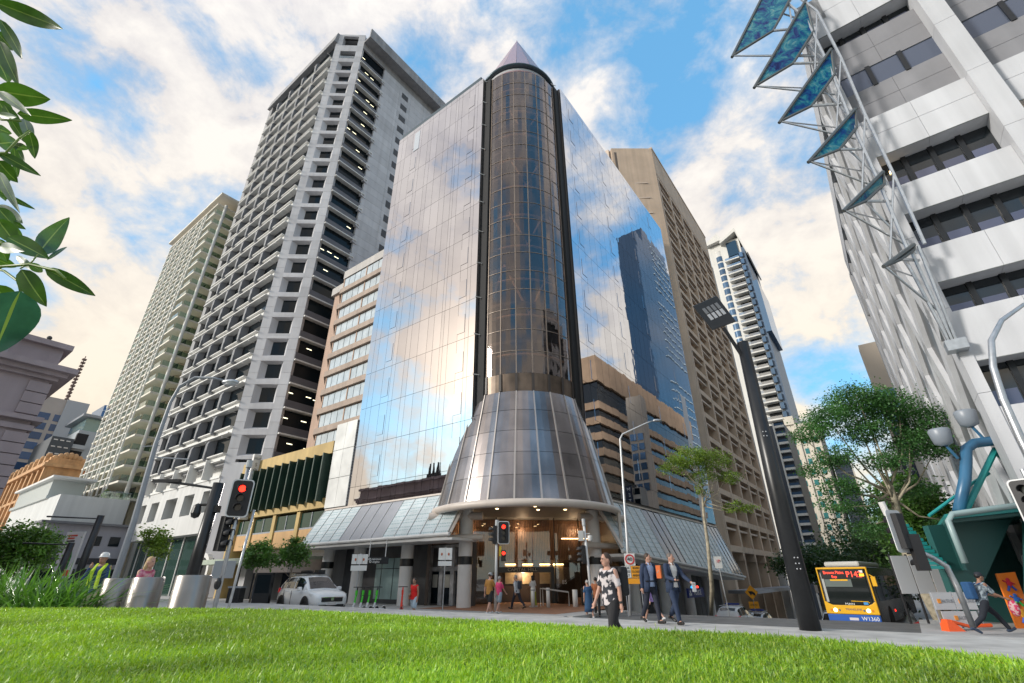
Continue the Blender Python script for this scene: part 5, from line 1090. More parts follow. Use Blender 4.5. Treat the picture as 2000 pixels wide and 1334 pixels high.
# rubber fig leaves hanging in close on the left
def fig_mat(name, c1, mid):
    m = mat(name, c1, .28, var=.25, vs=9, bump=.0006, bs=120); return m
FT = leaf_mat('fig_leaf_top', (.020, .055, .012), (.03, .075, .006), .28, .25, 14); FU = leaf_mat('fig_leaf_underside', (.055, .085, .055), (.04, .09, .02), .45, .2, 14); FB = leaf_mat('fig_leaf_blue', (.012, .045, .045), (.01, .04, .02), .2, .35, 14); MID = leaf_mat('fig_midrib', (.22, .30, .08), (.05, .08, .01), .4, .1, 5)
FIG = [
    ((-3.0, 1.55, 4.51), (-2.61, 1.63, 4.38), 0.104, 0),
    ((-3.16, 1.7, 4.61), (-2.97, 1.78, 4.34), 0.067, 0),
    ((-2.88, 1.6, 4.22), (-2.71, 1.68, 3.94), 0.078, 0),
    ((-3.15, 1.8, 4.36), (-3.11, 1.88, 4.26), 0.105, 0),
    ((-2.51, 1.5, 3.64), (-2.34, 1.58, 3.69), 0.119, 0),
    ((-2.49, 1.6, 3.61), (-2.3, 1.68, 3.66), 0.074, 0),
    ((-2.42, 1.45, 3.57), (-2.11, 1.4, 3.33), 0.043, 1),
    ((-2.76, 1.7, 3.74), (-2.56, 1.65, 3.65), 0.033, 1),
    ((-2.59, 1.65, 3.64), (-2.54, 1.73, 3.55), 0.039, 0),
    ((-2.59, 1.7, 3.7), (-2.38, 1.65, 3.42), 0.053, 1),
    ((-2.38, 1.6, 3.49), (-2.37, 1.68, 3.38), 0.052, 0),
    ((-2.72, 1.75, 3.57), (-2.74, 1.83, 3.68), 0.103, 0),
    ((-2.71, 1.8, 3.62), (-2.72, 1.88, 3.68), 0.047, 0),
    ((-2.38, 1.55, 3.28), (-2.22, 1.63, 3.21), 0.047, 0),
    ((-2.54, 1.7, 3.48), (-2.54, 1.78, 3.36), 0.036, 0),
    ((-2.43, 1.6, 3.28), (-2.38, 1.68, 3.22), 0.071, 0),
    ((-2.24, 1.5, 3.1), (-1.97, 1.45, 2.82), 0.039, 1),
    ((-2.33, 1.6, 3.08), (-2.22, 1.68, 3.05), 0.025, 0),
    ((-2.44, 1.7, 3.1), (-2.2, 1.65, 2.94), 0.058, 1),
    ((-2.29, 1.6, 2.99), (-2.25, 1.68, 2.93), 0.063, 0),
    ((-2.19, 1.55, 2.88), (-2.14, 1.63, 2.8), 0.073, 0),
    ((-1.99, 1.6, 2.73), (-2.04, 1.68, 3.0), 0.083, 0),
    ((-2.03, 1.5, 2.74), (-1.91, 1.58, 2.69), 0.077, 0),
    ((-1.97, 1.45, 2.65), (-1.8, 1.4, 2.59), 0.043, 1),
    ((-1.9, 1.5, 2.58), (-1.82, 1.58, 2.46), 0.074, 0),
    ((-1.87, 1.55, 2.62), (-1.7, 1.63, 2.54), 0.06, 0),
    ((-2.07, 1.65, 2.72), (-2.09, 1.73, 2.73), 0.037, 0),
    ((-1.94, 1.6, 2.7), (-1.98, 1.68, 2.83), 0.015, 0),
    ((-1.61, 1.3, 2.35), (-1.68, 1.38, 2.16), 0.149, 2),
    ((-1.77, 1.35, 2.41), (-1.77, 1.43, 2.35), 0.076, 0),
    ((-3.02, 1.9, 3.88), (-3.03, 1.98, 3.93), 0.06, 0),
    ((-2.84, 1.9, 3.49), (-2.81, 1.98, 3.39), 0.072, 0),
    ((-3.49, 1.9, 4.84), (-3.41, 1.98, 4.75), 0.075, 0),
    ((-3.19, 1.85, 4.33), (-3.23, 1.93, 4.51), 0.051, 0),
    ((-3.07, 1.9, 4.08), (-2.96, 1.98, 3.92), 0.067, 0),
    ((-3.22, 1.95, 4.2), (-3.17, 2.03, 4.11), 0.095, 0),
    ((-3.03, 1.95, 3.89), (-2.91, 2.03, 3.74), 0.054, 0),
    ((-2.88, 1.95, 3.48), (-2.95, 2.03, 3.69), 0.058, 0),
    ((-2.76, 1.95, 3.26), (-2.67, 2.03, 3.23), 0.049, 0),
    ((-2.59, 1.9, 3.15), (-2.57, 1.98, 3.08), 0.042, 0),
    ((-2.56, 1.9, 2.93), (-2.54, 1.98, 2.94), 0.05, 0),
    ((-2.47, 1.9, 2.95), (-2.27, 1.85, 2.82), 0.035, 1),
    ((-2.49, 1.8, 2.98), (-2.47, 1.88, 2.9), 0.068, 0),
]
STEM = [
    ([(-2.09, 1.55, 2.58), (-2.05, 1.55, 2.63), (-1.94, 1.55, 2.64), (-1.82, 1.55, 2.61), (-1.77, 1.55, 2.57)], 0.006),
    ([(-2.12, 1.55, 2.63), (-2.03, 1.55, 2.61), (-1.95, 1.55, 2.56), (-1.91, 1.55, 2.5)], 0.005),
    ([(-2.61, 1.55, 3.63), (-2.47, 1.55, 3.5), (-2.37, 1.55, 3.49)], 0.005),
    ([(-2.44, 1.55, 3.27), (-2.34, 1.55, 3.27), (-2.32, 1.55, 3.37), (-2.29, 1.55, 3.42)], 0.005),
    ([(-2.25, 1.55, 2.9), (-2.12, 1.55, 2.76), (-2.05, 1.55, 2.71)], 0.005),
    ([(-1.94, 1.55, 2.64), (-1.93, 1.55, 2.69)], 0.003),
    ([(-1.97, 1.55, 2.62), (-1.94, 1.55, 2.65)], 0.003),
    ([(-2.84, 1.55, 4.09), (-2.62, 1.55, 3.74), (-2.56, 1.55, 3.7)], 0.005),
]
ft = thing('rubber_fig', 'rubber fig with large glossy leaves hanging in at the left edge', 'tree', (-3.6, 1.2, .37))
B0F = Vector((-3.6, 1.2, .37))
m = MB(); m.path([(0, 0, 0), (.1, 0, 1.2), (.05, .1, 2.2), (.3, .2, 3.2)], [.14, .11, .08, .05], 8); m.build('trunk', BARK, ft, smooth=True)
for a in ((.05, .1, 1.5), (.05, .1, 2.0), (.2, .15, 2.6)):
    m = MB(); m.path([a, (a[0]+.4, a[1]+.1, a[2]+.1), (a[0]+.85, a[1]+.15, a[2]+.02)], [.035, .025, .012], 6); m.build('branch', BARK, ft, smooth=True)
for pts_, r in STEM: m = MB(B0F); m.path(pts_, r, 6); m.build('stem', MID, ft, smooth=True)
for A_, B_, wd, kd in FIG:
    A_, B_ = Vector(A_), Vector(B_); d = B_-A_; ln = d.length; d.normalize(); view = ((A_+B_)/2-Vector((0, 0, 1.5))).normalized(); s = d.cross(view).normalized(); nn = s.cross(d).normalized()
    s = (s+nn*random.uniform(-.35, .35)).normalized(); nn = s.cross(d).normalized(); m = MB(B0F); N_ = 10; droop = random.uniform(-.06, .1)*ln; fold = random.uniform(.08, .22)
    rows = []
    for i in range(N_+1):
        t_ = i/N_; hw = wd*.5*(math.sin(math.pi*min(1, t_**.8*1.0))**.75 if 0 < t_ < 1 else .02)*(1.05-.25*t_)+.0008; c = A_+d*ln*t_+nn*droop*math.sin(math.pi*t_)*1.0
        rows.append([c+s*hw*k+nn*fold*hw*abs(k)*-1+nn*.02*wd*math.sin(9*t_+k*3) for k in (-1, -.55, -.06, .06, .55, 1)])
    vs = [tuple(p) for r_ in rows for p in r_]; fs = []; mi = []
    for i in range(N_):
        for k in range(5): fs.append((i*6+k, i*6+k+1, (i+1)*6+k+1, (i+1)*6+k)); mi.append(1 if k == 2 else 0)
    m._a(vs, fs); m.mi = mi; m.build('leaf', [(FT, FU, FB)[kd], MID], ft, smooth=True)
# ================================================================ street furniture
b = None
def simple(name, label, cat, loc, rz=0, group=None): return thing(name, label, cat, loc, rz, group)
# black smart pole with flat LED head
t = simple('street_lamp', 'thick black street lamp pole with a flat LED head on an angled arm', 'street lamp', (7.0, 13, .37))
m = MB(); m.path([(0, 0, 0), (.02, 0, 3.5), (.10, 0, 7.55)], [.235, .205, .165], 20); m.build('pole', BLACKM, t, smooth=True)
m = MB(); m.tube((.1, 0, 7.55), (.1, 0, 7.58), .16, n=20); m.build('pole_cap', BLACKM, t)
m = MB(); m.tube((.02, -.02, 7.0), (-.42, -.1, 8.05), .055, n=8); m.build('arm', BLACKM, t)
hd = MB(); hd.prism([(-1.24, -.1, 8.84), (-.40, -.1, 9.23), (.02, -.1, 8.27), (-.78, -.1, 7.97)], (.04, .12, .05)); h_ = hd.build('lamp_head', BLACKM, t); bevel(h_, .02)
LEDM = mat('led_panel', (.42, .43, .45), .3)
for i in range(4):
    for j, (c, w_) in enumerate(((.36, .5), (.62, .5))):
        A_ = Vector((-1.24, -.1, 8.84)); e1 = Vector((.84, 0, .39)); e2 = Vector((.46, 0, -.87)); o_ = A_+e1*(.2+i*.17)+e2*(.22+j*.25)
        m = MB(); m.prism([o_, o_+e1*.11, o_+e1*.11+e2*.22, o_+e2*.22], (0, -.012, 0)); m.build('led_module', LEDM if j else mat('led_panel_dim', (.16, .165, .175), .3), t)
for z in (1.3, 1.42, 1.55, 4.6, 4.72): m = MB(); m.ball((-.08, -.23, z), .018, nu=6, nv=4); m.ball((.0, -.235, z), .018, nu=6, nv=4); m.build('pole_bolt', LEDM, t, stuff=True)
# curved galvanised lamp, left
t = simple('street_lamp', 'grey curved street lamp arching over beside the steel bollards', 'street lamp', (-10.6, 14, .37))
m = MB(); m.path([(0, 0, 0), (0, 0, 2.6), (-.12, 0, 4.8), (-.1, 0, 6.1), (.02, 0, 6.65), (.42, 0, 6.95), (1.0, 0, 6.93), (1.35, 0, 6.85)], [.085, .08, .065, .05, .045, .04, .036, .032], 10); m.build('pole', GREYM, t, smooth=True)
m = MB(); m.ball((1.6, 0, 6.78), .28, .13, .09); m.build('lamp_head', GALV, t, smooth=True)
m = MB(); m.ball((1.62, 0, 6.72), .2, .1, .07); m.build('lamp_lens', LEDM, t, smooth=True)
m = MB(); m.path([(0, 0, 4.4), (1.0, 0, 4.33)], .02, 5); m.path([(0, 0, 4.75), (-.5, 0, 4.72)], .015, 5); m.build('banner_arm', GREYM, t)
# curved lamp on the right edge
t = simple('street_lamp', 'grey curved street lamp rising past the right edge of the white building', 'street lamp', (12.0, 11, .37))
m = MB(); m.path([(.06, 0, 0), (.03, 0, 2.2), (0, 0, 4.0), (.05, 0, 5.0), (.2, 0, 5.85), (.5, 0, 6.6), (1.05, 0, 7.2), (1.9, 0, 7.7), (2.6, 0, 7.8)], [.10, .095, .085, .08, .075, .07, .06, .05, .045], 10); m.build('pole', GALV, t, smooth=True)
m = MB(); m.ball((2.9, 0, 7.78), .3, .14, .1); m.build('lamp_head', GALV, t, smooth=True)
# thin lamp by the sloping screens
t = simple('street_lamp', 'thin white street lamp with a bent arm in front of the sloping glass screens', 'street lamp', (5.15, 24, gxy(5.15, 24)))
m = MB(); m.path([(0, 0, 0), (.2, 0, 3), (.4, 0, 7.9), (.55, 0, 8.15), (1.9, 0, 8.75), (2.2, 0, 8.85)], [.07, .06, .05, .045, .035, .03], 8); m.build('pole', mat('pale_pole', (.55, .56, .57), .4, metal=.4), t, smooth=True)
m = MB(); m.ball((2.45, 0, 8.87), .24, .12, .08); m.build('lamp_head', GALV, t, smooth=True)
# black camera masts
t = simple('camera_mast', 'black camera mast with a long side arm behind the largest steel bollard', 'mast', (-8.3, 13.5, .37))
m = MB(); m.path([(0, 0, 0), (.1, 0, 3.55)], [.16, .14], 16); m.build('pole', BLACKM, t, smooth=True)
m = MB(); m.path([(.08, 0, 3.4), (-.6, 0, 3.5), (-1.65, 0, 3.64)], [.03, .035, .04], 6); m.box(-1.75, -1.0, -.06, .06, 3.58, 3.66); m.build('arm', BLACKM, t)
m = MB(); m.tube((.05, 0, 2.98), (-.28, 0, 2.98), .035, n=6); m.lathe([(0, 2.62), (.09, 2.66), (.12, 2.76), (.10, 2.95), (.04, 3.0), (0, 3.02)], 12, c=(-.32, 0)); m.build('dome_camera', BLACKM, t)
m = MB(); m.box(.0, .28, -.1, .1, 2.78, 2.95); m.build('camera_box', BLACKM, t)
t = simple('camera_mast', 'slimmer black mast with a side arm rising above the strappy plants', 'mast', (-19.95, 24, .37))
m = MB(); m.path([(0, 0, 0), (.1, 0, 3.95)], [.16, .14], 12); m.build('pole', BLACKM, t, smooth=True)
m = MB(); m.path([(.08, 0, 3.8), (-1.2, 0, 3.86), (-2.5, 0, 3.92)], [.03, .035, .04], 6); m.build('arm', BLACKM, t)
t = simple('camera_mast', 'short black mast with a side arm in front of the round tree', 'mast', (-22.6, 26, .3))
m = MB(); m.path([(0, 0, 0), (.1, 0, 2.95)], [.16, .14], 12); m.build('pole', BLACKM, t, smooth=True)
m = MB(); m.path([(.08, 0, 2.85), (-2.4, 0, 2.95)], [.03, .04], 6); m.build('arm', BLACKM, t)
# traffic signals
LENS_OFF = mat('dark_lens', (.02, .02, .022), .15); VIS = mat('signal_black', (.018, .018, .02), .55); BORD = mat('signal_white_border', (.65, .66, .66), .5)
def rounded(w_, h_, r, n=4):
    P_ = []
    for cx_, cz_, a0 in ((w_-r, h_-r, 0), (-w_+r, h_-r, 90), (-w_+r, -h_+r, 180), (w_-r, -h_+r, 270)):
        for i in range(n+1): a = rad(a0+90*i/n); P_.append((cx_+r*math.cos(a), 0, cz_+r*math.sin(a)))
    return P_
def signal_head(parent, loc, rz, s=1., red=True, board=True, n=3, nm='signal_head'):
    m = MB()
    if board:
        m.cur = 1; m.prism([(p[0]*s, .0, p[2]*s) for p in rounded(.34, .62, .12)], (0, .02, 0)); m.cur = 0; m.prism([(p[0]*s, -.012, p[2]*s) for p in rounded(.30, .58, .10)], (0, .012, 0))
    m.cur = 0; m.box(-.15*s, .15*s, 0, .2*s, -.17*n*s, .17*n*s)
    o = m.build(nm, [VIS, BORD], parent, loc=loc); o.rotation_euler = (0, 0, rz)
    for i in range(n):
        z = (.31*(n-1)/2-.31*i)*s; q = MB(); q.lathe([(0, 0), (.11*s, 0), (.11*s, -.01)], 14); l_ = q.build('lens', RED_ON if (red and i == 0) else LENS_OFF, o, loc=(0, -.03, z)); l_.rotation_euler = (rad(90), 0, 0)
        q = MB(); q.lathe([(.125*s, -.02), (.13*s, .26*s), (.12*s, .26*s), (.115*s, -.02)], 14, a0=rad(-20), a1=rad(200)); v_ = q.build('visor', VIS, o, loc=(0, 0, z), smooth=True); v_.rotation_euler = (rad(90), 0, 0)
    return o
def yaw_to(x, y): return math.atan2(-x, y)*-1*-1 if False else math.atan2(x, -y)*-1*-1
t = simple('traffic_signal', 'nearest traffic signal showing red above the lawn in front of the blade sign', 'traffic light', (-7.5, 13.5, .37))
m = MB(); m.tube((-.05, .12, 0), (-.05, .12, 4.0), .055, n=10); m.build('pole', GALV, t, smooth=True)
m = MB(); m.tube((-.05, .12, 4.0), (-.05, .12, 4.2), .08, n=10); m.build('pole_cap', mat('grey_cap', (.4, .42, .43), .5), t)
signal_head(t, (.02, -.05, 3.14), rad(22), .8)
signal_head(t, (-.22, .1, 2.25), rad(70), .85, red=False, board=False)
m = MB(); m.ball((-.05, .0, 1.05), .09, .06, .14, 10, 8); m.build('push_button', BLACKM, t)
t = simple('sign_post', 'leaning grey post carrying the backs of street signs beside the nearest traffic signal', 'sign post', (-7.2, 13.6, .37))
m = MB(); m.tube((0, 0, 0), (.1, 0, 2.85), .035, n=8); m.build('pole', GALV, t, smooth=True)
t = simple('back_of_sign', 'pair of blank grey sign backs on a thin post beyond the nearest traffic signal', 'street sign', (-16.6, 30, -.1))
m = MB(); m.tube((0, 0, 0), (0, 0, 2.9), .03, n=6); m.build('pole', GALV, t)
for x in (-.62, .03): m = MB(); m.box(x, x+.58, -.05, -.02, 1.7, 2.6); m.build('sign_plate', mat('sign_back_grey', (.42, .44, .46), .45, metal=.3), t)
t = simple('traffic_signal', 'traffic signal showing red in front of the cone entrance', 'traffic light', (-.95, 28, -.02))
m = MB(); m.tube((0, .1, 0), (.05, .1, 4.1), .075, n=10); m.build('pole', mat('white_pole', (.6, .61, .61), .4), t, smooth=True)
m = MB(); m.tube((.05, .1, 4.1), (.06, .1, 4.45), .11, n=10); m.build('pole_cap', mat('grey_cap', (.4, .42, .43)), t)
signal_head(t, (.42, -.1, 3.78), rad(8), .95); signal_head(t, (-.16, .0, 3.68), rad(-75), .9, red=False, board=False)
o = signal_head(t, (.42, -.05, 2.62), rad(5), .8, red=True, board=False, n=2, nm='pedestrian_head')
m = MB(); m.box(.18, .30, -.02, .0, 2.6, 3.1); m.build('yellow_tag', mat('yellow_blue_tag', (.55, .40, .03), .5), t)
t = simple('traffic_signal', 'pole with white surveillance camera and a side-facing traffic signal right of the entrance', 'traffic light', (3.95, 27, gxy(3.95, 27)))
m = MB(); m.tube((0, 0, 0), (-.15, 0, 4.0), .07, n=10); m.build('pole', mat('white_pole', (.6, .61, .61)), t, smooth=True)
m = MB(); m.tube((-.15, 0, 4.0), (-.16, 0, 4.35), .10, n=10); m.build('pole_cap', mat('grey_cap', (.4, .42, .43)), t)
signal_head(t, (-.38, 0, 2.6), rad(-80), .85, red=False, board=False)
m = MB(); m.box(-.48, -.22, -.1, .1, 3.25, 3.75); m.build('control_box', mat('box_grey', (.5, .51, .5), .5), t)
m = MB(); m.lathe([(0, 3.2), (.11, 3.26), (.14, 3.4), (.13, 3.5), (0, 3.54)], 12, c=(.12, 0)); m.tube((-.13, 0, 3.6), (.12, 0, 3.6), .03, n=5); m.build('dome_camera', WHITE, t)
# bent signal pole and boards at the right
t = simple('traffic_signal', 'bent grey signal pole seen from behind its black signal boards at the right', 'traffic light', (11.3, 13.5, .37))
m = MB(); m.path([(-.03, 0, 0), (-.05, 0, .9), (-.12, 0, 1.35), (-.42, 0, 1.56), (-.78, 0, 1.74)], .065, 10); m.build('pole', GALV, t, smooth=True)
for dx, dz, rz in ((-.78, 1.68, 170), (-1.05, 2.2, 200)): signal_head(t, (dx, 0, dz), rad(rz), .85, red=False, board=dz > 2)
m = MB(); m.tube((-1.15, .05, 2.6), (-1.2, .05, 2.95), .08, n=10); m.build('pole_cap', WHITE, t)
t = simple('traffic_signal', 'dark traffic signal visors poking in at the right edge above the runner', 'traffic light', (14.25, 13.5, .37))
m = MB(); m.tube((.1, 0, 0), (.1, 0, 3.8), .06, n=8); m.build('pole', GALV, t); signal_head(t, (-.1, 0, 2.95), rad(-60), .95, red=False)
# sign cluster
def plate(parent, x0, x1, z0, z1, m_, y=-.03, name='sign_plate'): q = MB(); q.box(x0, x1, y, y+.02, z0, z1); return q.build(name, m_, parent)
SIGNW = mat('sign_white', (.72, .72, .70), .45); SIGNY = mat('sign_orange', (.85, .36, .02), .45); BLK = mat('sign_black_ink', (.02, .02, .02), .5); REDI = mat('sign_red', (.6, .02, .02), .45)
t = simple('speed_sign', 'round 40 speed sign fixed to the thin white street lamp', 'street sign', (5.3, 23.85, gxy(5.3, 24)))
g = gxy(5.3, 24); plate(t, -.2, .28, 1.99-g, 2.50-g, SIGNW)
m = MB(); m.lathe([(.16, 0), (.215, 0), (.215, .012), (.16, .012)], 24); o = m.build('red_ring', REDI, t, loc=(.04, -.035, 2.25-g)); o.rotation_euler = (rad(90), 0, 0)
text('lettering', '40', .23, BLK, t, (.04, -.04, 2.25-g), (rad(90), 0, 0))
t = simple('road_sign', 'white LOCAL ACCESS ONLY and orange ROAD CLOSED AHEAD boards on the pavement', 'road sign', (5.3, 23.7, gxy(5.3, 23.7)))
plate(t, -.42, .0, 1.50-g, 1.97-g, SIGNW); plate(t, .02, .46, 1.50-g, 1.97-g, SIGNY); plate(t, -.36, .48, 1.25-g, 1.47-g, SIGNY)
for q_ in (-.3, .4): m = MB(); m.tube((q_, .02, 0), (q_, .02, 1.9-g), .02, n=5); m.build('post', GREYM, t)
for i, s in enumerate(('LOCAL', 'ACCESS', 'ONLY')): text('lettering', s, .135, BLK, t, (-.21, -.036, 1.89-g-.15*i), (rad(90), 0, 0), sx=.78)
for i, s in enumerate(('ROAD', 'CLOSED', 'AHEAD')): text('lettering', s, .135, BLK, t, (.24, -.036, 1.89-g-.15*i), (rad(90), 0, 0), sx=.8)
def boards(loc, label, w_, h_, split, post=True, lines=None, n=2):
    t = simple('street_notice', label, 'street sign', loc)
    m = MB(); m.tube((0, .02, -loc[2]+gxy(loc[0], loc[1])), (0, .02, h_+.05), .03, n=6); m.build('post', GALV, t)
    for i in range(n):
        a, c = -w_/2+w_*i/n+.01, -w_/2+w_*(i+1)/n-.01; plate(t, a, c, split+.03, h_, SIGNW); 
    plate(t, -w_/2+.01, w_/2-.01, 0, split-.03, SIGNW)
    for x in (-w_/4, w_/4): m = MB(); m.ball((x, -.04, split+(h_-split)*.5), .05, .01, .07, 8, 5); m.build('logo', mat('logo_rust', (.45, .12, .05), .5), t)
    return t
boards((-3.55, 27, 2.1), 'white notice boards with small rust logos on a thin post left of the entrance', .72, .85, .25)
boards((-8.05, 27.2, 1.9), 'grid of blank pale notice boards on posts beside the green scooters', .85, .78, .28, n=3)
t = simple('cafe_sign', 'black hanging cafe sign lettered espresso engine under the left awning', 'sign', (-7.45, 28.4, 2.26))
plate(t, -.62, .62, -.02, .34, BLACKM, name='sign_panel'); text('lettering', 'espresso', .15, LETW, t, (-.05, -.04, .23), (rad(90), 0, 0)); text('lettering', 'engine', .15, LETW, t, (-.05, -.04, .09), (rad(90), 0, 0))
for x in (-.48, .42): m = MB(); m.tube((x, 0, .34), (x, 0, 1.25), .025, n=6); m.build('hanger', WHITE, t)
for z, x in ((.23, -.42), (.1, -.36)): m = MB(); m.lathe([(.035, 0), (.06, 0), (.06, .01), (.035, .01)], 12); o = m.build('logo_ring', LETW, t, loc=(x, -.035, z)); o.rotation_euler = (rad(90), 0, 0)
ps = thing('police_sign', 'dark blue POLICE sign with red and blue lamps over the police shopfront', 'sign', X(11.4, -6.5, .15), TH)
m = MB(); m.box(-.1, 3.5, -.05, .1, 0, .62); m.build('sign_panel', mat('police_blue', (.015, .03, .16), .4), ps); text('lettering', 'POLICE', .50, LETW, ps, (1.95, -.06, .31), FACE_L)
for i in range(3):
    for j in range(2): 
        if (i+j) % 2 == 0: m = MB(); m.box(.05+i*.16, .19+i*.16, -.07, -.05, .14+j*.18, .3+j*.18); m.build('checker', LETW, ps)
for x, mm in ((1.0, mat('blue_beacon', (.02, .3, .9), .2, emit=1.2)), (2.2, mat('red_beacon', (.9, .05, .03), .2, emit=1.2))): m = MB(); m.ball((x, 0, .68), .18, .09, .10, 8, 6); m.build('beacon', mm, ps)
PX, PY = X(7.5, -7.4)[:2]; t = simple('parking_sign', 'small white parking sign on a thin post beside the slender tree', 'street sign', (11.5, 29, gxy(11.5, 29)))
m = MB(); m.tube((0, 0, 0), (-.1, 0, 2.9), .03, n=6); m.build('pole', GALV, t); plate(t, -.3, .1, 2.4, 3.0, SIGNW); text('lettering', '1P', .22, REDI, t, (-.1, -.05, 2.75), (rad(90), 0, 0))
t = simple('warning_sign', 'orange diamond road works sign above a small orange plate near the police cars', 'road sign', (*X(25.5, -7.6)[:2], ground(25.5, -7.6)))
m = MB(); m.tube((0, 0, 0), (0, 0, 3.6), .04, n=6); m.build('pole', GALV, t)
m = MB(); m.prism([(0, -.05, 2.8), (.6, -.05, 3.4), (0, -.05, 4.0), (-.6, -.05, 3.4)], (0, .03, 0)); m.build('diamond_plate', SIGNY, t); m = MB(); m.prism([(-.3, -.07, 3.5), (-.1, -.07, 3.15), (.0, -.07, 3.3), (.3, -.07, 3.1), (.3, -.07, 3.35), (.05, -.07, 3.5)], (0, .015, 0)); m.build('pictogram', BLK, t); plate(t, -.45, .45, 2.1, 2.65, SIGNY); text('lettering', 'AHEAD', .2, BLK, t, (0, -.04, 2.38), (rad(90), 0, 0))
# steel bollards
for i, (x, y, r, z1, lb) in enumerate(((-5.52, 7.4, .19, 1.535, 'leftmost brushed steel bollard, in front of the hard-hatted worker'), (-4.98, 7.2, .19, 1.545, 'middle brushed steel bollard, in front of the woman in pink'), (-4.28, 7.05, .215, 1.565, 'widest brushed steel bollard, in front of the black camera mast'))):
    t = thing('bollard', lb, 'bollard', (x, y, .37), 0, 'steel bollards behind the lawn'); m = MB(); m.lathe([(r, 0), (r, z1-.39), (r-.012, z1-.372)], 28); m.build('shaft', STEEL, t, smooth=True); m = MB(); m.lathe([(r-.012, z1-.375), (0, z1-.372)], 28); m.build('top_plate', STEEL, t)
for i, s in enumerate((-.15, .75, 2.35)):
    p = X(s*c45-3.2*c45, -s*c45-3.2*c45); t = thing('slim_bollard', ('leftmost', 'middle', 'rightmost')[i]+' slim pale bollard standing before the lobby doors', 'bollard', (p.x, p.y, gxy(p.x, p.y)), 0, 'slim bollards before the doors'); m = MB(); m.tube((0, 0, 0), (0, 0, 1.0), .11 if i < 2 else .15, n=12); m.build('shaft', WHITE, t, smooth=True); m = MB(); m.lathe([(.115, .86), (.12, .87), (.12, .91), (.115, .92)], 12); m.build('band', GREYM, t)
# advertising panel with a green bottle
t = simple('advert_panel', 'tall white advertising panel with a green bottle behind the strappy plants', 'advertisement', (-34.6, 40, .1)); t.rotation_euler = (0, 0, rad(-12))
m = MB(); m.box(-.85, .85, 0, .15, 1.6, 4.9); m.build('panel', mat('advert_white', (.66, .66, .68), .4), t); m = MB(); m.box(-.7, .7, -.0, .15, 0, 1.6); m.build('plinth', GREYM, t)
m = MB(); m.lathe([(0, 2.2), (.20, 2.2), (.2, 3.1), (.07, 3.5), (.07, 3.9), (0, 3.9)], 10, c=(.25, -.02)); o = m.build('bottle_print', mat('bottle_green', (.03, .22, .04), .3), t); o.scale = (1, .1, 1)
for i, w_ in enumerate((.9, .7, .8)): m = MB(); m.box(-.6, -.6+w_, -.02, 0, 4.55-i*.2, 4.67-i*.2); m.build('print_line', mat('print_red', (.55, .06, .04), .5) if i < 2 else BLK, t)
m = MB(); m.box(-.2, .7, -.025, 0, 1.75, 2.15); m.build('print_block', mat('print_orange', (.75, .12, .03), .5), t)
# teal busway portal and canopy
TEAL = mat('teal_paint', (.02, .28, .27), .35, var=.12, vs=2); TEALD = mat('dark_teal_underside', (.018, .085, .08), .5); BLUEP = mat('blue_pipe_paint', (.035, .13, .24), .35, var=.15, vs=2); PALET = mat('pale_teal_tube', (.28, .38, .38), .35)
t = simple('busway_portal', 'teal and blue tubular steel portal with a ribbed dark canopy at the right edge', 'canopy', (15.2, 17, .05))
m = MB(); m.path([(0, 0, 3.4), (.7, 0, 4.5), (1.0, 0, 5.1), (1.2, 0, 5.55), (1.55, 0, 5.74), (2.2, 0, 5.82), (4.2, 0, 5.98), (7, .2, 6.2)], .17, 12); m.build('portal_pipe', BLUEP, t, smooth=True)
for p, q_, r in (((.35, .1, 3.45), (2.35, .1, 5.55), .10), ((2.35, .1, 5.55), (3.2, 0, 3.9), .14), ((-.9, .2, 3.3), (1.2, .3, 4.4), .05), ((1.2, .3, 4.4), (2.0, .4, 4.75), .06)): m = MB(); m.tube(p, q_, r, n=8); m.build('portal_brace', TEAL, t)
m = MB(); m.path([(-1.0, -.6, 1.8), (-1.0, -.6, 3.05), (-.8, -.6, 3.25), (.6, -.6, 3.42), (4.0, -.6, 3.8)], .09, 8); m.build('canopy_edge_tube', PALET, t, smooth=True)
m = MB(); m.prism([(-1.0, -.55, 3.1), (6, -.55, 3.75), (9.5, 4.2, 3.75), (2.5, 4.2, 3.1)], (0, 0, .16)); m.build('canopy_roof', TEAL, t)
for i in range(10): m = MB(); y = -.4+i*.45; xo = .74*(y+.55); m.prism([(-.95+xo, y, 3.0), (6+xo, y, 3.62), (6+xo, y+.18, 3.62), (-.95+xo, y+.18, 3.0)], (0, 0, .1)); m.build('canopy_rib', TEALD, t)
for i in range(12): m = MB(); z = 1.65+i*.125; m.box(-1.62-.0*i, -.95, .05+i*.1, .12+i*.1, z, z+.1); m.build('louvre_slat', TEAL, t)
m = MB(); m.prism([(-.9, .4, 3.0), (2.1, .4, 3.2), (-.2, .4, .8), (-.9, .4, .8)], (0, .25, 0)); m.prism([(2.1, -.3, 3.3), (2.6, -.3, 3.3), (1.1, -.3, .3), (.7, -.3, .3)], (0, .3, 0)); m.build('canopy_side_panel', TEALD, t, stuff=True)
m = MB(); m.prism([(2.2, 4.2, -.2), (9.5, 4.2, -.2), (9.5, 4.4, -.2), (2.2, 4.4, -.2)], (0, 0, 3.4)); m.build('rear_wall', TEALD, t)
m = MB(); m.prism([(-.85, -.3, 1.6), (2.4, 4.2, 1.6), (2.5, 4.2, 1.6), (-.75, -.3, 1.6)], (0, 0, 1.5)); m.build('side_screen', TEALD, t)
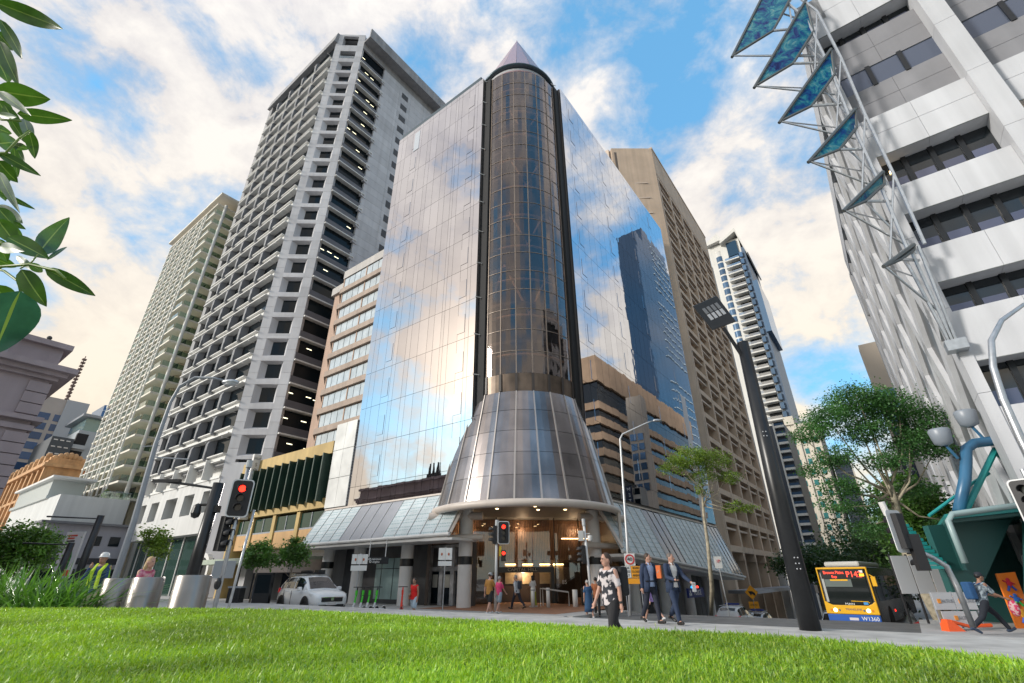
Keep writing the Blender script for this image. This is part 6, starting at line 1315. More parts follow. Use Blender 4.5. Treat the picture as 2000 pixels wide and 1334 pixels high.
for dx, dz in ((.75, 5.2), (2.0, 5.9)):
    m = MB(); m.tube((dx, 0, dz), (dx-.25, 0, dz+.5), .05, n=6); f_ = m.build('floodlight_arm', BLUEP, t); m = MB(); m.lathe([(.1, 0), (.28, .1), (.34, .55), (.30, .62), (.0, .66)], 14, c=(dx-.28, 0)); m.v = [(x, y, z+dz+.45) for x, y, z in m.v]; m.build('floodlight', mat('floodlight_grey', (.22, .25, .29), .4), t, smooth=True)
text('lettering', 'H', .62, LETW, t, (2.65, -.2, 4.75), (rad(90), 0, 0)); text('lettering', 'o', .55, LETW, t, (2.9, -.2, 4.05), (rad(90), 0, 0))
# hoarding panels, play board and barrier
t = simple('hoarding', 'white construction hoarding panels lettered ALTUS with orange logos', 'hoarding', (13.25, 17, .05))
for x0, x1, z0, z1 in ((-.02, .62, .5, .98), (.64, 1.3, .5, .98), (.1, 1.2, .1, .46)):
    plate(t, x0, x1, z0, z1, mat('hoarding_white', (.50, .51, .53), .55), name='hoarding_panel'); text('lettering', 'ALTUS', .13, GREYM, t, ((x0+x1)/2+.1, -.04, (z0+z1)/2), (rad(90), 0, 0)); m = MB(); m.box((x0+x1)/2-.2, (x0+x1)/2-.1, -.045, -.03, (z0+z1)/2-.06, (z0+z1)/2+.06); m.build('logo', mat('logo_orange', (.75, .28, .04), .5), t)
for x in (0, .65, 1.3): m = MB(); m.box(x-.02, x+.02, 0, .04, 0, 1.0); m.build('hoarding_post', GREYM, t)
t = simple('hoarding', 'taller pale hoarding panels on dark posts behind the leaning tree trunk', 'hoarding', (13.5, 18.6, .05))
for i in range(3): plate(t, i*.62, i*.62+.58, .9, 2.1, mat('hoarding_white', (.5, .51, .53)), name='hoarding_panel')
for x in (0, .6, 1.2, 1.84): m = MB(); m.box(x-.025, x+.025, 0, .06, 0, 2.15); m.build('hoarding_post', VIS, t)
t = simple('play_board', 'leaning orange board painted with red, green and blue tumbling figures', 'board', (16.15, 17.4, 0)); ORG = mat('orange_board', (.80, .20, .02), .5)
m = MB(); m.prism([(-.25, 0, 0), (.35, 0, -.05), (.45, .0, 1.6), (-.2, 0, 1.55)], (0, .05, 0)); m.build('board_panel', ORG, t)
for i, (c1, c2) in enumerate((((.55, .02, .05), (.02, .08, .4)), ((.03, .14, .5), (.03, .35, .06)), ((.7, .35, .03), (.03, .1, .45)))):
    zc = 1.25-i*.45; xc = .08+i*.02; m = MB(); m.ball((xc, -.02, zc+.12), .07, .015, .06, 8, 5); m.ball((xc, -.02, zc), .10, .015, .09, 8, 5); m.tube((xc-.06, -.015, zc+.05), (xc-.17, -.015, zc+.1), .025, n=5); m.tube((xc+.06, -.015, zc+.05), (xc+.17, -.015, zc), .025, n=5); m.build('painted_body', mat('figure_a%d' % i, c1, .5), t)
    m = MB(); m.tube((xc-.04, -.02, zc-.06), (xc-.13, -.02, zc-.2), .035, n=5); m.tube((xc+.04, -.02, zc-.06), (xc+.14, -.02, zc-.18), .035, n=5); m.build('painted_legs', mat('figure_b%d' % i, c2, .5), t)
t = simple('barrier', 'orange plastic barrier lying at the foot of the white hoarding', 'barrier', (13.3, 16.8, .0)); OPL = mat('orange_plastic', (.75, .10, .02), .4)
m = MB(); m.prism([(-.2, -.2, 0), (.3, -.2, 0), (.1, 0, .3), (0, 0, .3)], (0, .3, 0)); m.build('barrier_foot', OPL, t); m = MB(); m.path([(.1, 0, .25), (.6, 0, .12), (1.3, 0, .14)], .05, 6); m.build('barrier_rail', OPL, t)
t = simple('litter_bin', 'dark litter bin standing between the sign posts at the left kerb', 'bin', (-15.6, 30, -.05)); m = MB(); m.box(-.35, .35, -.3, .3, 0, 1.15); bevel(m.build('bin_body', BLACKM, t), .04); m = MB(); m.box(-.38, .38, -.33, .33, 1.16, 1.24); m.build('bin_lid', GREYM, t)
t = simple('bus_shelter_post', 'dark information pillar beside the kerb right of the litter bin', 'pillar', (-13.9, 29.5, -.05)); m = MB(); m.box(-.45, .45, -.15, .15, 0, 1.9); m.build('pillar_body', BLACKM, t); m = MB(); m.box(-.38, .38, -.17, -.15, .9, 1.8); m.build('pillar_screen', DARKGLASS, t)
t = simple('arched_shopfront', 'white arched shop entrance at the foot of the grey tower', 'shopfront', X(-5.1, 34.5, 0), TH)
m = MB()
for i in range(8):
    a, c = math.pi*i/8, math.pi*(i+1)/8; f = lambda r_, a_: (0, r_*math.cos(a_), 2.4+r_*math.sin(a_)); m.prism([f(1.5, a), f(1.5, c), f(1.1, c), f(1.1, a)], (-.4, 0, 0))
m.build('arch', WHITE, t)
for y in (-1.5, 1.1): m = MB(); m.box(-.4, 0, y, y+.4, 0, 2.4); m.build('arch_leg', WHITE, t)
m = MB(); m.box(.02, .1, -1.1, 1.1, 0, 3.4); m.build('doorway', DARK, t)
# ================================================================ vehicles
CARW = mat('white_car_paint', (.76, .77, .78), .22, spec=.6, var=.03, vs=2); CARS = mat('silver_car_paint', (.42, .43, .45), .25, metal=.5)
TYRE = mat('tyre_rubber', (.018, .018, .018), .8); RIM = mat('alloy_rim', (.45, .45, .46), .3, metal=.8); CGL = mat('car_glass', (.015, .02, .022), .04, spec=.8); TRIM = mat('black_trim', (.02, .02, .022), .5)
CHROME = mat('chrome', (.7, .7, .72), .12, metal=1); HLAMP = mat('headlamp', (.75, .78, .8), .08, spec=.8); TAIL = mat('tail_lamp', (.45, .01, .015), .25, emit=.15); PLATEM = mat('number_plate', (.62, .58, .58), .5)
def loft(m, secs, closed=True):
    n = len(secs[0]); vs = [p for s in secs for p in s]; fs = []
    for i in range(len(secs)-1):
        for j in range(n if closed else n-1): fs.append((i*n+j, (i+1)*n+j, (i+1)*n+(j+1) % n, i*n+(j+1) % n))
    fs += [tuple(range(n)), tuple((len(secs)-1)*n+j for j in range(n-1, -1, -1))]; m._a(vs, fs)
def wheel(parent, loc, r=.36, wd=.24, side=1):
    q = MB(); q.lathe([(r*.66, -wd/2), (r*.93, -wd/2), (r, -wd*.36), (r, wd*.36), (r*.93, wd/2), (r*.66, wd/2), (r*.66, -wd/2)], 24); o = q.build('wheel', TYRE, parent, loc=loc, smooth=False); o.rotation_euler = (rad(90), 0, 0)
    q = MB(); q.lathe([(r*.66, -.04), (r*.67, .07), (r*.6, .08), (r*.58, .0)], 20)
    for i in range(10): a = 2*math.pi*i/10+(.1 if i % 2 else -.1); q.hexa([(.03*math.cos(a)-.02*math.sin(a), .03*math.sin(a)+.02*math.cos(a), .03), (r*.63*math.cos(a)-.025*math.sin(a), r*.63*math.sin(a)+.025*math.cos(a), .04), (r*.63*math.cos(a)+.025*math.sin(a), r*.63*math.sin(a)-.025*math.cos(a), .04), (.03*math.cos(a)+.02*math.sin(a), .03*math.sin(a)-.02*math.cos(a), .03), (.03*math.cos(a)-.02*math.sin(a), .03*math.sin(a)+.02*math.cos(a), .06), (r*.63*math.cos(a)-.025*math.sin(a), r*.63*math.sin(a)+.025*math.cos(a), .07), (r*.63*math.cos(a)+.025*math.sin(a), r*.63*math.sin(a)-.025*math.cos(a), .07), (.03*math.cos(a)+.02*math.sin(a), .03*math.sin(a)-.02*math.cos(a), .06)])
    rm = q.build('rim', RIM, o); rm.rotation_euler = (0, 0 if side < 0 else math.pi, 0)
    q = MB(); q.lathe([(0, -.02), (r*.6, -.02), (r*.6, .02), (0, .02)], 18); q.build('hub_back', TRIM, o)
    return o
def car(name, label, cat, loc, rz, paint, k=1., suv=True, group=None):
    t = thing(name, label, cat, loc, rz, group); t.scale = (k, k, k)
    B = [(-2.30, .68, .46, .93), (-2.24, .82, .36, 1.0), (-2.0, .90, .28, 1.06), (-1.4, .925, .24, 1.06), (-.6, .92, .23, 1.03), (.3, .92, .23, 1.01), (1.0, .925, .24, 1.03), (1.45, .92, .25, 1.03), (1.85, .90, .27, .97), (2.12, .84, .29, .90), (2.26, .76, .32, .80), (2.31, .66, .38, .70)]
    secs = []
    for x, hw, zl, zh in B:
        h = [(0, zl), (hw*.86, zl), (hw*.97, zl+.10), (hw, zl+(zh-zl)*.42), (hw*.985, zl+(zh-zl)*.72), (hw*.95, zh-.05), (hw*.86, zh), (0, zh+.035)]
        secs.append([(x, -y, z) for y, z in h]+[(x, y, z) for y, z in h[-2:0:-1]])
    m = MB(); loft(m, secs); o = m.build('body', paint, t); smooth_by_angle(o, 38); s_ = o.modifiers.new('subsurf', 'SUBSURF'); s_.levels = s_.render_levels = 1
    G = [(-2.12, .80, 1.0, .76, 1.04), (-1.98, .82, 1.02, .66, 1.40), (-1.6, .84, 1.03, .65, 1.58), (-.8, .845, 1.02, .66, 1.655), (0, .845, 1.0, .66, 1.66), (.45, .845, 1.0, .64, 1.60), (.85, .84, 1.01, .66, 1.36), (1.3, .80, 1.02, .74, 1.06)]
    secs = []
    for x, hb, zb, ht, zt in G:
        h = [(0, zb-.05), (hb, zb-.05), (hb*.35+ht*.65+.03, zb+(zt-zb)*.6), (ht, zt-.04), (ht*.85, zt), (0, zt+.03)]
        secs.append([(x, -y, z) for y, z in h]+[(x, y, z) for y, z in h[-2:0:-1]])
    m = MB(); loft(m, secs); o = m.build('cabin', paint, t); smooth_by_angle(o, 40)
    def gi(x):
        for a, c in zip(G[:-1], G[1:]):
            if a[0] <= x <= c[0]: f = (x-a[0])/(c[0]-a[0]); return [a[i]+(c[i]-a[i])*f for i in range(5)]
    def side(x, f, sg):
        _, hb, zb, ht, zt = gi(x); y0, y1, y2 = hb, hb*.35+ht*.65+.03, ht; z0, z1, z2 = zb-.05, zb+(zt-zb)*.6, zt-.04
        if f < .5: g = f/.5; y, z = y0+(y1-y0)*g, z0+(z1-z0)*g
        else: g = (f-.5)/.5; y, z = y1+(y2-y1)*g, z1+(z2-z1)*g
        return (x, sg*(y+.012), z)
    for sg in (1, -1):
        for x0, x1 in ((-1.86, -1.25), (-1.17, -.32), (-.22, .78)):
            m = MB(); n_ = 5; g = [[side(x0+(x1-x0)*i/n_, f, sg) for f in (.16, .5, .92)] for i in range(n_+1)]
            for i in range(n_):
                for j in range(2): q = [g[i][j], g[i+1][j], g[i+1][j+1], g[i][j+1]]; m.poly(q if sg < 0 else q[::-1])
            m.build('side_window', CGL, t)
        m = MB(); m.box(.72, .98, sg*.93 if sg > 0 else -1.1, 1.1 if sg > 0 else -.93, 1.0, 1.17); bevel(m.build('mirror', paint, t), .05)
        for x in (-.27, -1.2): m = MB(); m.box(x-.008, x+.008, sg*.918-.012, sg*.918+.012, .36, 1.0); m.build('door_seam', TRIM, t)
        for x in (-.55, -1.4): m = MB(); m.box(x, x+.2, sg*.93-.012, sg*.93+.012, .86, .90); m.build('door_handle', paint, t)
        m = MB(); m.box(-1.0, 1.0, sg*.91-.03, sg*.91+.03, .22, .36); m.build('sill_trim', TRIM, t)
        for x in (-1.36, 1.42):
            m = MB(); m.lathe([(.44, 0), (.44, .02), (.35, .02), (.35, 0)], 20, a0=rad(-10), a1=rad(190)); o = m.build('wheel_arch', TRIM, t, loc=(x, sg*.935, .36)); o.rotation_euler = (rad(90), 0, 0)
            m = MB(); m.lathe([(0, 0), (.40, 0)], 18); o = m.build('arch_void', DARK, t, loc=(x, sg*.932, .37)); o.rotation_euler = (rad(90), 0, 0)
            wheel(t, (x, sg*.84, .36), side=sg)
        m = MB(); m.hexa([(1.98, sg*.60, .70), (2.20, sg*.55, .70), (1.95, sg*.86, .74), (1.7, sg*.88, .78), (1.98, sg*.60, .85), (2.22, sg*.55, .82), (1.97, sg*.875, .87), (1.7, sg*.9, .90)]); m.build('headlight', HLAMP, t)
        m = MB(); m.hexa([(-2.27, sg*.6, .88), (-2.1, sg*.6, .88), (-2.0, sg*.9, .92), (-2.2, sg*.84, .90), (-2.24, sg*.6, 1.02), (-2.1, sg*.6, 1.04), (-1.95, sg*.885, 1.12), (-2.16, sg*.83, 1.10)]); m.build('tail_light', TAIL, t)
        m = MB(); m.tube((-1.7, sg*.58, 1.70), (.3, sg*.58, 1.72), .02, n=6); m.build('roof_rail', GALV, t)
    def scr(x0, x1, f0, f1, nm):
        a, c = gi(x0), gi(x1); m = MB(); d = .014
        m.poly([(x0+(d if x0 > 0 else -d), -a[3]*f0, a[4]+d), (x1+(d if x0 > 0 else -d), -c[3]*f1, c[4]+d), (x1+(d if x0 > 0 else -d), 0, c[4]+.035+d), (x0+(d if x0 > 0 else -d), 0, a[4]+.03+d)][::1 if x0 > 0 else -1])
        m.poly([(x0+(d if x0 > 0 else -d), 0, a[4]+.03+d), (x1+(d if x0 > 0 else -d), 0, c[4]+.035+d), (x1+(d if x0 > 0 else -d), c[3]*f1, c[4]+d), (x0+(d if x0 > 0 else -d), a[3]*f0, a[4]+d)][::1 if x0 > 0 else -1]); m.build(nm, CGL, t)
    scr(.5, .85, .82, .9, 'windscreen'); scr(.851, 1.26, .9, .93, 'windscreen'); scr(-1.65, -1.97, .8, .8, 'rear_window')
    m = MB(); m.box(2.20, 2.325, -.52, .52, .55, .72); m.build('grille', TRIM, t); m = MB(); m.box(2.24, 2.335, -.54, .54, .715, .75); m.build('grille_bar', CHROME, t); m = MB(); m.box(2.25, 2.345, -.07, .07, .60, .73); m.build('badge', CHROME, t)
    m = MB(); m.box(2.1, 2.30, -.62, .62, .30, .44); m.build('lower_grille', TRIM, t); m = MB(); m.box(2.2, 2.33, -.66, .66, .27, .305); m.build('skid_bar', CHROME, t); m = MB(); m.box(2.30, 2.335, -.19, .19, .41, .52); m.build('number_plate', PLATEM, t)
    m = MB(); m.box(-2.335, -2.29, -.22, .22, .70, .82); m.build('number_plate', PLATEM, t); m = MB(); m.box(-2.32, -2.1, -.7, .7, .34, .46); m.build('rear_bumper', TRIM, t)
    return t
HL = rad(-36.87+0)                                # heading -w points right and a little towards the lens
suv = car('white_car', 'white SUV with black roof rack cresting the left street beside the green scooters', 'car', X(-10.7, 7.0, -.13), math.atan2(-.6, .8)-rad(8), CARW, k=1.1)
m = MB(); m.box(-1.2, .1, -.5, .5, 1.74, 1.79); m.build('roof_rack', TRIM, suv); m = MB(); m.path([(-.9, -.3, 1.85), (.0, -.3, 1.86), (.2, -.2, 1.84)], .06, 6); m.box(-.3, .2, .1, .45, 1.79, 1.93); m.build('rack_load', TRIM, suv, stuff=True)
for x in (-1.1, 0.0): m = MB(); m.box(x-.03, x+.03, -.6, .6, 1.715, 1.745); m.build('roof_bar', GALV, suv)
PB = mat('police_blue_check', (.03, .06, .3), .4)
for i, (u, w, lb) in enumerate(((15.2, -8.5, 'white police car seen from behind, nearer of the two at the kerb'), (20.5, -9.0, 'second police car, parked just ahead of the nearer police car'))):
    pc = car('police_car', lb, 'police car', X(u, w, ground(u, w)-.13), math.atan2(.8, .6), CARW if i == 0 else CARS, group='police cars parked along the right kerb')
    for sg in (1, -1):
        for j in range(10): m = MB(); m.box(-1.0+j*.2, -.9+j*.2, sg*.925-.012, sg*.925+.012, .60+.1*(j % 2), .70+.1*(j % 2)); m.build('checker', PB, pc)
    m = MB(); m.box(-2.34, -2.28, -.62, .62, .52, .66); m.build('rear_stripe', PB, pc); text('lettering', 'POLICE', .13, LETW, pc, (-2.345, 0, .59), FACE_R)
    m = MB(); m.box(-.4, -.15, -.5, .5, 1.74, 1.84); m.build('light_bar', mat('light_bar_blue', (.02, .05, .25), .2), pc)
fc = car('oncoming_car', 'white car with glowing headlamps coming up behind the black lamp post', 'car', X(19.0, -14.5, ground(19, -14)-.13), math.atan2(-.8, -.6), CARW)
for sg in (1, -1): m = MB(); m.ball((2.28, sg*.7, .79), .09, nu=8, nv=6); m.build('lit_lamp', mat('lit_headlamp', (1, .95, .7), emit=4), fc)
for i, (u, w, lb) in enumerate(((14.5, -18.6, 'pale car half hidden behind the tail of the bus'), (26, -16.5, 'dark silver car farthest down the right hand street'))):
    car('parked_car', lb, 'car', X(u, w, ground(u, w)-.13), math.atan2(.8, .6), CARS, group='cars beyond the bus')
# city bus
YEL = mat('bus_yellow', (.80, .43, .015), .3, var=.04, vs=2); BLU = mat('bus_blue', (.02, .10, .42), .3); BWH = mat('bus_roof_white', (.55, .54, .50), .45)
bz = ground(6, -17)-.13; bus = thing('city_bus', 'yellow and blue city bus with red lettering on its destination display', 'bus', X(5.6, -16.9, bz), math.atan2(-.8, -.6)-rad(7))
b = MB(); L_ = 12.0
def bsec(x, hw, z0, z1, rc=.25): return [(x, -hw, z0), (x, hw, z0), (x, hw+.02, z0+.5), (x, hw, z1-rc), (x, hw-rc*.5, z1-rc*.2), (x, hw-rc*1.3, z1), (x, -hw+rc*1.3, z1), (x, -hw+rc*.5, z1-rc*.2), (x, -hw, z1-rc), (x, -hw-.02, z0+.5)]
loft(b, [bsec(-L_, 1.2, .35, 2.95), bsec(-.5, 1.22, .33, 3.0), bsec(-.12, 1.2, .32, 2.98), bsec(0, 1.1, .36, 2.9)]); o = b.build('body', mat('bus_side_dark', (.07, .065, .06), .25, var=.3, vs=1), bus); smooth_by_angle(o, 35)
def bx(nm, x0, x1, y0, y1, z0, z1, mm, bev=.0): q = MB(); q.box(x0, x1, y0, y1, z0, z1); o_ = q.build(nm, mm, bus); return bevel(o_, bev) if bev else o_
bx('roof_pod', -6, -.5, -.85, .85, 2.98, 3.25, BWH, .1)
bx('front_blue_panel', -.2, .035, -1.17, 1.17, .34, .74, BLU, .04); q = MB(); q.prism([(-.1, -1.19, .75), (-.1, 1.19, .75), (-.1, 1.19, 1.38), (-.1, .8, 1.16), (-.1, -.8, 1.16), (-.1, -1.19, 1.38)], (.145, 0, 0)); bevel(q.build('front_yellow_panel', YEL, bus), .03)
bx('windscreen', -.1, .04, -1.06, 1.06, 1.17, 2.86, mat('bus_windscreen', (.012, .016, .016), .04, spec=.7), .05)
for sg in (1, -1): bx('front_pillar', -.15, .055, sg*1.15-.035, sg*1.15+.035, 1.36, 2.9, YEL, .02)
bx('top_rail', -.15, .055, -1.19, 1.19, 2.86, 2.96, YEL, .03); bx('display_surround', -.05, .048, -1.0, 1.0, 2.40, 2.84, mat('display_black', (.01, .01, .012), .3))
RLED = mat('red_led_text', (1, .06, .03), emit=1.0)
text('lettering', 'Browns Plains', .21, RLED, bus, (.052, -.38, 2.70), (rad(90), 0, rad(90)), sx=.82); text('lettering', 'Exp', .17, RLED, bus, (.052, -.38, 2.50), (rad(90), 0, rad(90))); text('lettering', 'P142', .40, RLED, bus, (.052, .55, 2.60), (rad(90), 0, rad(90)), sx=.9)
bx('sun_blind', .035, .045, -.9, .35, 2.02, 2.38, mat('blind_grey', (.12, .15, .14), .7)); bx('yellow_strip', .04, .05, -.62, .2, 2.30, 2.38, YEL)
bx('painted_side_reflection', .036, .046, -1.03, -.92, 1.3, 2.7, mat('pale_reflection_tone', (.45, .46, .44), .3))  # pale strip painting a reflection onto the edge of the windscreen
q = MB(); q.path([(.07, .1, 1.36), (.07, .85, 1.34), (.07, .9, 1.28)], .02, 6); q.build('wiper', YEL, bus)
text('lettering', 'MAN', .14, LETW, bus, (.046, .0, 1.22), (rad(90), 0, rad(90)), sx=1.4); text('lettering', 'TRANSLINK', .13, mat('ink_blue', (.03, .04, .2), .5), bus, (.05, .1, .97), (rad(90), 0, rad(90)), sx=1.1); text('lettering', 'W1360', .25, LETW, bus, (.04, .72, .56), (rad(90), 0, rad(90))); bx('number_plate', .03, .05, -.2, .2, .48, .60, PLATEM)
HLB = mat('bus_headlight_on', (1, .9, .55), emit=3.5)
for sg in (1, -1):
    for y, r, mm in ((.92, .06, mat('bus_indicator', (.75, .25, .03), .2)), (.74, .085, HLB), (.55, .05, CHROME)): q = MB(); q.lathe([(0, 0), (r, 0), (r, -.02)], 14); o_ = q.build('headlight', mm, bus, loc=(.055, sg*y, .93)); o_.rotation_euler = (0, rad(90), 0)
bx('amber_marker', .03, .06, .8, 1.0, 2.52, 2.64, mat('amber_lamp', (1, .35, .02), emit=1.2)); bx('route_card', .03, .05, .82, .98, 2.68, 2.8, LETW)
bx('access_sticker', .04, .05, .62, .82, 1.2, 1.32, mat('sticker_blue', (.05, .3, .7), .4))
q = MB(); q.tube((-.05, 1.2, 2.6), (.15, 1.38, 2.5), .025, n=6); q.box(.05, .2, 1.28, 1.48, 2.05, 2.5); bevel(q.build('mirror', YEL, bus), .02)
q = MB(); q.tube((-.05, -1.2, 2.3), (.12, -1.36, 2.2), .025, n=6); q.box(.05, .16, -1.45, -1.28, 1.7, 2.1); bevel(q.build('mirror', TRIM, bus), .02)
for sg in (1, -1):
    for i in range(7): bx('side_window', -11.4+i*1.56, -11.4+i*1.56+1.46, sg*1.225-.02, sg*1.225+.02, 1.35, 2.55, CGL)
    for x in (-2.6, -9.0):
        wheel(bus, (x, sg*1.08, .48), .48, .3, sg); q = MB(); q.lathe([(0, 0), (.58, 0)], 18); o_ = q.build('arch_void', DARK, bus, loc=(x, sg*1.243, .5)); o_.rotation_euler = (rad(90), 0, 0)
    bx('side_lamp', -4.2, -4.1, sg*1.24-.01, sg*1.24+.01, .75, .85, RED_ON)
# hire scooters
LIME = mat('scooter_green', (.06, .55, .03), .35); SWH = mat('scooter_white', (.62, .63, .63), .4); SRED = mat('scooter_red', (.75, .04, .015), .35)
def scooter(label, loc, rz, c1, c2, group=None):
    t = thing('electric_scooter', label, 'scooter', loc, rz, group)
    m = MB(); m.box(-.45, .35, -.08, .08, .12, .18); bevel(m.build('deck', SWH if c2 is SWH else c1, t), .02); m = MB(); m.path([(.55, 0, .12), (.44, 0, .45)], .055, 8); m.build('fork', c2, t); m = MB(); m.path([(.44, 0, .45), (.36, 0, .75)], .045, 8); m.build('stem_lower', c1, t); m = MB(); m.path([(.36, 0, .75), (.30, 0, 1.12)], .032, 8); m.build('stem', TRIM if c2 is SWH else c1, t)
    m = MB(); m.path([(.30, -.24, 1.14), (.28, 0, 1.15), (.30, .24, 1.14)], .02, 6); m.build('handlebar', TRIM, t); m = MB(); m.box(.335, .40, -.05, .05, .78, 1.0); m.build('battery', c1, t)
    for x in (.56, -.52): m = MB(); m.lathe([(.05, -.03), (.13, -.03), (.13, .03), (.05, .03)], 14); o = m.build('wheel', TYRE, t, loc=(x, 0, .13)); o.rotation_euler = (rad(90), 0, 0)
    m = MB(); m.box(-.64, -.4, -.06, .06, .26, .29); m.build('mudguard', c2, t); return t
for i, (x, lb) in enumerate(((-7.84, 'green and white hire scooter closest to the white car'), (-7.52, 'second green and white hire scooter from the white car'), (-7.2, 'third green and white hire scooter from the white car'), (-6.85, 'green and white hire scooter farthest from the white car'))): scooter(lb, (x, 27.3+.05*i, 0), rad(-105), LIME, SWH, 'green hire scooters parked in a row')
scooter('red hire scooter parked against the pale column behind the woman in red', (-5.75, 27.7, 0), rad(-80), SRED, SRED)
# ================================================================ people
SKIN = mat('skin', (.46, .26, .19), .55, var=.06, vs=30); SKIN_T = mat('tanned_skin', (.33, .18, .12), .55, var=.06, vs=30)
_conv = []
def remesh(o, vox):
    r = o.modifiers.new('remesh', 'REMESH'); r.mode = 'VOXEL'; r.voxel_size = vox; r.use_smooth_shade = True
    s = o.modifiers.new('smooth', 'SMOOTH'); s.factor = .5; s.iterations = 3; _conv.append(o); return o
def chain(m, pts, rs, n=10):
    P = [Vector(p) for p in pts]; m.path(P, rs, n)
    for p, r in zip(P, rs): m.ball(p, r, nu=10, nv=6)
def person(label, loc, face, H=1.75, th=(20, -18), kn=(5, 25), arm=((-15, 10), (15, 15)), lean=3, male=True, top=None, top_sleeve='long', legs=None, legs_len='long', shoe=None, hair=None, hair_style='short', skin=None, headturn=0, jacket=None, dress=None, hat=None, hat_col=None, abd=(8, 8), extra=None, width=1., group=None):
    k = H/1.75; skin = skin or SKIN; t = thing('person', label, 'person', loc, math.atan2(-face[0], face[1]), group); R_ = lambda a: math.radians(a)
    hipw = .095*k; ul, ll = .43*k, .42*k; legs_p = []
    for s, a, b_ in ((-1, th[0], kn[0]), (1, th[1], kn[1])):
        h = Vector((s*hipw, 0, 0)); kn_ = h+ul*Vector((0, math.sin(R_(a)), -math.cos(R_(a)))); an = kn_+ll*Vector((0, math.sin(R_(a-b_)), -math.cos(R_(a-b_)))); fa = R_(a-b_)*.6; toe = an+.17*k*Vector((s*.15, math.cos(fa), math.sin(fa)-.25)); heel = an+Vector((0, -.06*k, -.045*k)); legs_p.append((h, kn_, an, toe, heel))
    pz = -min(min(l[3].z, l[4].z) for l in legs_p)+.03*k
    up = Vector((0, math.sin(R_(lean)), math.cos(R_(lean)))); pel = Vector((0, 0, pz)); legs_p = [tuple(p+pel for p in l) for l in legs_p]
    S = .178*k*(1 if male else .88)*width; ch_ = pel+up*.40*k; neck = pel+up*.54*k; hd = neck+up*.13*k+Vector((0, .025*k, 0)); shp = [pel+up*.475*k+Vector((s*S, 0, 0)) for s in (-1, 1)]
    arms = []
    for s, (a, e), ab, sp_ in ((-1, arm[0], abd[0], shp[0]), (1, arm[1], abd[1], shp[1])):
        d1 = Vector((s*math.sin(R_(ab)), math.sin(R_(a))*math.cos(R_(ab)), -math.cos(R_(a))*math.cos(R_(ab)))); el = sp_+d1*.29*k; inn = -s*min(.55, max(0, (e-40)/90)); d2 = Vector((s*math.sin(R_(ab))*.5+inn, math.sin(R_(a+e)), -math.cos(R_(a+e)))).normalized(); wr = el+d2*.25*k; arms.append((sp_, el, wr, d2, s))
    hl = lambda z, rx, ry: [tuple(pel+up*z+Vector((rx*width*math.cos(q), ry*width*math.sin(q), 0))) for q in [2*math.pi*i/16 for i in range(16)]]
    prof = [(-.08, .12*k, .09*k), (0, .165*k, .115*k), (.12*k, .15*k, .108*k), (.22*k, .135*k if male else .125*k, .10*k), (.36*k, .165*k, .12*k), (.45*k, .172*k if male else .155*k, .10*k), (.51*k, .10*k, .07*k), (.55*k, .055*k, .055*k)]
    # one continuous body
    m = MB(); loft(m, [hl(z, rx, ry) for z, rx, ry in prof]); m.path([pel+up*.5*k, neck, hd], [.06*k, .052*k, .05*k], 10)
    rz_ = Matrix.Rotation(R_(headturn), 3, 'Z')
    hp = lambda x, y, z: hd+rz_ @ Vector((x*k, y*k, z*k))
    m.ball(hp(0, 0, .02), .077*k, .095*k, .112*k, 14, 10); m.ball(hp(0, .028, -.05), .056*k, .062*k, .062*k); m.path([hp(0, .085, .02), hp(0, .118, -.018), hp(0, .088, -.03)], [.011*k, .016*k, .012*k], 6); m.ball(hp(-.08, -.005, .0), .014*k, .022*k, .034*k, 8, 6); m.ball(hp(.08, -.005, .0), .014*k, .022*k, .034*k, 8, 6)
    for h, q, an, toe, heel in legs_p: chain(m, [h, h.lerp(q, .5), q, q.lerp(an, .35), an], [.088*k*width, .078*k*width, .056*k, .056*k, .036*k]); m.path([heel, an, toe], [.035*k, .036*k, .026*k], 8)
    for sp_, el, wr, d2, s in arms:
        chain(m, [sp_, sp_.lerp(el, .4), el, el.lerp(wr, .35), wr], [.055*k, .048*k*width, .039*k, .038*k, .026*k]); palm = wr+d2*.055*k; m.path([wr, palm, wr+d2*.09*k], [.026*k, .036*k, .034*k], 8)
        side = d2.cross(Vector((0, 1, 0) if abs(d2.y) < .8 else (0, 0, 1))).normalized(); nrm = side.cross(d2)
        for f in range(4): o_ = side*(-.026+.0175*f)*k; ln = (.062, .074, .07, .055)[f]*k; b0 = wr+d2*.085*k+o_; m.path([b0, b0+d2*ln*.55+nrm*.006*k, b0+d2*ln*.9+nrm*.028*k], [.0105*k, .0098*k, .0085*k], 6)
        tb = wr+d2*.03*k+side*.03*k; m.path([tb, tb+side*.03*k+d2*.028*k, tb+side*.034*k+d2*.058*k], [.013*k, .012*k, .0095*k], 6)
    remesh(m.build('body', skin, t), .0125)
    # clothes
    if top:
        z0 = -.06 if not jacket else -.02; m = MB(); e_ = .016*k
        loft(m, [hl(z, rx+e_, ry+e_) for z, rx, ry in [(z0*k-.03, .160*k, .112*k)]+prof[1:6]+[(.50*k, .105*k, .072*k)]])
        for sp_, el, wr, d2, s in arms:
            if top_sleeve == 'none': chain(m, [sp_-Vector((s*.03, 0, 0)), sp_], [.065*k, .058*k])
            elif top_sleeve == 'short': chain(m, [sp_-Vector((s*.02, 0, 0)), sp_.lerp(el, .75)], [.068*k, .062*k])
            elif not jacket: chain(m, [sp_-Vector((s*.02, 0, 0)), sp_.lerp(el, .5), el, wr], [.066*k, .058*k, .05*k, .036*k])
        remesh(m.build('shirt', top, t), .016)
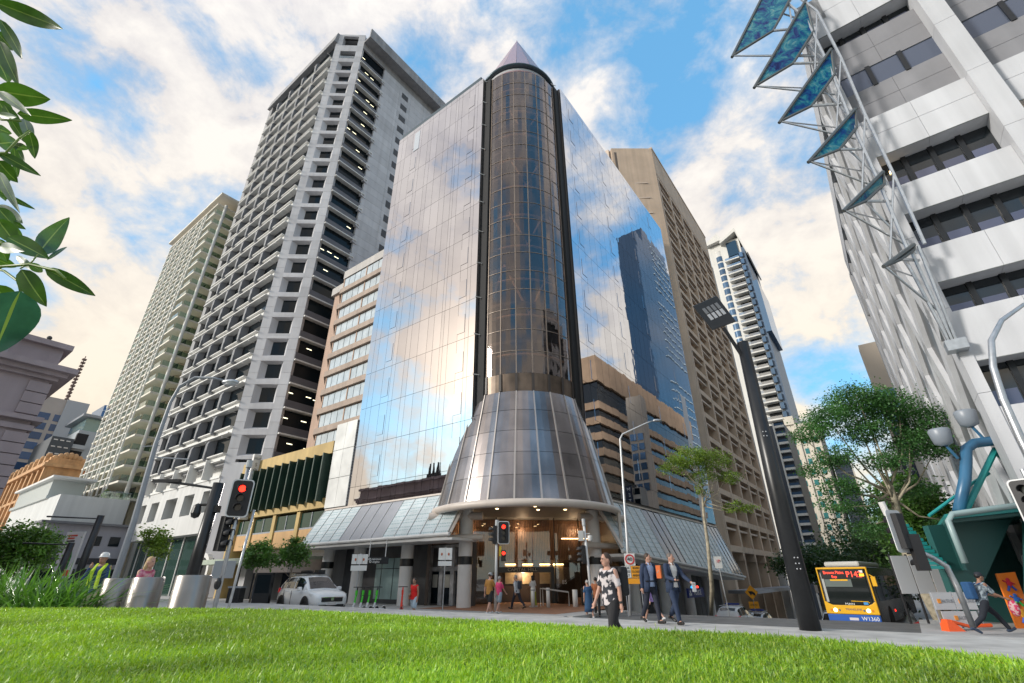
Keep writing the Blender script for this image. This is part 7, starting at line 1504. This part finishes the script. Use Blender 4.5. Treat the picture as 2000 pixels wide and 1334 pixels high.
    if jacket:
        m = MB(); e_ = .034*k
        ring = lambda z, rx, ry, op: [tuple(pel+up*z+Vector((rx*math.sin(q), ry*math.cos(q), 0))) for q in [op+(2*math.pi-2*op)*i/20 for i in range(21)]]
        sl_ = [(-.16*k, .20*k, .145*k, .55), (0, .195*k, .145*k, .42), (.2*k, .172*k, .135*k, .34), (.36*k, .20*k, .150*k, .55), (.46*k, .195*k, .12*k, .62), (.53*k, .10*k, .075*k, .8)]
        secs = [ring(*q) for q in sl_]; vs = [p for s_ in secs for p in s_]; n_ = 21; m._a(vs, [(i*n_+j, i*n_+j+1, (i+1)*n_+j+1, (i+1)*n_+j) for i in range(len(secs)-1) for j in range(n_-1)])
        o_ = m.build('jacket', jacket, t, smooth=True); so_ = o_.modifiers.new('solid', 'SOLIDIFY'); so_.thickness = .012
        for sp_, el, wr, d2, s in arms: m = MB(); chain(m, [sp_-Vector((s*.015, 0, 0)), sp_.lerp(el, .5), el, wr-d2*.01], [.078*k, .07*k, .06*k, .046*k]); remesh(m.build('sleeve', jacket, t), .014)
    if legs:
        m = MB(); loft(m, [hl(z, rx+.012*k, ry+.012*k) for z, rx, ry in [(-.10*k, .15*k, .11*k), (0, .165*k, .118*k), (.10*k, .152*k, .11*k)]])
        for h, q, an, toe, heel in legs_p:
            if legs_len == 'long': chain(m, [h, h.lerp(q, .5), q, q.lerp(an, .5), an.lerp(q, .08)], [.102*k*width, .092*k*width, .073*k, .066*k, .056*k])
            elif legs_len == 'short': chain(m, [h, h.lerp(q, .5), h.lerp(q, .8)], [.104*k*width, .102*k*width, .098*k*width])
        remesh(m.build('trousers' if legs_len == 'long' else 'shorts', legs, t), .016)
    if dress:
        dm, dz = dress; m = MB(); kz = lambda f: max(legs_p[0][1].y, legs_p[1][1].y)*f
        secs = [hl(.40*k, .178*k, .132*k), hl(.22*k, .15*k, .115*k), hl(0, .185*k, .14*k)]
        for f in (.35, .7, 1.0): cy = (legs_p[0][1].y+legs_p[1][1].y)*.5*f; ry = .14*k+abs(legs_p[0][1].y-legs_p[1][1].y)*.5*f; secs.append([tuple(pel+Vector(((.185+.06*f)*k*math.cos(q), cy+ry*math.sin(q), -dz*k*f))) for q in [2*math.pi*i/16 for i in range(16)]])
        loft(m, secs); o_ = m.build('dress', dm, t, smooth=True)
    if shoe:
        for h, q, an, toe, heel in legs_p: m = MB(); chain(m, [heel+Vector((0, 0, .005)), an-Vector((0, 0, .03*k)), toe+Vector((0, 0, .004))], [.042*k, .046*k, .036*k], 8); remesh(m.build('shoe', shoe, t), .012)
    if hair:
        m = MB(); m.ball(hp(0, -.018, .045), .086*k, .098*k, .098*k, 14, 10)
        if hair_style == 'long': m.ball(hp(0, -.06, -.04), .085*k, .06*k, .13*k); m.ball(hp(-.05, -.05, -.10), .05*k, .05*k, .10*k); m.ball(hp(.05, -.05, -.10), .05*k, .05*k, .10*k)
        if hair_style == 'bun': m.ball(hp(0, -.12, .05), .045*k)
        if hair_style == 'tail': m.ball(hp(0, -.11, .0), .035*k, .04*k, .09*k)
        remesh(m.build('hair', hair, t), .013)
    for s in (-1, 1): m = MB(); m.ball(hp(s*.03, .085, .028), .011*k, .008*k, .008*k, 8, 6); m.build('eye', BLK, t)
    m = MB(); m.ball(hp(0, .085, -.062), .024*k, .008*k, .007*k, 8, 5); m.build('mouth', mat('lip', (.34, .12, .10), .5), t)
    if hat: 
        m = MB(); m.lathe([(.098*k, .03*k), (.095*k, .09*k), (.06*k, .135*k), (0, .145*k)], 16)
        if hat == 'hard': m.lathe([(.098*k, .03*k), (.118*k, .025*k), (.118*k, .035*k), (.098*k, .045*k)], 16)
        else: m.hexa([(-.07*k, .06*k, .035*k), (.07*k, .06*k, .035*k), (.05*k, .17*k, .02*k), (-.05*k, .17*k, .02*k), (-.07*k, .06*k, .045*k), (.07*k, .06*k, .045*k), (.05*k, .17*k, .03*k), (-.05*k, .17*k, .03*k)])
        m.v = [tuple(rz_ @ Vector(v)+hd+Vector((0, -.008*k, .005*k))) for v in m.v]; m.build('hat', hat_col, t, smooth=True)
    t['pel'] = list(pel); info = dict(pel=pel, up=up, hd=hd, hp=hp, arms=arms, shp=shp, k=k, legs=legs_p, t=t)
    if extra: extra(info)
    return t
def cloth(name, c, **a): return mat(name, c, .85, var=a.pop('var', .12), vs=a.pop('vs', 12), **a)
NAVY = cloth('navy_suit_cloth', (.018, .032, .07)); DNAVY = cloth('dark_navy_cloth', (.016, .02, .035)); BLKC = cloth('black_cloth', (.016, .016, .018)); SHBL = cloth('pale_blue_shirt', (.32, .42, .62)); SHWH = cloth('white_shirt', (.60, .59, .58)); SHOE = mat('black_leather', (.015, .013, .012), .35); SNEAK = mat('white_sneaker', (.6, .6, .6), .6)
HBR = mat('brown_hair', (.05, .03, .02), .6, bump=.003, bs=90); HBK = mat('black_hair', (.012, .010, .010), .45, bump=.003, bs=90); HGR = mat('grey_hair', (.30, .29, .28), .6, bump=.003, bs=90); HBL = mat('blonde_hair', (.42, .29, .14), .55, var=.25, vs=25, bump=.004, bs=80)
def backpack(col, s=1.):
    def f(i):
        p, u, k = i['pel'], i['up'], i['k']; m = MB(); c = p+u*.30*k; m.box(-.15*k*s, .15*k*s, -.30*k*s, -.13*k, c.z-.21*k*s, c.z+.23*k*s); bevel(m.build('backpack', col, i['t']), .05, 3)
        for q in (-1, 1): m = MB(); m.path([p+u*.48*k+Vector((q*.09*k, -.13*k, 0)), p+u*.52*k+Vector((q*.10*k, .0, 0)), p+u*.42*k+Vector((q*.10*k, .135*k, 0)), p+u*.2*k+Vector((q*.13*k, .06*k, 0))], .017*k, 6); m.build('strap', col, i['t'])
    return f
def collar_open(i):
    p, u, k = i['pel'], i['up'], i['k']
    for q in (-1, 1): m = MB(); m.prism([p+u*.55*k+Vector((q*.02*k, .075*k, 0)), p+u*.57*k+Vector((q*.075*k, .03*k, 0)), p+u*.49*k+Vector((q*.05*k, .115*k, 0))], (0, .012, 0)); m.build('collar', i['colm'], i['t'])
    m = MB(); m.box(-.17*k, .17*k, -.12*k, .135*k, p.z+.085*k, p.z+.115*k); m.build('belt', SHOE, i['t'])
def suit1(i):
    i['colm'] = SHBL; collar_open(i); sp_, el, wr, d2, s = i['arms'][0]; m = MB(); c = wr+d2*.09; m.box(c.x-.03, c.x+.02, c.y-.10, c.y+.10, c.z-.16, c.z+.17); bevel(m.build('folder', mat('orange_folder', (.50, .12, .03), .5), i['t']), .006); m = MB(); m.box(c.x-.034, c.x-.03, c.y-.07, c.y+.07, c.z-.05, c.z+.08); m.build('folder_label', SHWH, i['t'])
def suit2(i):
    i['colm'] = SHWH; collar_open(i); sp_, el, wr, d2, s = i['arms'][1]; m = MB(); c = wr+d2*.10; m.box(c.x-.04, c.x+.04, c.y, c.y+.012, c.z-.03, c.z+.10); m.build('phone', BLACKM, i['t']); sp_, el, wr, d2, s = i['arms'][0]; c = wr+d2*.12; m = MB(); m.box(c.x-.06, c.x+.06, c.y-.005, c.y+.005, c.z-.18, c.z+.05); m.build('paper', mat('paper_white', (.7, .7, .7), .6), i['t'])
FC = (.35, -.94)
person('man in navy jacket and pale blue shirt carrying an orange folder', (3.86, 15.05, .37), FC, 1.80, th=(12, -14), kn=(4, 22), arm=((18, 95), (-10, 12)), top=SHBL, jacket=NAVY, legs=DNAVY, shoe=SHOE, hair=HBR, headturn=38, extra=suit1)
person('man in navy suit and open white shirt holding a phone and paper', (4.42, 14.72, .37), FC, 1.80, th=(-16, 16), kn=(26, 5), arm=((28, 30), (16, 62)), abd=(16, 10), top=SHWH, jacket=NAVY, legs=NAVY, shoe=SHOE, hair=mat('greying_hair', (.12, .10, .09), .6), headturn=28, extra=suit2)
PAT = mat('black_white_pattern', (.02, .02, .025), .8); ptn = PAT.node_tree
def pattern(m, c1, c2, sc, lo=.47, hi=.52):
    nt = m.node_tree; n = nt.nodes; k = nt.links; geo = n.new('ShaderNodeTexCoord'); nz = n.new('ShaderNodeTexNoise'); nz.inputs['Scale'].default_value = sc; nz.inputs['Detail'].default_value = 2; k.new(geo.outputs['Object'], nz.inputs[0]); r = n.new('ShaderNodeValToRGB'); r.color_ramp.elements[0].position = lo; r.color_ramp.elements[1].position = hi; r.color_ramp.elements[0].color = (*c1, 1); r.color_ramp.elements[1].color = (*c2, 1); k.new(nz.outputs[0], r.inputs[0]); k.new(r.outputs[0], n['Principled BSDF'].inputs['Base Color']); return m
pattern(PAT, (.02, .022, .03), (.55, .50, .50), 9)
def glasses(i):
    backpack(BLKC, 1.15)(i); hp = i['hp']
    for s in (-1, 1): m = MB(); m.path([hp(s*.012, .098, .028), hp(s*.03, .10, .045), hp(s*.055, .09, .03), hp(s*.03, .10, .012), hp(s*.012, .098, .028)], .003, 5); m.build('glasses_rim', BLK, i['t'])
    for a in i['arms'][:1]: m = MB(); m.tube(a[2]-a[3]*.035, a[2]-a[3]*.005, .036, n=10); m.build('watch', BLK, i['t'])
person('woman in black and white patterned top with a black backpack and glasses', (1.64, 9.0, .37), (-.85, -.5), 1.56, th=(16, -18), kn=(5, 25), arm=((-8, 8), (12, 14)), male=False, width=1.18, top=PAT, top_sleeve='short', legs=BLKC, shoe=SNEAK, hair=HBR, hair_style='tail', headturn=-5, extra=glasses)
PINKD = pattern(mat('pink_floral_dress', (.6, .2, .3), .8), (.42, .05, .12), (.62, .30, .36), 8, .42, .6)
person('blonde woman in a pink floral dress walking behind the middle bollard', (-8.1, 11.5, .37), (.95, -.25), 1.68, th=(22, -20), kn=(5, 28), arm=((-18, 12), (20, 20)), male=False, top=PINKD, top_sleeve='short', dress=(PINKD, .62), shoe=SNEAK, hair=HBL, hair_style='long', lean=6)
HIV = mat('hi_vis_yellow', (.55, .75, .03), .6)
def vest(i):
    p, u, k = i['pel'], i['up'], i['k']
    for q in (-1, 1): m = MB(); m.path([p+u*.02*k+Vector((q*.09*k, .145*k, 0)), p+u*.38*k+Vector((q*.09*k, .155*k, 0)), p+u*.53*k+Vector((q*.10*k, .02*k, 0)), p+u*.3*k+Vector((q*.09*k, -.15*k, 0))], [.045*k]*4, 6); m.build('vest_panel', HIV, i['t'])
person('worker in white hard hat and yellow hi-vis vest with a hand raised to his mouth', (-10.25, 13, .37), (.1, -1), 1.78, th=(4, -4), kn=(2, 4), arm=((10, 8), (35, 128)), top=cloth('navy_work_shirt', (.02, .05, .14)), legs=cloth('beige_work_trousers', (.36, .30, .22)), shoe=SHOE, hair=HGR, hat='hard', hat_col=mat('hard_hat_white', (.68, .68, .66), .35), skin=SKIN_T, extra=vest)
REDC = cloth('red_blouse', (.62, .012, .012)); LBL = cloth('pale_blue_denim', (.42, .52, .62))
def bag(col): 
    def f(i): p, u, k = i['pel'], i['up'], i['k']; m = MB(); m.box(.15*k, .24*k, -.12*k, .12*k, p.z-.08*k, p.z+.12*k); bevel(m.build('shoulder_bag', col, i['t']), .02); m = MB(); m.path([p+Vector((.2*k, .0, .1*k)), p+u*.3*k+Vector((.1*k, .14*k, 0)), p+u*.5*k+Vector((-.09*k, .06*k, 0))], .012*k, 5); m.build('bag_strap', col, i['t'])
    return f
person('dark haired woman in a red sleeveless top and pale blue shorts crossing the road', (-4.42, 23.8, -.13), (-.45, -.9), 1.70, th=(10, -16), kn=(4, 30), arm=((-6, 20), (-12, 85)), male=False, width=1.08, top=REDC, top_sleeve='none', legs=LBL, legs_len='short', shoe=SNEAK, hair=HBK, hair_style='tail', skin=SKIN_T, extra=bag(mat('brown_leather', (.25, .08, .04), .5)))
person('man in ochre shirt, black shorts and grey cap stepping off the kerb', (-1.15, 25.4, -.02), (.5, .87), 1.82, th=(24, -14), kn=(6, 18), arm=((-8, 6), (14, 14)), top=cloth('ochre_tee', (.33, .16, .035)), top_sleeve='short', legs=BLKC, legs_len='short', shoe=SNEAK, hair=HBR, hat='cap', hat_col=mat('grey_cap_cloth', (.30, .32, .34), .8))
person('grey haired woman in a pink top half hidden by the signal post', (-.72, 26.3, -.02), (.6, .8), 1.66, th=(14, -12), kn=(5, 18), arm=((-8, 8), (20, 25)), male=False, top=cloth('hot_pink_top', (.60, .05, .16)), top_sleeve='short', legs=cloth('grey_blue_skirt', (.25, .30, .36)), legs_len='short', shoe=SNEAK, hair=HGR)
person('man in white shirt and dark trousers with a backpack heading into the lobby', (.19, 29.4, 0), (-.75, .6), 1.76, th=(26, -22), kn=(8, 22), arm=((-18, 12), (20, 18)), top=cloth('white_business_shirt', (.50, .54, .60)), legs=DNAVY, shoe=SHOE, hair=HGR, extra=backpack(cloth('navy_backpack', (.03, .04, .06)), .9), lean=6)
person('woman in white blouse and olive trousers waiting by the lobby handrail', (1.15, 31.2, 0), (-.6, .75), 1.66, th=(5, -6), kn=(3, 8), arm=((10, 60), (-8, 20)), male=False, top=SHWH, top_sleeve='short', legs=cloth('olive_trousers', (.28, .29, .04)), shoe=SNEAK, hair=HBK, hair_style='long', skin=SKIN_T)
BLD = cloth('blue_dress_cloth', (.03, .08, .17))
person('grey haired woman in a dark blue dress beside the surveillance pole', (3.5, 25.1, -.18), (-.3, .95), 1.62, th=(8, -10), kn=(4, 14), arm=((-6, 8), (8, 20)), male=False, width=1.15, top=BLD, top_sleeve='short', dress=(BLD, .62), shoe=SNEAK, hair=HGR, hair_style='bun')
person('person in a rust brown shirt and dark trousers behind the surveillance pole', (3.98, 25.7, -.18), (.2, .95), 1.74, th=(10, -10), kn=(4, 14), top=cloth('rust_shirt', (.30, .10, .04)), top_sleeve='short', legs=BLKC, shoe=SHOE, hair=HBK, skin=SKIN_T)
PUR = cloth('lilac_cloth', (.36, .24, .52))
person('woman in a lilac top and black shorts walking past the orange road sign', (5.75, 22.4, -.1), (-.55, .83), 1.62, th=(30, -24), kn=(8, 26), arm=((-22, 16), (24, 20)), male=False, top=PUR, top_sleeve='long', legs=BLKC, legs_len='short', shoe=SNEAK, hair=HBR, hair_style='tail', lean=5)
GRP = pattern(mat('grey_patterned_shirt', (.2, .25, .28), .8), (.10, .13, .16), (.30, .36, .40), 14)
def runner(i):
    backpack(cloth('blue_backpack', (.02, .08, .20)), 1.05)(i); p, k = i['pel'], i['k']; m = MB(); m.tube((-.2*k, -.2*k, p.z+.32*k), (-.2*k, -.2*k, p.z+.52*k), .035*k, n=8); m.build('water_bottle', mat('blue_bottle', (.03, .12, .6), .3), i['t'])
    sp_, el, wr, d2, s = i['arms'][1]; m = MB(); m.ball(wr+d2*.1+Vector((0, .03, -.2)), .15, .10, .21, 12, 8); m.build('carrier_bag', pattern(mat('pink_pattern_bag', (.7, .1, .2), .6), (.62, .04, .12), (.70, .45, .45), 14), i['t'], smooth=True)
person('man striding right in dark cap and grey patterned shirt with a blue backpack', (13.6, 15.65, .03), (1, -.12), 1.74, th=(44, -30), kn=(14, 24), arm=((36, 38), (30, 35)), top=GRP, top_sleeve='short', legs=cloth('dark_jeans', (.018, .022, .032)), shoe=mat('navy_sneaker', (.03, .05, .09), .6), hair=HBK, hat='cap', hat_col=mat('dark_cap', (.02, .025, .035), .8), lean=14, skin=SKIN_T, extra=runner)
person('distant person in a yellow hi-vis top under the left street awning', (-19.6, 34, .05), (-.3, -.95), 1.6, th=(60, 50), kn=(90, 85), arm=((20, 30), (25, 40)), top=HIV, top_sleeve='short', legs=BLKC, shoe=SHOE, hair=HBK, skin=SKIN_T, lean=15)
bp_ = X(6.3, -16.45, bz+.75); person('bus driver in a white shirt and red tie seated behind the windscreen', tuple(bp_), (-.6, -.8), 1.74, th=(80, 80), kn=(80, 80), arm=((40, 40), (40, 40)), top=SHWH, legs=DNAVY, shoe=SHOE, hair=HBK)
dg = bpy.context.evaluated_depsgraph_get()
for o in _conv:
    me = bpy.data.meshes.new_from_object(o.evaluated_get(dg)); me.name = o.name
    for p in me.polygons: p.use_smooth = True
    o.modifiers.clear(); o.data = me
